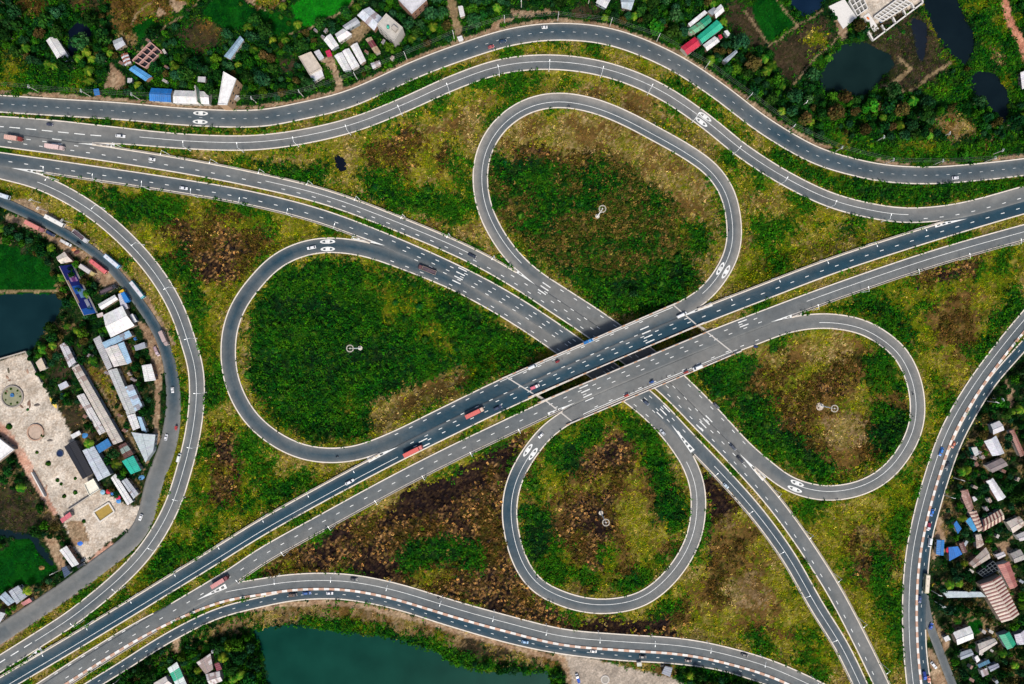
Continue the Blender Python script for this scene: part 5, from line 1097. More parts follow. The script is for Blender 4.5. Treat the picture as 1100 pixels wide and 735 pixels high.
B('black roofed hall between the concrete yard and the bluish white roof', [(69, 480), (80.7, 473), (100, 509), (89, 515)], 4, C(16, 18, 32), 'gable', name='hall', cat='building', wall=C(120, 110, 100))
B('square cream roof at the foot of the black roofed hall', [(90.7, 520), (101, 514), (107.6, 525.6), (96.7, 532.7)], 3.4, C(252, 246, 226), 'flat')
B('long white roof beside the row of coloured parasols', [(119, 513.6), (124, 509), (143, 539), (137, 543)], 3.4, W_, 'gable', name='shed', cat='shed')
B('grey roof with a blue corner beside the long white one', [(130.5, 517), (136, 513.6), (149, 530.5), (143.6, 536)], 3.4, C(196, 200, 206), 'gable', rust=.1, name='shed', cat='shed')
B('small pink roof at the edge of the concrete yard', [(64.5, 557.8), (75, 550), (77.6, 554.5), (67.3, 562)], 3, C(228, 120, 130), 'shed', name='hut', cat='hut', windows=0)
B('white roofed hall standing alone by the roadside below the yard', [(63.8, 591.3), (71.5, 586.4), (85, 606), (77.5, 609.3)], 4, W_, 'gable', name='hall', cat='building')
B('dark blue roofed stall beside the white roofed hall', [(66.5, 609.8), (71, 608), (75.8, 615.8), (69.8, 620.7)], 3, C(48, 74, 110), 'shed', name='stall', cat='stall', windows=0)
B('larger grey roof at the far lower left by the road', [(9.3, 635.5), (19.6, 629), (29, 641), (18, 649)], 3.6, C(190, 196, 204), 'gable')
B('pale blue roof next to the larger grey one at the lower left', [(-1, 642), (5.5, 635.5), (16.4, 646.4), (8.7, 651)], 3.6, C(190, 206, 222), 'gable')
B('small pink awning roof in front of the larger grey roof', [(22.4, 648), (31.6, 642.5), (35, 646), (26, 650.7)], 2.8, C(226, 150, 146), 'shed', name='stall', cat='stall', windows=0)
B('grey roof cut by the left edge near the road', [(-3, 655), (6, 659), (0, 669), (-8, 668)], 3.4, C(196, 200, 206), 'gable')
B('small beige roof beside the upper end of the concrete yard', [(38.7, 389.6), (44.2, 384), (49.6, 395.6), (43.6, 399)], 3, C(226, 206, 184), 'shed', name='hut', cat='hut', windows=0)
B('small lilac white roof between the yard and the long sheds', [(62.2, 413.6), (71, 409.3), (74.7, 414.7), (65.5, 419.6)], 3, C(220, 220, 230), 'shed', name='hut', cat='hut', windows=0)
B('white wedge shaped roof at the left edge beside the brick path', [(-6, 470), (0, 471), (15.5, 483), (-4, 498)], 3.4, W_, 'flat')
B('thin white roof strip at the yard edge above the black hall', [(75.5, 467.5), (85, 462.6), (87.4, 466.4), (78.4, 471.6)], 2.6, W_, 'shed', name='lean_to', cat='shed', windows=0)
# lake shore
B('white and turquoise striped roof below the lake road', [(180, 718), (190, 711), (201.5, 737), (191, 741)], 4, C(236, 246, 244), 'gable', alt=C(60, 190, 150), pattern=5)
B('cream roof cut by the bottom edge left of the turquoise stripes', [(165, 734), (178, 726.5), (185, 735), (172, 744)], 3.6, C(240, 230, 222), 'gable', rust=.2)
B('white house with a rust red roof patch near the lake', [(211, 711.7), (226, 702), (229, 719), (220.5, 724)], 3.8, C(224, 216, 214), 'gable', rust=.55)
B('broken white roof below the rust patched house near the lake', [(220.8, 724.4), (236, 721), (239, 731.4), (226, 737)], 3.6, C(230, 224, 222), 'gable', rust=.3)
B('crimson awning beside the rust patched house near the lake', [(230.5, 713), (235, 711), (238.5, 719), (233, 721)], 3, C(130, 14, 50), 'shed', name='awning', cat='awning', windows=0)
B('small grey kiosk on the traffic island of the southern junction', [(710.6, 723.4), (714.5, 715.6), (722.3, 717), (719.7, 727)], 3, C(158, 164, 178), 'shed', name='kiosk', cat='kiosk')
B('tiny white booth on the grass of the southern traffic island', [(684, 712), (689, 711.5), (689.5, 715.5), (684.5, 716)], 2.4, C(232, 230, 214), 'shed', name='booth', cat='kiosk', windows=0)
# eastern village
B('upper white corrugated roof at the top of the eastern village', [(1064, 456), (1073.5, 452), (1079, 462), (1067, 467)], 3.4, WG, 'gable', rust=.15)
B('white ribbed roof below the upper one in the eastern village', [(1057, 474), (1070, 468), (1079, 487), (1066, 490)], 3.6, C(226, 226, 234), 'gable', rust=.12)
B('long rust pink roof strip at the right edge', [(1084, 463), (1089, 461), (1101, 488), (1096, 491)], 3.2, C(176, 122, 110), 'gable', rust=.3, name='shed', cat='shed')
B('small white hut with a teal side near the eastern road', [(1043, 481), (1049, 480), (1052.5, 487.5), (1047, 490.5)], 3, C(226, 226, 224), 'shed', name='hut', cat='hut', wall=C(30, 170, 150))
B('grey brown old roof below the white ribbed roof', [(1059, 500), (1076, 492), (1083, 500), (1066, 508)], 3.4, C(150, 136, 134), 'gable', rust=.25)
B('white angular roof beside a palm in the eastern village', [(1059, 517), (1066.5, 513.5), (1080.5, 534), (1072, 538.5)], 3.6, C(240, 240, 244), 'gable')
B('rusty red patched roof nearest the eastern road', [(1030.5, 527.5), (1039.5, 525.5), (1046, 545), (1040, 551)], 3.2, C(190, 150, 140), 'gable', rust=.8)
B('tiny white roof beside the rusty red patched one', [(1044, 534), (1047, 533), (1050, 537), (1046, 539)], 2.6, WG, 'shed', name='hut', cat='hut', windows=0)
B('brown and cream striped roof, left wing of an L', [(1040.5, 550), (1049, 548.5), (1056, 568), (1051, 571.5)], 3.6, C(216, 190, 170), 'gable', alt=C(122, 66, 58), pattern=1)
B('brown and cream striped roof, right wing of an L', [(1055.5, 558.6), (1075, 547), (1079, 558), (1055.5, 571.5)], 3.6, C(230, 206, 182), 'gable', alt=C(120, 62, 54), pattern=1)
B('cream roof with dark patches at the right edge', [(1081, 561), (1095, 554.5), (1101, 564), (1088, 573)], 3.6, C(226, 212, 198), 'gable', rust=.4)
B('lilac roof cut by the right edge below the cream one', [(1091, 575), (1100, 571), (1104, 580), (1095.5, 581.5)], 3.4, C(214, 206, 206), 'gable')
B('deep blue tarpaulin roof with a white end beside the trees', [(1024, 563), (1027.5, 559.5), (1033, 568), (1028.5, 573.5)], 2.8, C(28, 120, 200), 'shed', name='stall', cat='stall', windows=0)
B('sky blue roof touching the striped left wing', [(1036.5, 559), (1042.5, 555.5), (1050, 569), (1045.5, 571.5)], 3, C(70, 164, 220), 'shed', name='shed', cat='shed')
B('blue roof along the roadside of the eastern village', [(1006.5, 580), (1014.5, 580), (1013.5, 597), (1005.5, 595.5)], 3.2, C(44, 130, 206), 'gable', name='shop', cat='building')
B('blue triangular tarpaulin roof beside the red parasol', [(1019, 588), (1029, 587), (1033, 595), (1019, 602.5)], 2.8, C(26, 122, 214), 'shed', name='stall', cat='stall', windows=0)
B('brown hut with a pale ridge beside the blue tarpaulin', [(1030, 584), (1035, 582), (1039, 593), (1034, 594.5)], 3, C(110, 70, 66), 'gable', name='hut', cat='hut')
B('large beige roof in the middle of the eastern village', [(1041, 605), (1059, 588), (1064, 599.5), (1046, 610.5)], 4, C(190, 176, 164), 'gable', rust=.1)
B('cream and brown roof strip above the large beige roof', [(1048, 574.5), (1053.5, 573.5), (1057, 585), (1049, 589.5)], 3.2, C(212, 194, 180), 'gable', rust=.35)
B('small white roof above the pink terrace house', [(1069, 596), (1078, 592.5), (1080.5, 597), (1072, 601)], 3, C(232, 226, 226), 'gable')
B('pink terrace house with a blue strip at its end', [(1071.5, 607), (1084, 603), (1093, 629), (1085, 633)], 4.4, C(190, 116, 104), 'gable', alt=C(170, 96, 88), pattern=3)
B('weathered grey roof at the right edge of the eastern village', [(1085, 595), (1096, 590), (1101, 601), (1090, 605)], 3.4, C(180, 172, 166), 'gable', rust=.1)
B('largest brown and white striped roof in the eastern village', [(1052.5, 628), (1075, 618), (1095, 660), (1076, 669)], 5, C(232, 214, 196), 'gable', alt=C(132, 70, 62), pattern=1, name='warehouse', cat='building')
B('long narrow silver roof lying beside the grassy plot', [(1012, 635), (1054, 636), (1059, 641), (1017, 642)], 3, C(206, 220, 226), 'shed', name='long_shed', cat='shed', windows=2)
B('white stepped roof house near the eastern branch road', [(1023.5, 679.5), (1042, 672.5), (1046, 686), (1028.5, 693)], 4.2, W_, 'gable')
B('tiny white hut beside the white stepped roof house', [(1013.5, 685), (1018.5, 682.5), (1021, 687), (1015.5, 689.5)], 2.8, W_, 'shed', name='hut', cat='hut', windows=0)
B('turquoise green roof in the lower eastern village', [(1073, 682.5), (1084, 678.5), (1091.5, 692), (1082, 698)], 3.8, C(20, 172, 128), 'gable')
B('lilac white roof joined to the turquoise green one', [(1089.5, 682), (1100, 677), (1106, 690), (1092.5, 693)], 3.6, C(218, 214, 226), 'gable')
B('long cream roof left of the turquoise green one', [(1050, 692), (1068, 685.5), (1071.5, 691), (1052, 704)], 3.6, C(212, 202, 192), 'gable', rust=.1)
B('blue grey roof below the white stepped roof house', [(1030, 701.5), (1043, 697), (1046, 703.5), (1032, 709)], 3.2, C(160, 170, 180), 'gable')
B('tiny white cube roof between the cream and blue grey ones', [(1046.5, 706), (1050, 704), (1053, 709.5), (1049, 712)], 3, W_, 'shed', name='hut', cat='hut', windows=0)
B('small blue teal roof in the lower eastern village', [(1050, 714), (1062, 708.5), (1063.5, 712), (1051.5, 717.5)], 3, C(60, 124, 156), 'shed', name='shed', cat='shed', windows=0)
B('lilac grey roof at the bottom of the eastern village', [(1061.5, 716.5), (1072, 712.5), (1073.5, 717), (1064, 721.8)], 3.2, C(176, 180, 196), 'gable')
B('small broken pale roof beside the lilac grey one', [(1053, 720.5), (1060, 717.5), (1062, 724), (1055, 727)], 2.8, C(206, 200, 206), 'shed', rust=.4, name='hut', cat='hut', windows=0)

# ------------------------------------------------------------------ unfinished shells and walls
def wall_seg(mb, a, b, t, z0, z1, col=(1, 1, 1)):
    A = Vector(P(*a, 0)); Bv = Vector(P(*b, 0)); d = (Bv - A).normalized(); n = Vector((-d.y, d.x, 0)) * t / 2
    q = [A - n, Bv - n, Bv + n, A + n]; mb.add([Vector((p.x, p.y, z)) for z in (z0, z1) for p in q], [(4, 5, 6, 7), (0, 1, 5, 4), (1, 2, 6, 5), (2, 3, 7, 6), (3, 0, 4, 7)], col)
def shell(label, quad, nu, nv, z1, col, inner, t=.45, extra=()):
    c = np.mean(quad, 0); root = empty('unfinished_house', P(c[0], c[1], 0), 0, label, 'building'); mark_mask(quad)
    Q = [np.array(p, float) for p in quad]
    bl = lambda u, v: tuple((Q[0] * (1 - u) + Q[1] * u) * (1 - v) + (Q[3] * (1 - u) + Q[2] * u) * v)
    m = mat('bare_masonry', col, .9, .25, 1.0)
    for k in range(nu + 1):
        mb = MB(); wall_seg(mb, bl(k / nu, 0), bl(k / nu, 1), t, -.3, z1); o = mb.build('wall', m, root); o.location = -root.location
    for k in range(nv + 1):
        mb = MB(); wall_seg(mb, bl(0, k / nv), bl(1, k / nv), t, -.3, z1 + .012); o = mb.build('wall', m, root); o.location = -root.location
    fl = MB(); fl.add([P(*p, .3) for p in quad], [(0, 1, 2, 3)]); o = fl.build('floor', mat('damp_infill', inner, .8, .3, .6), root); o.location = -root.location
shell('roofless pink brick house shell with dark square rooms', [(144.2, 66.5), (163.3, 47), (175.3, 57.3), (157.8, 74.2)], 4, 2, 2.2, C(206, 160, 150), C(16, 18, 34), .5)
shell('dark roofless frame of a house below the large beige roof', [(1048, 614), (1064, 601.5), (1071, 610), (1054, 619)], 5, 3, 2.5, C(84, 92, 98), C(18, 26, 34), .3)
shell('white walled rows of unfinished rooms on the walled plot', [(938, 19), (966, -2), (978, 5), (947, 24)], 9, 2, 1.6, C(240, 236, 230), C(150, 144, 134), .5)
shell('small grid of unfinished white rooms beside the white slab', [(911, 2), (924, -6), (931, 10), (920, 18)], 3, 3, 1.4, C(238, 234, 228), C(120, 120, 114), .5)
mb = MB()
for a, b in (((924.5, 23), (936.8, 44.5)), ((936.8, 44.5), (990, 4)), ((990, 4), (986, -8)), ((950, 35), (946, 28)), ((961, 26), (958, 20)), ((972, 18), (969, 12)), ((981, 11), (978, 5))): wall_seg(mb, a, b, .8, -.3, 1.6)
tag(mb.build('compound_wall', mat('white_wall', C(240, 234, 226), .9), None), 'low white boundary wall of the plot above the murky pond', 'wall')
mb = MB(); wall_seg(mb, (930, 16), (941, 33), 3.6, -.2, .45); tag(mb.build('concrete_path', mat('white_slab', C(240, 236, 230), .9)), 'short white concrete walkway inside the walled plot', 'walkway')
mb = MB(); q = [(890.5, 6.8), (907, -1), (920.5, 19), (906, 31)]; deck_box(mb, q, -.3, .7); mark_mask(q)
tag(mb.build('concrete_slab', mat('white_slab', C(240, 236, 230), .9)), 'big bright white concrete slab beside the walled plot', 'slab')
def pile(label, x, y, rx, ry, hgt, rot, col, nm='tarpaulin', cat='tarpaulin'):
    rg = random.Random(label); mb = MB(); n, m = 12, 4; vs = []
    for j in range(m + 1):
        for k in range(n):
            a = 2 * math.pi * k / n; f = (1 - j / m) * rg.uniform(.88, 1.1); vs.append((rx * f * math.cos(a), ry * f * math.sin(a), hgt * (j / m) ** .7 * rg.uniform(.9, 1.1)))
    fs = [(j * n + k, j * n + (k + 1) % n, (j + 1) * n + (k + 1) % n, (j + 1) * n + k) for j in range(m) for k in range(n)]
    mb.add(vs, fs); o = mb.build(nm, mat('draped_' + nm, col, .8, .3, .8)); o.location = P(x, y, 0)[:2] + (float(gz(x, y)) - .1,); o.rotation_euler = (0, 0, rot); BMASK[int(y - Y0), int(x - X0)] = True
    return tag(o, label, cat)
pile('orange and yellow heap inside the walled plot', 932, 20, 2.2, 1.2, .7, -.9, C(236, 120, 40), 'heap', 'heap')
pile('bright blue tarpaulin inside the walled plot', 946.5, 22.5, 1.5, 1.5, .6, 0, C(40, 140, 214))
pile('yellow cloth heap spread on the concrete yard', 57.5, 433, 4.6, 1.3, .5, -1.0, C(250, 214, 90), 'heap', 'heap')
pile('orange earth heap beside the white truck on the western road', 79, 268, 1.6, 1.3, .9, .3, C(220, 140, 80), 'heap', 'heap')
pile('dark brown heap beside the white truck on the western road', 82.5, 271, 2.0, 1.4, 1.0, .3, C(110, 60, 56), 'heap', 'heap')
pile('blue tarpaulin bundle beside the small lilac roof', 67, 425, 1.7, 1.4, .8, .4, C(50, 130, 200)); pile('blue tarpaulin on the sheds above the black hall', 91, 468, 2.2, 1.8, .6, .4, C(60, 140, 206))
pile('blue heap of goods by the road beside the light blue roof', 145.5, 364, 1.5, 1.2, .9, 0, C(40, 120, 210)); pile('blue tarpaulin at the lower tip of the concrete yard', 86, 584, 2.0, 1.5, .5, .3, C(40, 120, 226)); pile('blue tarpaulin heap beside the turquoise roof', 152, 513, 2.2, 1.6, .6, .3, C(90, 150, 200))
pile('yellow dry straw stack near the mango trees', 45, 610, 1.9, 1.5, 1.3, .2, C(160, 120, 60), 'straw_stack', 'haystack'); pile('red heart shaped paint patch on the concrete yard', 24.5, 404.5, 1.9, 1.7, .06, .4, C(190, 100, 96), 'paint_patch', 'marking')
for k, (x, y, c, nmc) in enumerate(((118.5, 527.5, C(214, 40, 60), 'red'), (123.5, 529, C(50, 130, 214), 'blue'), (129, 534, C(210, 40, 90), 'crimson'), (129.5, 537.5, C(70, 150, 220), 'pale blue'), (112.5, 528, C(150, 200, 226), 'white blue'), (1017, 590, C(216, 16, 60), 'large red'))):
    root = empty('parasol', P(x, y, 0)[:2] + (float(gz(x, y)),), k * .4, nmc + (' parasol between the two blue roofs' if k == 5 else ' parasol in the row beside the long white roof'), 'parasol', None if k == 5 else 'coloured parasols on the yard')
    R_ = 1.9 if k == 5 else 1.5; mb = MB(); n = 8; mb.add([(0, 0, 2.7)] + [(R_ * math.cos(6.283 * j / n), R_ * math.sin(6.283 * j / n), 2.15) for j in range(n)], [(0, 1 + j, 1 + (j + 1) % n) for j in range(n)]); mb.build('canopy', mat('parasol_cloth', c, .8), root)
    mb = MB(); mb.tube((0, 0, -.1), (0, 0, 2.75), .04, .04, 6); mb.build('pole', M_GALV, root)
rq = random.Random(9)
for k in range(16):
    x, y = rq.choice([(rq.uniform(6, 40), rq.uniform(396, 440)), (rq.uniform(34, 66), rq.uniform(470, 545)), (rq.uniform(82, 104), rq.uniform(556, 590))])
    if CLS[int(y - Y0), int(x - X0)] != CI['yard'] or BMASK[int(y - Y0), int(x - X0)]: continue
    o = pile('low heap of rubble and planks on the concrete yard', x, y, rq.uniform(.8, 2.2), rq.uniform(.6, 1.4), rq.uniform(.3, .7), rq.uniform(0, 3), rq.choice([C(140, 110, 90), C(110, 100, 92), C(186, 150, 126), C(90, 84, 60)]), 'rubble_heap', 'heap'); o['group'] = 'rubble heaps on the concrete yard'
# concrete yard: round planters, pit, hall wall
for x, y, R_, lab in ((14, 426, 6.6, 'large round walled garden on the concrete yard'), (38.8, 464.5, 5.0, 'smaller round brick planter on the concrete yard')):
    root = empty('round_garden', P(x, y, 0), 0, lab, 'garden'); mb = MB(); mb.ringband(0, 0, R_ - .7, R_, -.2, .9); mb.build('rim', mat('planter_rim', C(168, 158, 148) if R_ > 6 else C(196, 160, 136), .9, .25), root)
    mb = MB(); mb.ringband(0, 0, .05, R_ - .72, -.2, .35); mb.build('soil', mat('planter_soil', C(150, 150, 120) if R_ > 6 else C(200, 176, 156), .95, .35, .7), root)
    if R_ > 6:
        mb = MB(); mb.ringband(0, .8, .3, 1.1, .35, 1.0, 16); mb.build('basin', mat('blue_basin', C(60, 120, 180), .4), root)
        for k in range(7): shrub(x + 8.2 * math.cos(k * .9), y + 8.2 * math.sin(k * .9), .8, 'small round bush inside the large round garden', 'bushes of the round garden')
    BMASK[inpoly(gx, gy, [(x + R_ / S * math.cos(a), y + R_ / S * math.sin(a)) for a in np.linspace(0, 6.28, 14)])] = True
root = empty('round_basin', P(65, 487, 0), 0, 'dark blue round basin beside the black roofed hall', 'basin'); mb = MB(); mb.ringband(0, 0, 1.7, 2.1, -.2, .7, 24); mb.build('rim', mat('basin_rim', C(60, 76, 100), .6), root); mb = MB(); mb.ringband(0, 0, .02, 1.7, -.2, .4, 24); mb.build('water', mat('basin_water', C(30, 50, 90), .2), root)
q = [(101, 550), (117.5, 539.8), (123.5, 549.6), (108, 560.5)]; root = empty('sand_pit', P(112.5, 550, 0), 0, 'rectangular pit of yellow sand with a white rim by the roadside', 'sand pit'); mark_mask(q)
mb = MB(); deck_box(mb, q, -.2, .25); o = mb.build('sand', mat('yellow_sand', C(180, 150, 70), .95, .2, 1), root); o.location = -root.location
mb = MB()
for k in range(4): wall_seg(mb, q[k], q[(k + 1) % 4], .9, -.2, .8 + .01 * k)
o = mb.build('rim', mat('white_rim', C(232, 224, 212), .9), root); o.location = -root.location
mb = MB()
for a, b in (((-10, 390), (0, 386)), ((0, 386), (29.5, 377.5)), ((29.5, 377.5), (46, 411))): wall_seg(mb, a, b, .5, -.3, 1.9)
tag(mb.build('boundary_wall', M_CONC), 'pale boundary wall along the pond side of the concrete yard', 'wall')
mb = MB(); wall_seg(mb, (36, 507), (50, 533), .7, -.3, 2.0); tag(mb.build('boundary_wall', mat('white_wall', C(240, 234, 226), .9)), 'straight white wall on the brick path side of the concrete yard', 'wall')
mb = MB(); wall_seg(mb, (74, 548), (100, 531), .5, -.3, 1.8); tag(mb.build('boundary_wall', M_CONC), 'wall dividing the concrete yard from the sand pit forecourt', 'wall')
for k, (x, y) in enumerate(((52, 498), (62, 516), (66, 520), (81, 514), (81, 529), (69, 533), (10, 458), (46, 468), (46, 405), (90, 560), (40, 486), (30, 440))):
    shrub(x, y, [1.6, 1.2, 1.0, 1.0, 1.3, 1.3, 1.9, 1.1, 1.8, 1.2, 1.0, .9][k], 'round green shrub standing free on the concrete yard', 'shrubs on the concrete yard')
root = empty('traffic_circle', P(650, 730, 0), 0, 'white ringed traffic circle on the southern junction', 'roundabout'); g = float(gz(650, 730)); mb = MB(); mb.ringband(0, 0, 1.9, 2.6, g - .2, g + .35, 24); mb.build('rim', mat('worn_rim', C(214, 206, 196), .9), root); mb = MB(); mb.ringband(0, 0, .02, 1.9, g - .2, g + .2, 24); mb.build('soil', mat('grey_fill', C(176, 168, 156), .9), root)

rq = random.Random(3)
for (x0, y0, x1, y1, n, where) in ((1032, 480, 1098, 560, 9, 'eastern village above the striped roofs'), (1036, 574, 1098, 735, 13, 'eastern village below the striped roofs'), (84, 380, 150, 470, 8, 'western village'), (320, 30, 430, 80, 6, 'northern farmyard'), (120, 35, 185, 90, 5, 'brick shell garden')):
    k = 0
    for t in range(400):
        if k >= n: break
        x, y = rq.uniform(x0, x1), rq.uniform(y0, y1); w_, l_ = rq.uniform(2.4, 3.6), rq.uniform(3.4, 6); a_ = rq.choice([.5, .55, 2.1, 1.05])
        ca, sa = math.cos(a_), math.sin(a_); qd = [(x + ca * u * l_ / 2 - sa * v * w_ / 2, y + sa * u * l_ / 2 + ca * v * w_ / 2) for u, v in ((-1, -1), (1, -1), (1, 1), (-1, 1))]
        if any(BMASK[int(p[1] - Y0), int(p[0] - X0)] or RMASK[int(p[1] - Y0), int(p[0] - X0)] or CLS[int(p[1] - Y0), int(p[0] - X0)] == CI['yard'] for p in qd + [(x, y)]): continue
        lab = 'small rusty lean-to roof half hidden in the ' + where
        B(lab, qd, rq.uniform(2.2, 3), rq.choice([C(190, 180, 174), C(150, 110, 96), C(170, 176, 186), C(206, 196, 184)]), 'shed', rust=.5, name='lean_to', cat='shed', windows=0, group='small lean-to roofs in the ' + where); k += 1
# ------------------------------------------------------------------ hoardings
def hoarding(label, a, b, h, draw, thick=.5, lean=0.0):
    A = Vector(P(*a, 0)); Bv = Vector(P(*b, 0)); c = (A + Bv) / 2; d = Bv - A; L = d.length; rz = math.atan2(d.y, d.x); g = float(gz((a[0] + b[0]) / 2, (a[1] + b[1]) / 2))
    root = empty('hoarding', (c.x, c.y, g), rz, label, 'billboard'); mb = MB(); mb.box(-L / 2, L / 2, -thick / 2, thick / 2, 1.0, h); mb.build('backing', M_CONC, root)
    s_ = -1 if (Vector((math.sin(rz), -math.cos(rz), 0)).dot(Vector((-c.x, -c.y, 0))) > 0) else 1
    pm = MB(); y = s_ * (thick / 2 + .02); n = 24; m = 8
    for i in range(n):
        for j in range(m):
            x0, x1 = -L / 2 + L * i / n, -L / 2 + L * (i + 1) / n; z0, z1 = 1.05 + (h - 1.1) * j / m, 1.05 + (h - 1.1) * (j + 1) / m
            pm.add([(x0, y, z0), (x1, y, z0), (x1, y, z1), (x0, y, z1)], [(0, 1, 2, 3)], draw((i + .5) / n, (j + .5) / m))
    pm.build('poster', M_PATCH, root)
    root.rotation_euler = (s_ * lean, 0, rz)
    for k in range(5):
        pl = MB(); x = -L / 2 + L * (k + .5) / 5; pl.tube((x, -s_ * .5, -.5), (x, -s_ * .5, h - .3), .14, .14, 8); pl.tube((x, -s_ * 2.5, -.4), (x, -s_ * .5, h * .7), .09, .09, 6); pl.build('post', M_GALV, root)
def blue_ad(u, v):
    b = C(22, 40, 140)
    if u > .88 or (.42 < u < .6 and v > .3): b = C(40, 120, 220)
    if .5 < u < .66 and v < .6: b = C(150, 200, 246)
    if .17 < u < .34 and .3 < v < .75: b = C(150, 70, 150) if (int(u * 60) + int(v * 9)) % 2 else C(220, 170, 220)
    if .3 < u < .75 and v > .84: b = C(206, 170, 140)
    if .7 < u < .86 and .3 < v < .5: b = C(226, 226, 240)
    if v < .1: b = C(230, 224, 214)
    return b
hoarding('long blue advertising hoarding with purple and white patches in the western village', (80.5, 284), (106.5, 335.8), 9.5, blue_ad, lean=.5)
hoarding('white hoarding with green bands standing at the northern roadside', (216.5, 97.5), (219, 115), 9, lambda u, v: C(60, 160, 70) if (.45 < v < .6 or .78 < v < .86 or u > .88) else C(96, 80, 100) if (.66 < u < .78 and .15 < v < .4) else C(236, 240, 226))
# ------------------------------------------------------------------ vehicles
def road_at(x, y):
    d = np.hypot(ALLXY[:, 0] - x, ALLXY[:, 1] - y); m = d < ALLW / 2 + 1.5
    if not m.any(): return float(gz(x, y)), None
    i = np.where(m)[0]; top = ALLZR[i].max(); j = i[np.argmin(d[i] + 8 * (top - ALLZR[i]))]
    return float(ALLZR[j]), math.atan2(-ALLT[j, 1], ALLT[j, 0])
ALLZR = np.concatenate([r.z for r in RD.values()])
def put(root, x, y, ang=None, flip=False):
    z, a = road_at(x, y); z += .02
    X, Y, _ = P(x, y, z + 1.0)
    a = (math.radians(ang) if ang is not None else (a or 0)) + (math.pi if flip else 0)
    root.location = (X, Y, z); root.rotation_euler = (0, 0, a)
    BMASK[int(y - Y0) - 3:int(y - Y0) + 4, int(x - X0) - 4:int(x - X0) + 5] = True
def paintm(c): return mat('vehicle_paint', c, .35, .06, .5, 0, .5)
def wheels(root, spots, r=.33, w=.24):
    for x, y in spots:
        mb = MB(); mb.tube((x, y - w / 2, r), (x, y + w / 2, r), r, r, 14); o = mb.build('wheel', M_TYRE, root)
        rb = MB(); s_ = 1 if y > 0 else -1; rb.tube((x, y + s_ * (w / 2), r), (x, y + s_ * (w / 2 + .015), r), r * .55, r * .5, 10); rb.build('rim', M_GALV, o)
def car(label, x, y, col, ang=None, flip=False, L=4.4, van=False, group=None):
    root = empty('van' if van else 'car', (0, 0, 0), 0, label, 'van' if van else 'car', group); k = L / 4.4; hw = .86 if not van else .9
    mb = MB()
    if van: mb.hull([(-2.2 * k, hw * .92, .35, 1.0, .1), (-2.1 * k, hw, .28, 1.15, .12), (2.0 * k, hw, .28, 1.1, .14), (2.25 * k, hw * .86, .35, .85, .14)])
    else: mb.hull([(-2.2 * k, hw * .82, .38, .82, .1), (-2.05 * k, hw * .97, .26, .95, .12), (-1.2 * k, hw, .24, .98, .12), (1.0 * k, hw, .24, .92, .14), (1.95 * k, hw * .93, .26, .78, .14), (2.2 * k, hw * .78, .34, .66, .12)])
    mb.build('body', paintm(col), root)
    mb = MB()
    if van: mb.hull([(-2.12 * k, hw * .84, 1.0, 1.9, .14), (1.0 * k, hw * .84, 1.0, 1.95, .16)]); mb.build('roof', paintm(col), root); mb = MB(); mb.hull([(1.0 * k, hw * .8, 1.05, 1.88, .12), (1.75 * k, hw * .76, 1.02, 1.12, .04)]); mb.build('windscreen', M_GLASS, root)
    else:
        mb.hull([(-1.25 * k, hw * .74, .94, 1.42, .1), (.45 * k, hw * .74, .94, 1.44, .12)]); mb.build('roof', paintm(col), root)
        mb = MB(); mb.hull([(.45 * k, hw * .72, .94, 1.4, .08), (1.15 * k, hw * .8, .9, .96, .03)]); mb.build('windscreen', M_GLASS, root)
        mb = MB(); mb.hull([(-1.8 * k, hw * .76, .92, .98, .03), (-1.25 * k, hw * .7, .94, 1.38, .08)]); mb.build('rear_window', M_GLASS, root)
    for s_ in (-1, 1):
        mb = MB(); mb.box(-1.0 * k, .35 * k, s_ * hw * .745 - .01, s_ * hw * .745 + .012, 1.02, 1.34); mb.build('side_window', M_GLASS, root)
        mb = MB(); mb.box(2.08 * k, 2.23 * k, s_ * hw * .55 - .16, s_ * hw * .55 + .16, .55, .7); mb.build('headlight', M_LAMP, root)
    wheels(root, [(-1.35 * k, -hw + .08), (-1.35 * k, hw - .08), (1.4 * k, -hw + .08), (1.4 * k, hw - .08)]); put(root, x, y, ang, flip); return root
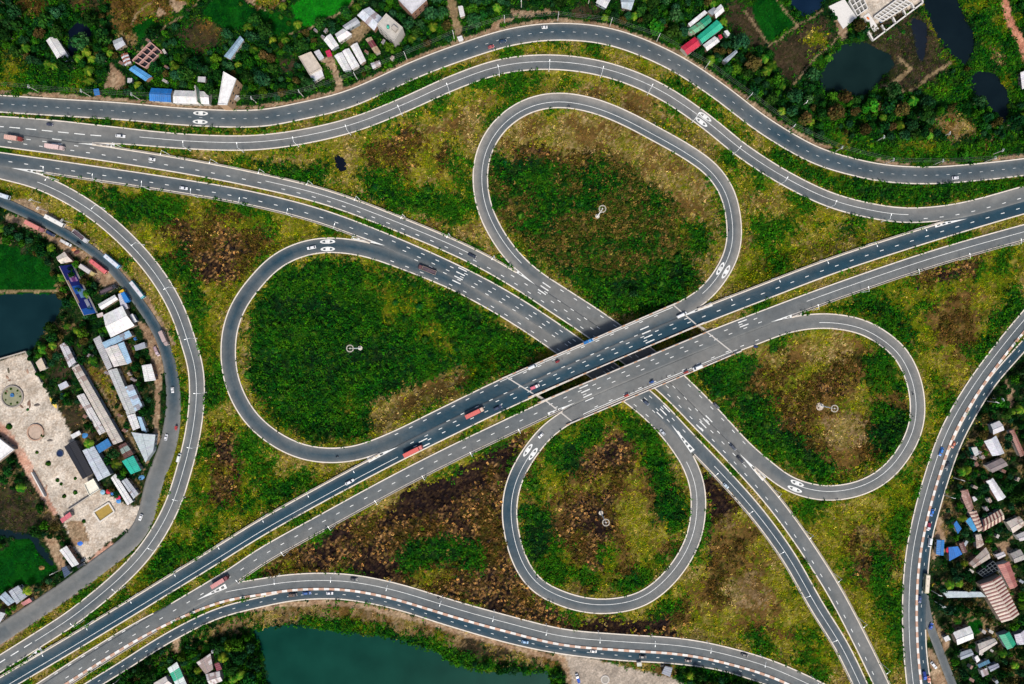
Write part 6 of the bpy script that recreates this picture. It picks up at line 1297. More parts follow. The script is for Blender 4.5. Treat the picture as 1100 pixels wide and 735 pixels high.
def lorry(label, x, y, cab, box, L=11.0, ang=None, flip=False, kind='box', group=None, W_=2.45):
    root = empty('lorry', (0, 0, 0), 0, label, 'lorry', group); x0, x1 = -L / 2, L / 2; hw = W_ / 2; cx = x1 - 2.1
    mb = MB(); mb.hull([(cx, hw * .96, .5, 2.7, .15), (x1 - .5, hw * .96, .5, 2.65, .2), (x1, hw * .88, .55, 1.7, .2)]); o = mb.build('cab', paintm(cab), root)
    mb = MB(); mb.hull([(x1 - .46, hw * .84, 1.75, 2.5, .1), (x1 - .02, hw * .8, 1.6, 1.75, .05)]); mb.build('windscreen', M_GLASS, o)
    for s_ in (-1, 1): mb = MB(); mb.box(x1 - .02, x1 + .03, s_ * .8 - .18, s_ * .8 + .18, .8, 1.0); mb.build('headlight', M_LAMP, o)
    mb = MB(); mb.box(x0, cx + .2, -.5, .5, .6, .95); mb.build('chassis', mat('chassis_black', (.02, .02, .022), .8), root)
    if kind == 'box':
        mb = MB(); mb.hull([(x0, hw, 1.0, 3.4, .07), (cx - .3, hw, 1.0, 3.4, .07)]); ob = mb.build('cargo_box', mat('cargo_paint', box, .6, .12, .7), root)
        mb = MB()
        for k in range(int((cx - x0 - .6) / 1.3)): mb.box(x0 + .7 + k * 1.3, x0 + .78 + k * 1.3, -hw * .96, hw * .96, 3.4, 3.45)
        mb.build('roof_rib', mat('roof_rib', tuple(c * .8 for c in box), .6), ob)
    else:
        mb = MB(); e = cx - .3; t = .1
        mb.box(x0, e, -hw, hw, .98, 1.15); mb.box(x0, e, -hw, -hw + t, 1.15, 2.3); mb.box(x0, e, hw - t, hw, 1.15, 2.3); mb.box(x0, x0 + t, -hw + t, hw - t, 1.15, 2.3); mb.box(e - t, e, -hw + t, hw - t, 1.15, 2.5); mb.build('cargo_bed', mat('cargo_paint', box, .6, .12, .7), root)
        mb = MB(); mb.hull([(x0 + .2, hw * .8, 1.15, 1.5, .15), (-.5, hw * .85, 1.15, 2.1, .2), (e - .3, hw * .8, 1.15, 1.6, .2)]); mb.build('load', mat('tarped_load', C(96, 80, 90), .9, .35, 1.5), root)
    wheels(root, [(x1 - 1.1, -hw + .2), (x1 - 1.1, hw - .2), (x0 + 1.4, -hw + .2), (x0 + 1.4, hw - .2), (x0 + 2.7, -hw + .2), (x0 + 2.7, hw - .2)], .5, .35); put(root, x, y, ang, flip); return root
def bus(label, x, y, col, roof, L=11.0, ang=None, flip=False, group=None, band=None):
    root = empty('bus', (0, 0, 0), 0, label, 'bus', group); x0, x1 = -L / 2, L / 2; hw = 1.25
    mb = MB(); mb.hull([(x0, hw * .94, .4, 2.9, .18), (x0 + .3, hw, .35, 3.05, .2), (x1 - .5, hw, .35, 3.05, .2), (x1, hw * .92, .45, 2.6, .25)]); mb.build('body', paintm(col), root)
    mb = MB(); mb.hull([(x0 + .4, hw * .82, 3.03, 3.12, .03), (x1 - .8, hw * .82, 3.03, 3.12, .03)]); ro = mb.build('roof', mat('bus_roof', roof, .6, .12, .8), root)
    for k in (-.28, .1): mb = MB(); mb.hull([(L * k - .45, .4, 3.1, 3.25, .05), (L * k + .45, .4, 3.1, 3.25, .05)]); mb.build('hatch', mat('roof_hatch', tuple(c * .75 for c in roof), .6), ro)
    for s_ in (-1, 1):
        mb = MB(); mb.box(x0 + .6, x1 - .9, s_ * hw - .012, s_ * hw + .012, 1.6, 2.5); mb.build('window_band', M_GLASS, root)
        mb = MB(); mb.box(x1 - .05, x1 + .03, s_ * .8 - .18, s_ * .8 + .18, .7, .9); mb.build('headlight', M_LAMP, root)
    mb = MB(); mb.hull([(x1 - .42, hw * .86, 1.5, 2.82, .1), (x1 + .02, hw * .84, 1.4, 2.3, .1)]); mb.build('windscreen', M_GLASS, root)
    if band:
        mb = MB(); mb.hull([(x0 - .01, hw * .965, .6, 1.2, .05), (x0 + .02, hw * 1.005, .6, 1.2, .05), (x1 - .5, hw * 1.005, .6, 1.2, .05)]); mb.build('stripe', paintm(band), root)
    wheels(root, [(x1 - 2.4, -hw + .16), (x1 - 2.4, hw - .16), (x0 + 2.6, -hw + .16), (x0 + 2.6, hw - .16)], .5, .32); put(root, x, y, ang, flip); return root
def pickup(label, x, y, cab, bed, ang=None, flip=False, L=5.4, group=None):
    root = empty('pickup_truck', (0, 0, 0), 0, label, 'pickup truck', group); k = L / 5.4
    mb = MB(); mb.hull([(.3 * k, .88, .35, 1.7, .14), (1.5 * k, .88, .35, 1.7, .18), (2.0 * k, .86, .35, 1.0, .15), (2.7 * k, .78, .4, .85, .12)]); o = mb.build('cab', paintm(cab), root)
    mb = MB(); mb.hull([(1.45 * k, .78, 1.0, 1.62, .08), (2.1 * k, .76, .98, 1.05, .02)]); mb.build('windscreen', M_GLASS, o)
    mb = MB(); mb.box(-2.7 * k, .2 * k, -.9, .9, .6, .75); mb.box(-2.7 * k, .2 * k, -.9, -.82, .75, 1.25); mb.box(-2.7 * k, .2 * k, .82, .9, .75, 1.25); mb.box(-2.7 * k, -2.62 * k, -.82, .82, .75, 1.25); mb.build('bed', paintm(bed), root)
    mb = MB(); mb.hull([(-2.5 * k, .7, .75, 1.1, .1), (0, .75, .75, 1.5, .15)]); mb.build('load', mat('tarped_load', bed, .9, .3, 1.5), root)
    for s_ in (-1, 1): mb = MB(); mb.box(2.6 * k, 2.74 * k, s_ * .5 - .15, s_ * .5 + .15, .6, .78); mb.build('headlight', M_LAMP, o)
    wheels(root, [(-1.7 * k, -.8), (-1.7 * k, .8), (1.7 * k, -.8), (1.7 * k, .8)], .36, .25); put(root, x, y, ang, flip); return root
def rickshaw(label, x, y, col, ang=None, flip=False, group=None):
    root = empty('auto_rickshaw', (0, 0, 0), 0, label, 'rickshaw', group)
    mb = MB(); mb.hull([(-1.3, .62, .3, 1.0, .1), (.3, .65, .3, 1.0, .1), (1.0, .45, .35, .9, .12), (1.4, .2, .4, .75, .08)]); mb.build('body', paintm(col), root)
    mb = MB(); mb.hull([(-1.25, .6, 1.55, 1.75, .1), (.6, .55, 1.55, 1.72, .1)]); mb.build('canopy', mat('canopy_cloth', tuple(c * .8 for c in col), .8), root)
    mb = MB()
    for sx, sy in ((-1.2, -.55), (-1.2, .55), (.5, -.5), (.5, .5)): mb.tube((sx, sy, .95), (sx, sy, 1.6), .04, .04, 6)
    mb.build('canopy_frame', M_GALV, root); mb = MB(); mb.hull([(.62, .42, .95, 1.5, .05), (.85, .36, .9, .98, .03)]); mb.build('windscreen', M_GLASS, root)
    wheels(root, [(-.9, -.6), (-.9, .6), (1.1, 0)], .24, .12); put(root, x, y, ang, flip); return root
PER = {}
def person(label, x, y, col, seat=None, group=None):
    key = (tuple(round(c, 3) for c in col), bool(seat))
    if key not in PER:
        if seat: J = [((0, 0, .82), .16), ((.03, 0, 1.1), .19), ((.08, 0, 1.32), .17), ((.12, 0, 1.45), .07), ((.14, 0, 1.6), .11), ((.17, 0, 1.7), .09), ((.1, .22, 1.28), .07), ((.32, .3, 1.08), .055), ((.55, .3, 1.05), .045), ((.1, -.22, 1.28), .07), ((.32, -.3, 1.08), .055), ((.55, -.3, 1.05), .045), ((.3, .2, .78), .1), ((.35, .22, .42), .07), ((.45, .22, .38), .05), ((.3, -.2, .78), .1), ((.35, -.22, .42), .07), ((.45, -.22, .38), .05)]
        else: J = [((0, 0, .92), .15), ((0, 0, 1.15), .16), ((0, 0, 1.38), .17), ((0, 0, 1.48), .065), ((.02, 0, 1.6), .1), ((.03, 0, 1.7), .085), ((0, .21, 1.36), .065), ((.02, .27, 1.1), .05), ((.1, .28, .86), .04), ((0, -.21, 1.36), .065), ((-.02, -.27, 1.1), .05), ((.04, -.28, .86), .04), ((.04, .1, .5), .085), ((.0, .11, .08), .05), ((.12, .11, .04), .045), ((-.04, -.1, .5), .085), ((-.1, -.11, .08), .05), ((.02, -.11, .04), .045)]
        Ed = [(0, 1), (1, 2), (2, 3), (3, 4), (4, 5), (2, 6), (6, 7), (7, 8), (2, 9), (9, 10), (10, 11), (0, 12), (12, 13), (13, 14), (0, 15), (15, 16), (16, 17)]
        me = bpy.data.meshes.new('person'); me.from_pydata([j[0] for j in J], Ed, []); o = bpy.data.objects.new('person', me); COLL.objects.link(o)
        sk = o.modifiers.new('skin', 'SKIN'); o.modifiers.new('sub', 'SUBSURF').levels = 1
        for v, j in zip(me.skin_vertices[0].data, J): v.radius = (j[1], j[1])
        me.skin_vertices[0].data[0].use_root = True
        dg = bpy.context.evaluated_depsgraph_get(); m2 = bpy.data.meshes.new_from_object(o.evaluated_get(dg)); bpy.data.objects.remove(o)
        n = len(m2.vertices); co_ = np.zeros(n * 3, np.float32); m2.vertices.foreach_get('co', co_); zz = co_.reshape(-1, 3)[:, 2]
        cc = np.ones((n, 4), np.float32); sk_ = np.array(C(120, 80, 60)); tr = np.array(C(40, 44, 60)); hair = np.array((.01, .01, .01)); top = np.array(col)
        for i in range(n): cc[i, :3] = hair if zz[i] > 1.66 else sk_ if zz[i] > 1.46 else top if zz[i] > .9 else tr
        at_ = m2.attributes.new('Col', 'FLOAT_COLOR', 'POINT'); at_.data.foreach_set('color', cc.ravel()); m2.materials.clear(); m2.materials.append(M_PATCH); PER[key] = m2
    o = link('person', PER[key]); z, a = road_at(x, y); X, Y, _ = P(x, y, z); o.location = (X, Y, z + .02); o.rotation_euler = (0, 0, (a or 0) if seat else random.uniform(0, 6.28))
    return tag(o, label, 'person', group)
def motorbike(label, x, y, col, flip=False, shirt=C(40, 60, 90)):
    root = empty('motorcycle', (0, 0, 0), 0, label, 'motorcycle', 'motorcycles on the roads'); mb = MB()
    mb.hull([(-.75, .12, .6, .82, .05), (-.1, .17, .5, .84, .06), (.2, .2, .45, 1.0, .08), (.5, .12, .6, .95, .05)]); mb.build('body', paintm(col), root)
    mb = MB(); mb.tube((.55, -.36, 1.02), (.55, .36, 1.02), .025, .025, 6); mb.tube((.55, 0, 1.02), (.72, 0, .35), .035, .035, 6); mb.build('handlebar', M_GALV, root)
    wheels(root, [(-.62, 0), (.68, 0)], .31, .12); put(root, x, y, None, flip)
    o = person(label.replace('motorcycle', 'rider in a plain shirt on motorcycle').replace(' with rider', ''), x, y, shirt, True); o.location = root.location + Vector((0, 0, .0)); o.rotation_euler = root.rotation_euler
    o.location += Matrix.Rotation(root.rotation_euler.z, 3, 'Z') @ Vector((-.2, 0, 0))
    return root
PK2 = C(226, 170, 158); RD1 = C(224, 104, 96)
# expressway and ramps
lorry('pink covered lorry at the left edge of the upper expressway carriageway', 16, 149, C(150, 60, 50), C(232, 186, 170), 9.5)
lorry('pale pink lorry just before the western ramp nose', 60, 158.5, C(216, 190, 186), C(238, 206, 200), 10.5)
car('white car entering the northern slip road beside its ramp nose', 129, 146, C(250, 250, 250), L=5.6); car('small dark blue car on the shoulder at the far left', 53, 133.5, C(60, 62, 84), L=3.8)
car('small white car left of the tiny pool on the expressway', 163, 171, C(246, 246, 246), L=3.8); car('white car with a shadow on the lower expressway carriageway above the brown scrub', 197, 202, C(244, 246, 250), L=4.6)
lorry('grey brown lorry with a pale load on the lower expressway near the left loop', 459, 290, C(110, 70, 70), C(196, 172, 160), 11, kind='open')
car('white car entering the left loop ramp', 334.5, 266, C(250, 250, 250), L=5.2); car('dark blue car on the upper expressway beside the grey brown lorry', 507, 274.5, C(10, 24, 50), L=5)
lorry('salmon red lorry nearest the bridge on the dark blue carriageway', 510, 443.5, C(236, 200, 176), RD1, 11.5); lorry('salmon red lorry beside the ramp nose on the dark blue carriageway', 444, 484.5, C(226, 120, 110), C(226, 96, 88), 12)
car('white car following the two red lorries on the dark blue carriageway', 375.5, 518, C(250, 250, 250), L=5.4); car('dark blue car ahead of the salmon red lorry near the bridge', 534.5, 438.5, C(12, 40, 84), L=5)
pickup('white and pink pickup truck at the western bridge joint', 574.6, 415.8, C(250, 236, 236), C(232, 120, 140), L=5.6); van = car('white minibus parked on the upper bridge shoulder', 572, 394.2, C(236, 240, 242), van=True, L=5.4)
pickup('blue pickup truck stopped on the upper bridge shoulder', 632, 366.8, C(50, 150, 220), C(40, 120, 190), L=6); car('big white van at the eastern bridge joint of the dark blue carriageway', 732.5, 338.5, C(250, 250, 250), van=True, L=6)
car('white van parked on the lower bridge shoulder', 749.5, 395, C(250, 250, 250), van=True, L=5.6)
car('dark grey car on the outer lanes right of the bridge foot', 787.5, 480.5, C(50, 60, 80), L=4.6); car('black car beside the ramp nose below the right loop', 795.5, 494, C(14, 18, 34), L=5.2); car('silver car just below the lower bridge span', 769.5, 436, C(90, 90, 96), L=4.4)
car('white roofed dark car on the lower carriageway at the bottom loop nose', 712, 464.5, C(200, 206, 214), L=4.0); car('blue black car emerging from under the lower bridge span', 694, 432.5, C(40, 60, 90), L=4); car('small pale blue car on the lower carriageway south of the bridge', 780, 522, C(190, 210, 226), L=3.8)
car('tiny white car at the entry of the bottom loop', 581, 468, C(246, 246, 246), L=3.6)
lorry('long pink lorry on the grey carriageway at the southern ramp nose', 237, 624.5, C(120, 40, 44), C(220, 150, 146), 11, flip=False)
# outer roads
car('dark blue car on the top bend of the outer road', 540, 44, C(30, 60, 90), L=4.4); car('red car near the top bend of the outer road', 527.5, 50, C(190, 90, 90), L=3.6); car('white car on the outer road in the east', 1026.5, 191, C(236, 236, 240), L=4); car('white car on the outer shoulder at the top of the bend', 585, 29, C(246, 246, 246), L=3.4)
car('white car on the western service road below the pointed roof', 150.7, 556, C(250, 250, 250), L=3.8); car('white car on the western service road near the pale grey roof row', 178, 470, C(240, 240, 244), L=3.6, flip=True); car('tiny white car on the western service road beside the white house', 185, 419, C(244, 244, 244), L=3.4); car('white van in the green strip beside the western slip road', 192, 492, C(244, 246, 240), van=True, L=5, ang=75)
car('blue car on the eastern slip road', 1011.5, 485.5, C(50, 130, 220), L=5.2); car('orange red car on the eastern service road', 1024.5, 478, C(220, 130, 96), L=4); car('dark car on the eastern service road left of the trees', 1018, 500, C(20, 40, 60), L=4.2)
car('blue car on the eastern service road above the blue roof', 1001.5, 551, C(20, 120, 220), L=4.2); pickup('white and crimson pickup on the eastern service road', 997.8, 566, C(240, 236, 240), C(160, 40, 70), L=4.6); car('white box van by the blue roof on the eastern service road', 999.3, 583, C(246, 246, 246), van=True, L=5.2)
bus('cream bus with a green side stopped at the eastern roadside', 994.5, 626.5, C(214, 206, 170), C(240, 226, 204), 11, band=C(60, 130, 90)); car('dark blue car below the cream bus', 988.5, 644, C(24, 66, 130), L=4.2); car('blue car at the fork of the eastern service road', 1000.5, 673, C(30, 90, 200), L=3.8, ang=70)
pickup('blue pickup at the bottom of the eastern service road', 993.5, 726, C(20, 90, 210), C(20, 60, 150), L=5); car('orange car beside the blue pickup at the bottom right', 998.2, 730, C(240, 150, 120), L=4); car('white car parked on the dirt island of the eastern fork', 1003.5, 715, C(244, 244, 244), L=5, ang=-50)
car('dark car on the southern slip road above the lake', 380, 622.5, C(30, 32, 40), L=4.2); car('blue car on the lake road', 329.5, 637.5, C(10, 90, 170), L=5); pickup('brown pickup behind the blue car on the lake road', 314.5, 639.5, C(70, 60, 60), C(120, 100, 90), L=5); car('white car ahead of the blue one on the lake road', 354, 637.5, C(240, 240, 244), L=4)
car('light blue car on the lake road near the junction', 564, 690, C(90, 160, 214), L=4); car('white car on the lake road beside the striped kerb at the junction', 637.7, 700, C(240, 236, 230), L=3.8); car('dark car on the lake road right of the junction', 690.5, 706, C(60, 44, 44), L=4); car('dark red car on the lake road near the bottom edge', 739.5, 710, C(90, 60, 56), L=4)
pickup('blue and white pickup parked on the paved junction', 620.7, 729, C(236, 236, 240), C(30, 90, 200), L=5.4, ang=108); car('black car on the southern slip road at lower right', 800, 704, C(30, 30, 36), L=4)
car('black car parked by the white roofed hall', 86.5, 607.5, C(16, 16, 30), L=5, ang=28); car('dark car behind the black one at the white roofed hall', 87.5, 602.5, C(20, 30, 44), L=4.4, ang=28)
# buses and lorries along the western service road
bus('long white bus nearest the top of the western service road', 59.5, 237.5, C(236, 234, 230), C(246, 242, 236), 12, ang=-28); lorry('pink topped lorry parked left of the western service road', 38.5, 243.5, C(170, 110, 110), C(224, 140, 130), 11.5, ang=-27)
pickup('navy pickup in front of the pink topped lorry', 54, 251, C(30, 40, 76), C(40, 60, 100), L=5.5, ang=-30); lorry('open lorry with a purple load and white rails', 87, 254, C(210, 210, 214), C(226, 220, 216), 10.5, ang=-38, kind='open'); pickup('white open truck with junk beside the earth heaps', 70.5, 261, C(236, 236, 236), C(226, 222, 220), L=7, ang=-28)
bus('white and blue bus with a green nose on the western service road', 121.5, 281, C(120, 180, 216), C(228, 232, 240), 11, ang=-40, band=C(20, 130, 80)); bus('red bus on the earth lot of the western village', 107, 286.5, C(222, 90, 90), C(226, 110, 112), 11.5, ang=-38); lorry('grey white lorry behind the red bus', 95, 290.5, C(200, 180, 120), C(214, 206, 204), 9.5, ang=-34)
bus('turquoise sided bus with a pale roof near the blue truck', 148.5, 311.5, C(70, 170, 180), C(226, 220, 226), 12, ang=-52, band=C(20, 120, 140)); lorry('blue lorry with a yellow cab turning off the western service road', 135, 318, C(240, 190, 20), C(30, 126, 206), 8.5, ang=-58, flip=True, W_=3.0)
pickup('pink and grey pickup by the white house on the western service road', 168, 377.5, C(214, 190, 196), C(190, 160, 164), L=6, ang=-64); lorry('rust grey lorry parked on the right verge of the western service road', 177, 363.5, C(180, 160, 156), C(196, 172, 168), 9, ang=-66); bus('white and blue bus cut by the left edge', 2, 210, C(200, 216, 232), C(226, 232, 240), 10, ang=-18)
lorry('dark flatbed lorry heaped with planks beside the blue lorry', 117, 311, C(40, 44, 50), C(60, 64, 66), 11, ang=24, kind='open')
# motorcycles, rickshaws, walkers
for a in (('dark motorcycle with rider on the upper part of the northern loop', 611, 114), ('dark motorcycle with rider on the right shoulder of the northern loop', 703, 132), ('black motorcycle with rider on the east side of the northern loop', 783, 247), ('black motorcycle with rider on the outer road above the green strip', 384, 110), ('black motorcycle with rider on the left loop near the southern bend', 362, 491), ('black motorcycle with rider on the bottom loop at the lower left', 577, 621), ('dark motorcycle with rider on the right loop at the east', 981, 423), ('dark motorcycle with rider on the southern slip road at the crest', 471, 643)):
    motorbike(*a, C(20, 22, 28))
for k, (x, y, c, lab) in enumerate(((700, 410.5, C(40, 90, 170), 'blue rickshaw among walkers on the lower bridge shoulder'), (673, 425, C(200, 60, 50), 'red rickshaw at the western end of the lower bridge shoulder'), (737, 400, C(180, 60, 50), 'red rickshaw beside the white van on the lower bridge shoulder'), (812, 372.5, C(30, 50, 110), 'navy rickshaw past the eastern joint of the lower span'), (599, 388.5, C(150, 40, 50), 'red rickshaw on the upper bridge shoulder'), (84, 262, C(40, 60, 70), 'dark rickshaw on the western service road verge'), (189, 460, C(190, 60, 60), 'red rickshaw on the western service road near its kerb'), (712, 715, C(60, 60, 60), 'grey rickshaw on the southern traffic island'))):
    rickshaw(lab, x, y, c)
k = 0
for pts in (((676, 423), (681, 421), (691, 417), (696, 414.5), (705, 409.5), (711, 407.5), (716, 405), (725, 401.5), (740, 398)), ((558, 399), (563, 397), (586, 390), (594, 389), (604, 386), (612, 378), (650, 360), (668, 352)), ((96, 300), (100, 308), (108, 300), (158, 350), (163, 360), (103, 297))):
    w = ('walker on the shoulder of the lower bridge span', 'walker on the shoulder of the upper bridge span', 'person standing on the earth lot of the western village')[k]
    for x, y in pts: person(w, x, y, random.choice([C(200, 60, 50), C(40, 60, 120), C(220, 210, 190), C(60, 90, 60)]), None, w.replace('walker', 'walkers').replace('person', 'people'))
    k += 1

# ------------------------------------------------------------------ lamps, masts, poles
def lamp_proto():
    root = empty('street_lamp', (0, 0, -50), 0, 'x', 'street lamp'); mb = MB(); mb.tube((0, 0, -.4), (0, 0, 10), .16, .09, 8); mb.build('pole', M_GALV, root)
    mb = MB(); mb.tube((0, 0, 9.9), (2.2, 0, 10.5), .07, .06, 6); a = mb.build('arm', M_GALV, root); mb = MB(); mb.hull([(1.9, .16, 10.42, 10.58, .04), (2.9, .14, 10.5, 10.64, .04)]); mb.build('lamp_head', M_LAMP, a)
    mb = MB(); mb.box(-.3, .3, -.3, .3, -.5, .25); mb.build('footing', M_CONC, root); return root
LP0 = lamp_proto(); first = [True]
def lamps(rn, sd, p0, p1, gap, where, clip=True, off=1.6):
    r = RD[rn]; a, b = s_of(r, p0), s_of(r, p1); b += r.L if b < a else 0; s = a
    while s < b:
        i = min(range(r.N), key=lambda k: abs(r.s[k] - s % (r.L if r.closed else 1e9))); o = sd * (r.w[i] / 2 + off); xy = r.xy[i] + r.n[i] * o
        okk = -30 < xy[0] < 1130 and -30 < xy[1] < 765
        d = np.hypot(ALLXY[:, 0] - xy[0], ALLXY[:, 1] - xy[1]); okk = okk and not (d < ALLW / 2 + .3).any()
        if okk:
            z = max(float(gz(*xy)), float(r.z[i]) - 1.0 if not r.bridge[i] else float(r.z[i])); X, Y, _ = P(xy[0], xy[1], z); n = r.n[i] * -sd; rz = math.atan2(-n[1], n[0])
            lab = 'slim pale street lamp ' + where
            if first[0]: first[0] = False; LP0.location = (X, Y, z); LP0.rotation_euler = (0, 0, rz); LP0['label'] = lab; LP0['group'] = 'street lamps ' + where
            else: copy_tree(LP0, (X, Y, z), rz, 1.0, lab, 'street lamps ' + where)
        s += gap
lamps('ramp_north', 1, (205, 152), (975, 231), 57, 'on the inner edge of the northern slip road')
lamps('ramp_west', -1, (60, 200), (60, 676), 56, 'on the inner edge of the western slip road')
lamps('expressway_westbound', -1, (130, 165), (560, 300), 52, 'on the upper edge of the expressway'); lamps('expressway_eastbound', 1, (60, 180), (370, 248), 52, 'on the lower edge of the expressway')
lamps('expressway_westbound', -1, (830, 530), (955, 760), 54, 'on the east edge of the expressway'); lamps('expressway_eastbound', 1, (765, 505), (935, 760), 54, 'on the west edge of the expressway')
lamps('overpass_road_westbound', -1, (60, 700), (390, 505), 54, 'beside the dark blue carriageway in the south-west'); lamps('overpass_road_westbound', -1, (780, 325), (1000, 250), 54, 'beside the dark blue carriageway in the north-east')
lamps('overpass_road_eastbound', 1, (260, 615), (580, 445), 56, 'beside the grey carriageway above the scorched scrub'); lamps('overpass_road_eastbound', 1, (870, 330), (1110, 245), 56, 'beside the grey carriageway in the north-east')
lamps('ramp_south', -1, (300, 620), (900, 745), 58, 'on the upper edge of the southern slip road'); lamps('ramp_east', -1, (1090, 350), (980, 735), 60, 'on the west edge of the eastern slip road')
def mast(label, x, y, h=24):
    g = float(gz(x, y)); root = empty('high_mast_light', P(x, y, 0)[:2] + (g,), 0, label, 'light mast', 'high mast lights in the loops')
    mb = MB(); mb.tube((0, 0, 0), (0, 0, h), .38, .2, 14); mb.build('pole', M_GALV, root)
    mb = MB(); mb.ringband(0, 0, 1.6, 2.1, h - .5, h - .2, 28)
    for k in range(4): a = k * math.pi / 2; mb.tube((.15 * math.cos(a), .15 * math.sin(a), h - .4), (1.6 * math.cos(a), 1.6 * math.sin(a), h - .4), .07, .07, 6)
    rg = mb.build('lantern_ring', mat('weathered_white', C(186, 178, 164), .7), root)
    for k in range(10):
        a = k * .6283; mb = MB(); mb.box(-.25, .25, -.2, .2, -.25, .1, M=Matrix.Translation((1.85 * math.cos(a), 1.85 * math.sin(a), h - .6)) @ Matrix.Rotation(a, 4, 'Z')); mb.build('floodlight', M_LAMP, rg)
    mb = MB(); mb.tube((0, 0, -1), (0, 0, .55), 1.5, 1.35, 8); mb.build('footing', mat('weathered_white', C(216, 206, 190), .7), root)
    if x > 800 or x == 642: mb = MB(); mb.tube((-.9, -.5, -1), (-.9, -.5, .25), 2.4, 2.3, 10); mb.build('apron', mat('pale_apron', C(206, 188, 170), .9, .25), root)
    BMASK[inpoly(gx, gy, [(x - 3, y - 3), (x + 3, y - 3), (x + 3, y + 3), (x - 3, y + 3)])] = True
mast('high mast light with a ring of lamps inside the left loop', 387, 374, 27); mast('high mast light with a ring of lamps inside the northern loop', 641.7, 232.5, 24); mast('high mast light with a ring of lamps inside the bottom loop', 645.5, 551, 23); mast('high mast light with a ring of lamps inside the right loop', 882, 436, 18)
def pole_proto():
    root = empty('utility_pole', (0, 0, -60), 0, 'x', 'utility pole'); mb = MB(); mb.tube((0, 0, -.5), (0, 0, 10), .26, .17, 8); mb.build('pole', mat('pole_concrete', C(216, 208, 196), .9), root)
    for z in (9.6, 8.6):
        mb = MB(); mb.box(-.07, .07, -1.0, 1.0, z, z + .14); c = mb.build('crossarm', M_GALV, root)
        for y in (-.9, 0, .9): mb = MB(); mb.tube((0, y, z + .14), (0, y, z + .34), .06, .05, 6); mb.build('insulator', mat('brown_ceramic', C(120, 70, 50), .3), c)
    return root
UP0 = pole_proto(); UL = {'on the north side of the outer road': [(-8, 94), (42, 99), (97, 103.5), (150, 107), (276, 111), (326, 104), (384, 85.5), (437, 64), (488, 42), (542, 26), (599, 22.5), (655, 28.5), (705, 45), (757, 74), (802, 107), (847, 140), (897, 163), (951, 176), (1003, 177), (1058, 174), (1108, 169)], 'in the grass beside the western service road': [(44, 218), (51.5, 227), (77, 239.5)], 'at the edge of the eastern village': [(1066, 428), (1060, 431), (1024, 513), (1014, 531.5), (1000, 634), (1004, 646)], 'across the field behind the outer road': [(941, 152), (1010, 148), (1066, 166), (560, 8), (632, 4), (860, 115)], 'on the lake shore': [(235, 693), (130, 728), (66, 611.5)]}
cable = []; f0 = True
for where, pts in UL.items():
    for i, (x, y) in enumerate(pts):
        a = np.array(pts[max(0, i - 1)], float); b = np.array(pts[min(len(pts) - 1, i + 1)], float); d = b - a; rz = math.atan2(-d[1], d[0]); g = float(gz(x, y)); X, Y, _ = P(x, y, g)
        if f0: f0 = False; root = UP0; root.location = (X, Y, g); root.rotation_euler = (0, 0, rz)
        else: root = copy_tree(UP0, (X, Y, g), rz)
        root['label'] = 'pale concrete utility pole ' + where; root['group'] = 'utility poles ' + where
        if where.startswith('on the north'): cable.append((X, Y, g, rz))
for y in (-.9, 0, .9):
    mb = MB()
    for (a, b) in zip(cable[:-1], cable[1:]):
        pa = Vector((a[0] - math.sin(a[3]) * y, a[1] + math.cos(a[3]) * y, a[2] + 9.95)); pb = Vector((b[0] - math.sin(b[3]) * y, b[1] + math.cos(b[3]) * y, b[2] + 9.95)); prev = pa
        for k in range(1, 7): t = k / 6; q = pa.lerp(pb, t) - Vector((0, 0, 2.4 * t * (1 - t))); mb.tube(prev, q, .035, .035, 4, cap=False); prev = q
    tag(mb.build('power_cable', mat('cable_grey', C(120, 120, 116), .6)), ('%s overhead power cable strung along the northern outer road' % {-.9: 'lower', 0: 'middle', .9: 'upper'}[y]), 'cable', 'power cables')
plant(BMASK); forest(BMASK)
for x, y, R, k, lab in ((679, 316, 2.6, 2, 'single round blue green tree near the bridge inside the northern loop'), (1033, 168, 2.2, 1, 'bright tree standing apart at the roadside in the north-east'), (935, 118, 4.2, 3, 'large brown crowned tree beside the murky teal pond'), (962, 122, 4.4, 3, 'wide brownish tree in the middle of the north-eastern grove'), (915, 122, 3.2, 3, 'brown tree at the western end of the north-eastern grove'), (955, 138, 3.0, 3, 'smaller brown tree nearest the road in the north-eastern grove'), (290, 40, 5.5, 0, 'largest dark tree beside the bright rice field'), (278, 26, 4.0, 0, 'dark tree touching the dark green field at the top'), (97, 52, 5.0, 2, 'large feathery bamboo-like tree beside the black pond'), (262, 700, 5.0, 0, 'tall dark tree overhanging the west end of the lake'), (250, 690, 3.2, 1, 'bright tree beside the dark one at the west end of the lake'), (272, 724, 4.4, 0, 'dark tree at the lower west bank of the lake'), (236, 690, 3.4, 0, 'dark tree near the red awning above the lake')):
    tree(x, y, R, k, lab)

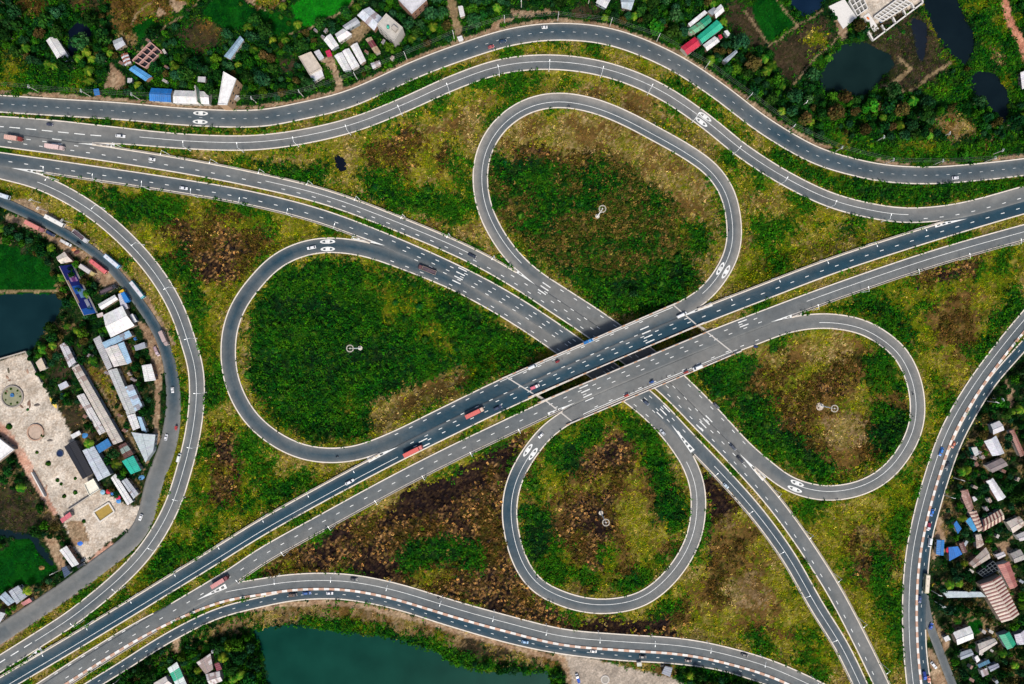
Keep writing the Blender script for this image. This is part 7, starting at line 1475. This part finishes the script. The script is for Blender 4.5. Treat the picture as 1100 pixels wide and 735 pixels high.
rq = random.Random(21); spots = []
for where, (x0, x1, y0, y1), n in (('left loop', (255, 590, 275, 485), 46), ('northern loop', (520, 778, 115, 350), 34), ('right loop', (750, 980, 355, 520), 26), ('bottom loop', (555, 742, 440, 640), 24), ('grass between the northern ramps', (300, 520, 110, 260), 10), ('grass inside the western ramp', (95, 240, 205, 560), 10)):
    k = 0
    for t in range(3000):
        if k >= n: break
        x, y = rq.uniform(x0, x1), rq.uniform(y0, y1); j, i = int(y - Y0), int(x - X0)
        if CLS[j, i] not in (CI['scrub'], CI['bush'], CI['scrubt']) or BMASK[j, i]: continue
        r = rq.choice([1.1, 1.5, 1.9, 2.6]); p = int(r / S) + 2
        if RMASK[j - p:j + p + 1, i - p:i + p + 1].any(): continue
        shrub(x, y, r, 'rounded leafy bush standing in the ' + where, 'bushes in the ' + where, 'bush'); k += 1
# ------------------------------------------------------------------ camera, sky, sun
cam = bpy.data.cameras.new('camera'); co = bpy.data.objects.new('camera', cam); COLL.objects.link(co)
co.location = (0, 0, H); co.rotation_euler = (0, 0, 0)
cam.sensor_width = 36; cam.lens = 18 * H / (550 * S); cam.clip_end = 6000; cam.clip_start = 1
SC.camera = co
SUN_ROT, SUN_EL = math.radians(172), math.radians(52)      # compass bearing: light from the lower edge of the photo
w = bpy.data.worlds.new('World'); SC.world = w; w.use_nodes = True
nt = w.node_tree; bg = nt.nodes['Background']
sky = nt.nodes.new('ShaderNodeTexSky'); sky.sky_type = 'NISHITA'; sky.sun_disc = False
sky.sun_elevation = SUN_EL; sky.sun_rotation = SUN_ROT; sky.dust_density = 3.0; sky.air_density = 1.0
nt.links.new(sky.outputs['Color'], bg.inputs['Color']); bg.inputs['Strength'].default_value = 0.08
sl = bpy.data.lights.new('sun', 'SUN'); sl.energy = 2.2; sl.angle = math.radians(13); sl.color = (1, .95, .87)
so = bpy.data.objects.new('sun', sl); COLL.objects.link(so)
d = Vector((math.sin(SUN_ROT) * math.cos(SUN_EL), math.cos(SUN_ROT) * math.cos(SUN_EL), math.sin(SUN_EL)))
so.rotation_euler = d.to_track_quat('Z', 'Y').to_euler(); so.location = d * 300
vs = SC.view_settings; vs.view_transform = 'Standard'; vs.look = 'None'; vs.gamma = 1; vs.use_curve_mapping = False
vs.exposure = 1.65
SC.cycles.max_bounces = 5; SC.cycles.diffuse_bounces = 3; SC.cycles.use_denoising = True
